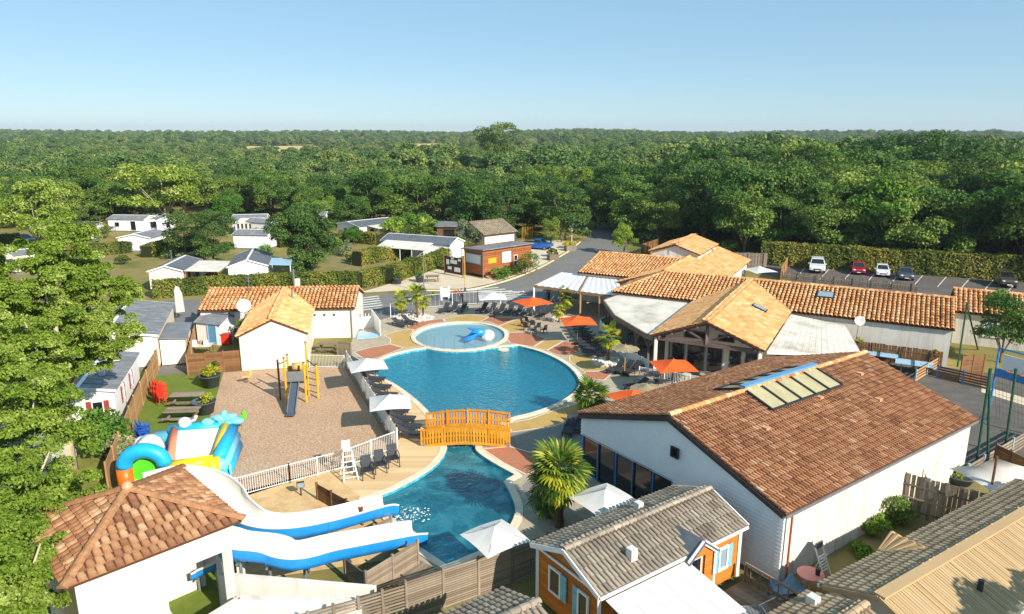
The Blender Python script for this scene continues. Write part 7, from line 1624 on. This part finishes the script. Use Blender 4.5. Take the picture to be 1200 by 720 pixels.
def goal(label, p0, p1, h_=2.2, board=True, depth=1.0):
    """blue steel multi-sport frame between two ground points; back stands 'depth' behind"""
    o = empty('sports_goal', (0, 0, 0), 0, label, 'sports goal'); a, b = Vector(p0[:2]), Vector(p1[:2]); d = (b - a).normalized(); n = Vector((-d.y, d.x)); 
    for p in (a, b): MB().tube([(*p, 0), (*p, h_ + (1.9 if board else 0))], .07, 8).build('post', 'blue_frame', o)
    MB().tube([(*a, h_), (*b, h_)], .06, 8).build('crossbar', 'blue_frame', o)
    if board:
        MB().tube([(*a, h_ + 1.9), (*b, h_ + 1.9)], .06, 8).build('top_bar', 'blue_frame', o); c = a.lerp(b, .42) - n * .35; w = 1.5
        bd = MB().bar((*(c - d * w / 2), h_ + 1.15), (*(c + d * w / 2), h_ + 1.15), .05, 1.05).build('backboard', 'paper', o)
        pts = [(*(c - n * .35 + Vector((math.cos(t), math.sin(t))) * .23), h_ + .75) for t in np.linspace(0, 6.28, 15)]; MB().tube(pts, .015, 5).build('hoop', 'pvc_orange', bd)
        MB().bar((*a.lerp(b, .03), h_ + .28), (*a.lerp(b, .97), h_ + .28), .05, .5).build('blue_panel', 'blue_frame', o)
        M = MB()
        for k in range(6): q = a.lerp(b, .3 + k * .13); M.ball((*(q - n * .04), h_ + .58), (.28, .05, .13), 8, 6)
        M.build('ochre_trim', 'pvc_orange', o); 
        M = MB(); 
        for k in range(14):
            t = k / 13; q = a.lerp(b, t) + n * depth; M.bar((*a.lerp(b, t), h_), (*q, 0), .014)
        for k in range(8): t = k / 7; M.bar((*(a.lerp(a + n * depth, t)), h_ * (1 - t)), (*(b.lerp(b + n * depth, t)), h_ * (1 - t)), .014)
        tag(M.build('goal_net', 'net', o), kind='stuff')
    return o
goal('tall blue basketball and goal frame with white backboard on the court', G(1157, 492), G(1215, 512), 3.2)
gl = goal('low blue goal frame partly hidden behind the hall roof', (26.6, 44.0), (28.6, 41.2), 1.6, False)
for p in ((26.6, 44.0), (28.6, 41.2)): MB().tube([(*p, 1.55), (p[0] - 1.0, p[1] - .7, 1.55), (p[0] - 1.0, p[1] - .7, 0)], .06, 8).build('back_frame', 'blue_frame', gl)
MB().slab([(26.6, 44.0, 1.6), (28.6, 41.2, 1.6), (27.6, 40.5, 1.6), (25.6, 43.3, 1.6)], .08).build('top_panel', 'blue_frame', gl)
def rail_fence(label, a, b, h_, n=5, m='wood_brown', post='blue_frame', pan=2):
    o = slat_fence(label, a, b, h_, pan, n, m, post, gap=.35, name='rail_fence'); return o
rail_fence('brown rail fence between the tennis tables and the court', G(1072, 448), G(1098, 432), 1.0, 4, 'wood_tan', 'blue_pale')
rail_fence('dark rail fence at the far end of the court', G(1098, 443), G(1158, 457), 1.05, 5)
slat_fence('tall dark vertical screen at the court far corner', G(1124, 447), G(1150, 446), 2.1, 2, 5, 'wood_brown', 'wood_brown', gap=.1)
rail_fence('pale post rail fence along the near side of the court', G(1132, 566), G(1215, 515), 1.1, 5, 'wood_grey', 'blue_pale', 5)
wp2 = psheet('court_kerb', .02, 'pavement', (1150, 452), (1205, 468), (1215, 480), (1150, 460))
def mast(label, feet, top, m='green_pole'):
    o = empty('net_mast', (0, 0, 0), 0, label, 'mast')
    for f in feet: MB().tube([f, top], .07, 8).build('leg', m, o)
    MB().tube([top - Vector((0, 0, .1)), top + Vector((0, 0, .25))], .09, 8).build('cap', m, o)
t_ = GV(1160, 437, G(1145, 550), (1, 0)); mast('green A-frame mast at the hall corner of the court', [G(1143, 550), G(1157, 548)], t_)
t_ = GV(1190, 437, G(1178, 532), (1, 0)); mast('single green net mast beside the basketball frame', [G(1177, 532)], t_)
t_ = GV(1133, 358, G(1126, 430), (1, 0)); mast('green A-frame mast standing against the annex wall', [G(1122, 430), G(1146, 410)], t_)
M = MB(); A_, B_ = G(1177, 532), G(1230, 480)
tag(M.bar((A_.x, A_.y, 5.0), (B_.x, B_.y, 5.0), .015).build('net_cable', 'metal_dark'), 'thin cable strung from the green net mast', 'cable')
# ================================================================ yard behind the hall
board_fence('tall weathered vertical board fence butting against the white hall wall', G(1046, 600), G(1200, 640), 2.3, 2.1, .2, 'wood_grey_v', 3, .02, seed=5)
tag(MB().bar((*G(1079, 573).xy, 0), (*G(1079, 573).xy, 3.0), .1).build('timber_post', 'wood_brown'), 'lone brown timber post above the board fence', 'post')
C = [G(1018 + k * 9, 622 - k * 5) for k in range(4)]
for k in range(4): bush('wild_shrub', ['wild shrub against the hall wall near the tall weeds', 'dark wild shrub in the board fence corner', 'leafy weed shrub beneath the board fence', 'small weed shrub beside the beige dormer'][k], [G(1025, 628), G(1040, 615), G(1052, 612), G(1010, 650)][k], [.8, 1.1, 1.0, .6][k], [1.0, 1.5, 1.4, .5][k], ['leaf_bright', 'leaf_dark', 'leaf_oak', 'leaf_bright'][k], 1000, 520 + k, .12)
pt = planter(1124, 566, 'low dark tub with bright yellow-green shrub at the hall corner', .75, .5, 'leaf_palm_yellow', False, 31)
ps = empty('plastic_table', (*G(948, 690).xy, .01), R(20), 'faded pink plastic garden table beside the white hall wall', 'table'); MB().lathe([(.05, .66), (.52, .68), (.56, .7), (.56, .73), (.5, .735), (.02, .735)], n=20).build('top', 'pink_plastic', ps, True)
for k in range(4): a = R(45 + k * 90); MB().tube([(math.cos(a) * .36, math.sin(a) * .36, 0), (math.cos(a) * .32, math.sin(a) * .32, .68)], .045, 8).build('leg', 'pink_plastic', ps)
ckp = ps.location + Vector((.25, -.1, .735)); tag(MB().lathe([(.09, 0), (.11, .28), (.11, .3), (.02, .3)], ckp, 12).build('black_pot', 'metal_dark'), 'small black pot on the pink garden table', 'pot')
fch = empty('folded_chair', (*G(961, 672).xy, .01), R(35), 'white folding chair leaning on the hall wall', 'chair')
for x in (-.26, .26): MB().bar((x, -.35, 0), (x, .2, 1.25), .05).build('frame_rail', 'metal_white', fch); MB().bar((x * .9, .25, 0), (x * .9, -.1, .9), .045).build('leg', 'metal_white', fch)
for k in range(6): MB().bar((-.24, -.22 + k * .05, .3 + k * .11), (.24, -.22 + k * .05, .3 + k * .11), .06, .02).build('slat', 'plastic_white', fch)
MB().box((0, .2, 1.3), (.5, .08, .28)).build('head_cushion', 'car_grey', fch)
M = MB(); c = G(925, 692); r_ = random.Random(3); vs = []; n = 9
for i in range(n):
    for j in range(n): x, y = i / (n - 1) - .5, j / (n - 1) - .5; vs.append((c.x + x * 1.5, c.y + y * .9, .05 + max(0, .75 - 2.4 * math.hypot(x, y)) * .9 + r_.uniform(0, .16)))
M.add(vs, [(i * n + j, i * n + j + 1, (i + 1) * n + j + 1, (i + 1) * n + j) for i in range(n - 1) for j in range(n - 1)]); tag(M.build('crumpled_tarp', 'tarp_blue', None, True), 'crumpled blue tarpaulin at the foot of the hall downpipe', 'tarp')
for k, (u, v) in enumerate(((905, 694), (915, 700), (898, 700))): tag(MB().box((*G(u, v).xy, .03), (.55, .5, .05), rz=.3 * k).build('paving_slab', 'resin_grey'), 'loose grey paving slab in the grass by the hall corner', 'slab', 'loose paving slabs')
# shade sail
ss = empty('shade_sail', (0, 0, 0), 0, 'white triangular shade sail stretched on poles beyond the board fence', 'shade sail')
cs = [G(1112, 549, 2.2), G(1168, 537, 3.6), G(1245, 556, 2.6), G(1183, 592, 1.9)]; n = 10; vs = []
for i in range(n + 1):
    for j in range(n + 1):
        s_, t = i / n, j / n; p = cs[0].lerp(cs[1], s_).lerp(cs[3].lerp(cs[2], s_), t); pin = .5 - abs(s_ - .5), .5 - abs(t - .5); ctr = (cs[0] + cs[1] + cs[2] + cs[3]) / 4
        e = 4 * (s_ * (1 - s_) if t in (0, 1) else 0) + 4 * (t * (1 - t) if s_ in (0, 1) else 0); p = p.lerp(ctr, .12 * (4 * s_ * (1 - s_) * abs(2 * t - 1) ** 3 + 4 * t * (1 - t) * abs(2 * s_ - 1) ** 3)); p.z += .06 * math.sin(s_ * 9 + t * 4) * 4 * s_ * (1 - s_); vs.append(p)
MB().add(vs, [(i * (n + 1) + j, i * (n + 1) + j + 1, (i + 1) * (n + 1) + j + 1, (i + 1) * (n + 1) + j) for i in range(n) for j in range(n)]).build('sail', 'white_cloth', ss, True)
for p in cs[1:]: MB().tube([(p.x, p.y, 0), (p.x, p.y, p.z + .1)], .06, 8).build('pole', 'wood_brown', ss)
MB().tube([cs[0], GV(1102, 541, HALL(HL, 0), HALL.a)], .015, 5).build('guy_rope', 'metal_white', ss)
slat_fence('brown timber side screen behind the shade sail', G(1163, 553), G(1215, 580), 1.7, 3, 6, 'wood_brown', 'wood_brown', gap=.05)
# restaurant furniture: white high tables behind the gable railing
for k in range(3):
    t = empty('bar_table', RF(3.2 + k * 1.9, -.6), 0, 'white terrace table behind the gable railing', 'table', 'white terrace tables'); MB().lathe([(.35, .72), (.35, .76), (.02, .76)], n=14).build('top', 'plastic_white', t); MB().tube([(0, 0, .02), (0, 0, .72)], .035, 8).build('stem', 'metal_white', t); MB().lathe([(.25, 0), (.22, .03)], n=12).build('foot', 'metal_white', t)
for k in range(5):
    t = empty('dining_table', RF(-6.3 + (k % 3) * 2.2, 4.8 + (k // 3) * 3.5), RF.ang, 'dark dining table under the membrane terrace roof', 'table', 'terrace dining tables'); MB().box((0, 0, .74), (1.2, .8, .05)).build('top', 'wood_brown', t)
    for x in (-.5, .5):
        for y in (-.3, .3): MB().bar((x, y, 0), (x, y, .72), .05).build('leg', 'metal_dark', t)
for k in range(4):
    t = empty('dining_table', G(660 + k * 17, 345 + k * 2.2), RF.ang, 'pale dining table beneath the pergola canopy', 'table', 'pergola dining tables'); MB().box((0, 0, .74), (1.4, .8, .05)).build('top', 'membrane', t)
    for x in (-.6, .6): MB().bar((x, 0, 0), (x, 0, .72), .08).build('leg', 'wood_brown', t)
# ---------------------------------------------------------------- summer haze
hz = MB().b2((-4200, -40, -2), (4200, 4300, 60)).build('haze', 'white_paint')
hm = bpy.data.materials.new('haze'); hm.use_nodes = True; t = hm.node_tree
t.nodes.remove(t.nodes['Principled BSDF']); pv = t.nodes.new('ShaderNodeVolumePrincipled'); pv.inputs['Color'].default_value = (.8, .88, 1, 1); pv.inputs['Density'].default_value = .00014; pv.inputs['Anisotropy'].default_value = .2
t.links.new(pv.outputs[0], t.nodes['Material Output'].inputs['Volume']); hz.data.materials.clear(); hz.data.materials.append(hm); tag(hz, 'thin pale summer haze in the distance', 'haze', kind='stuff')
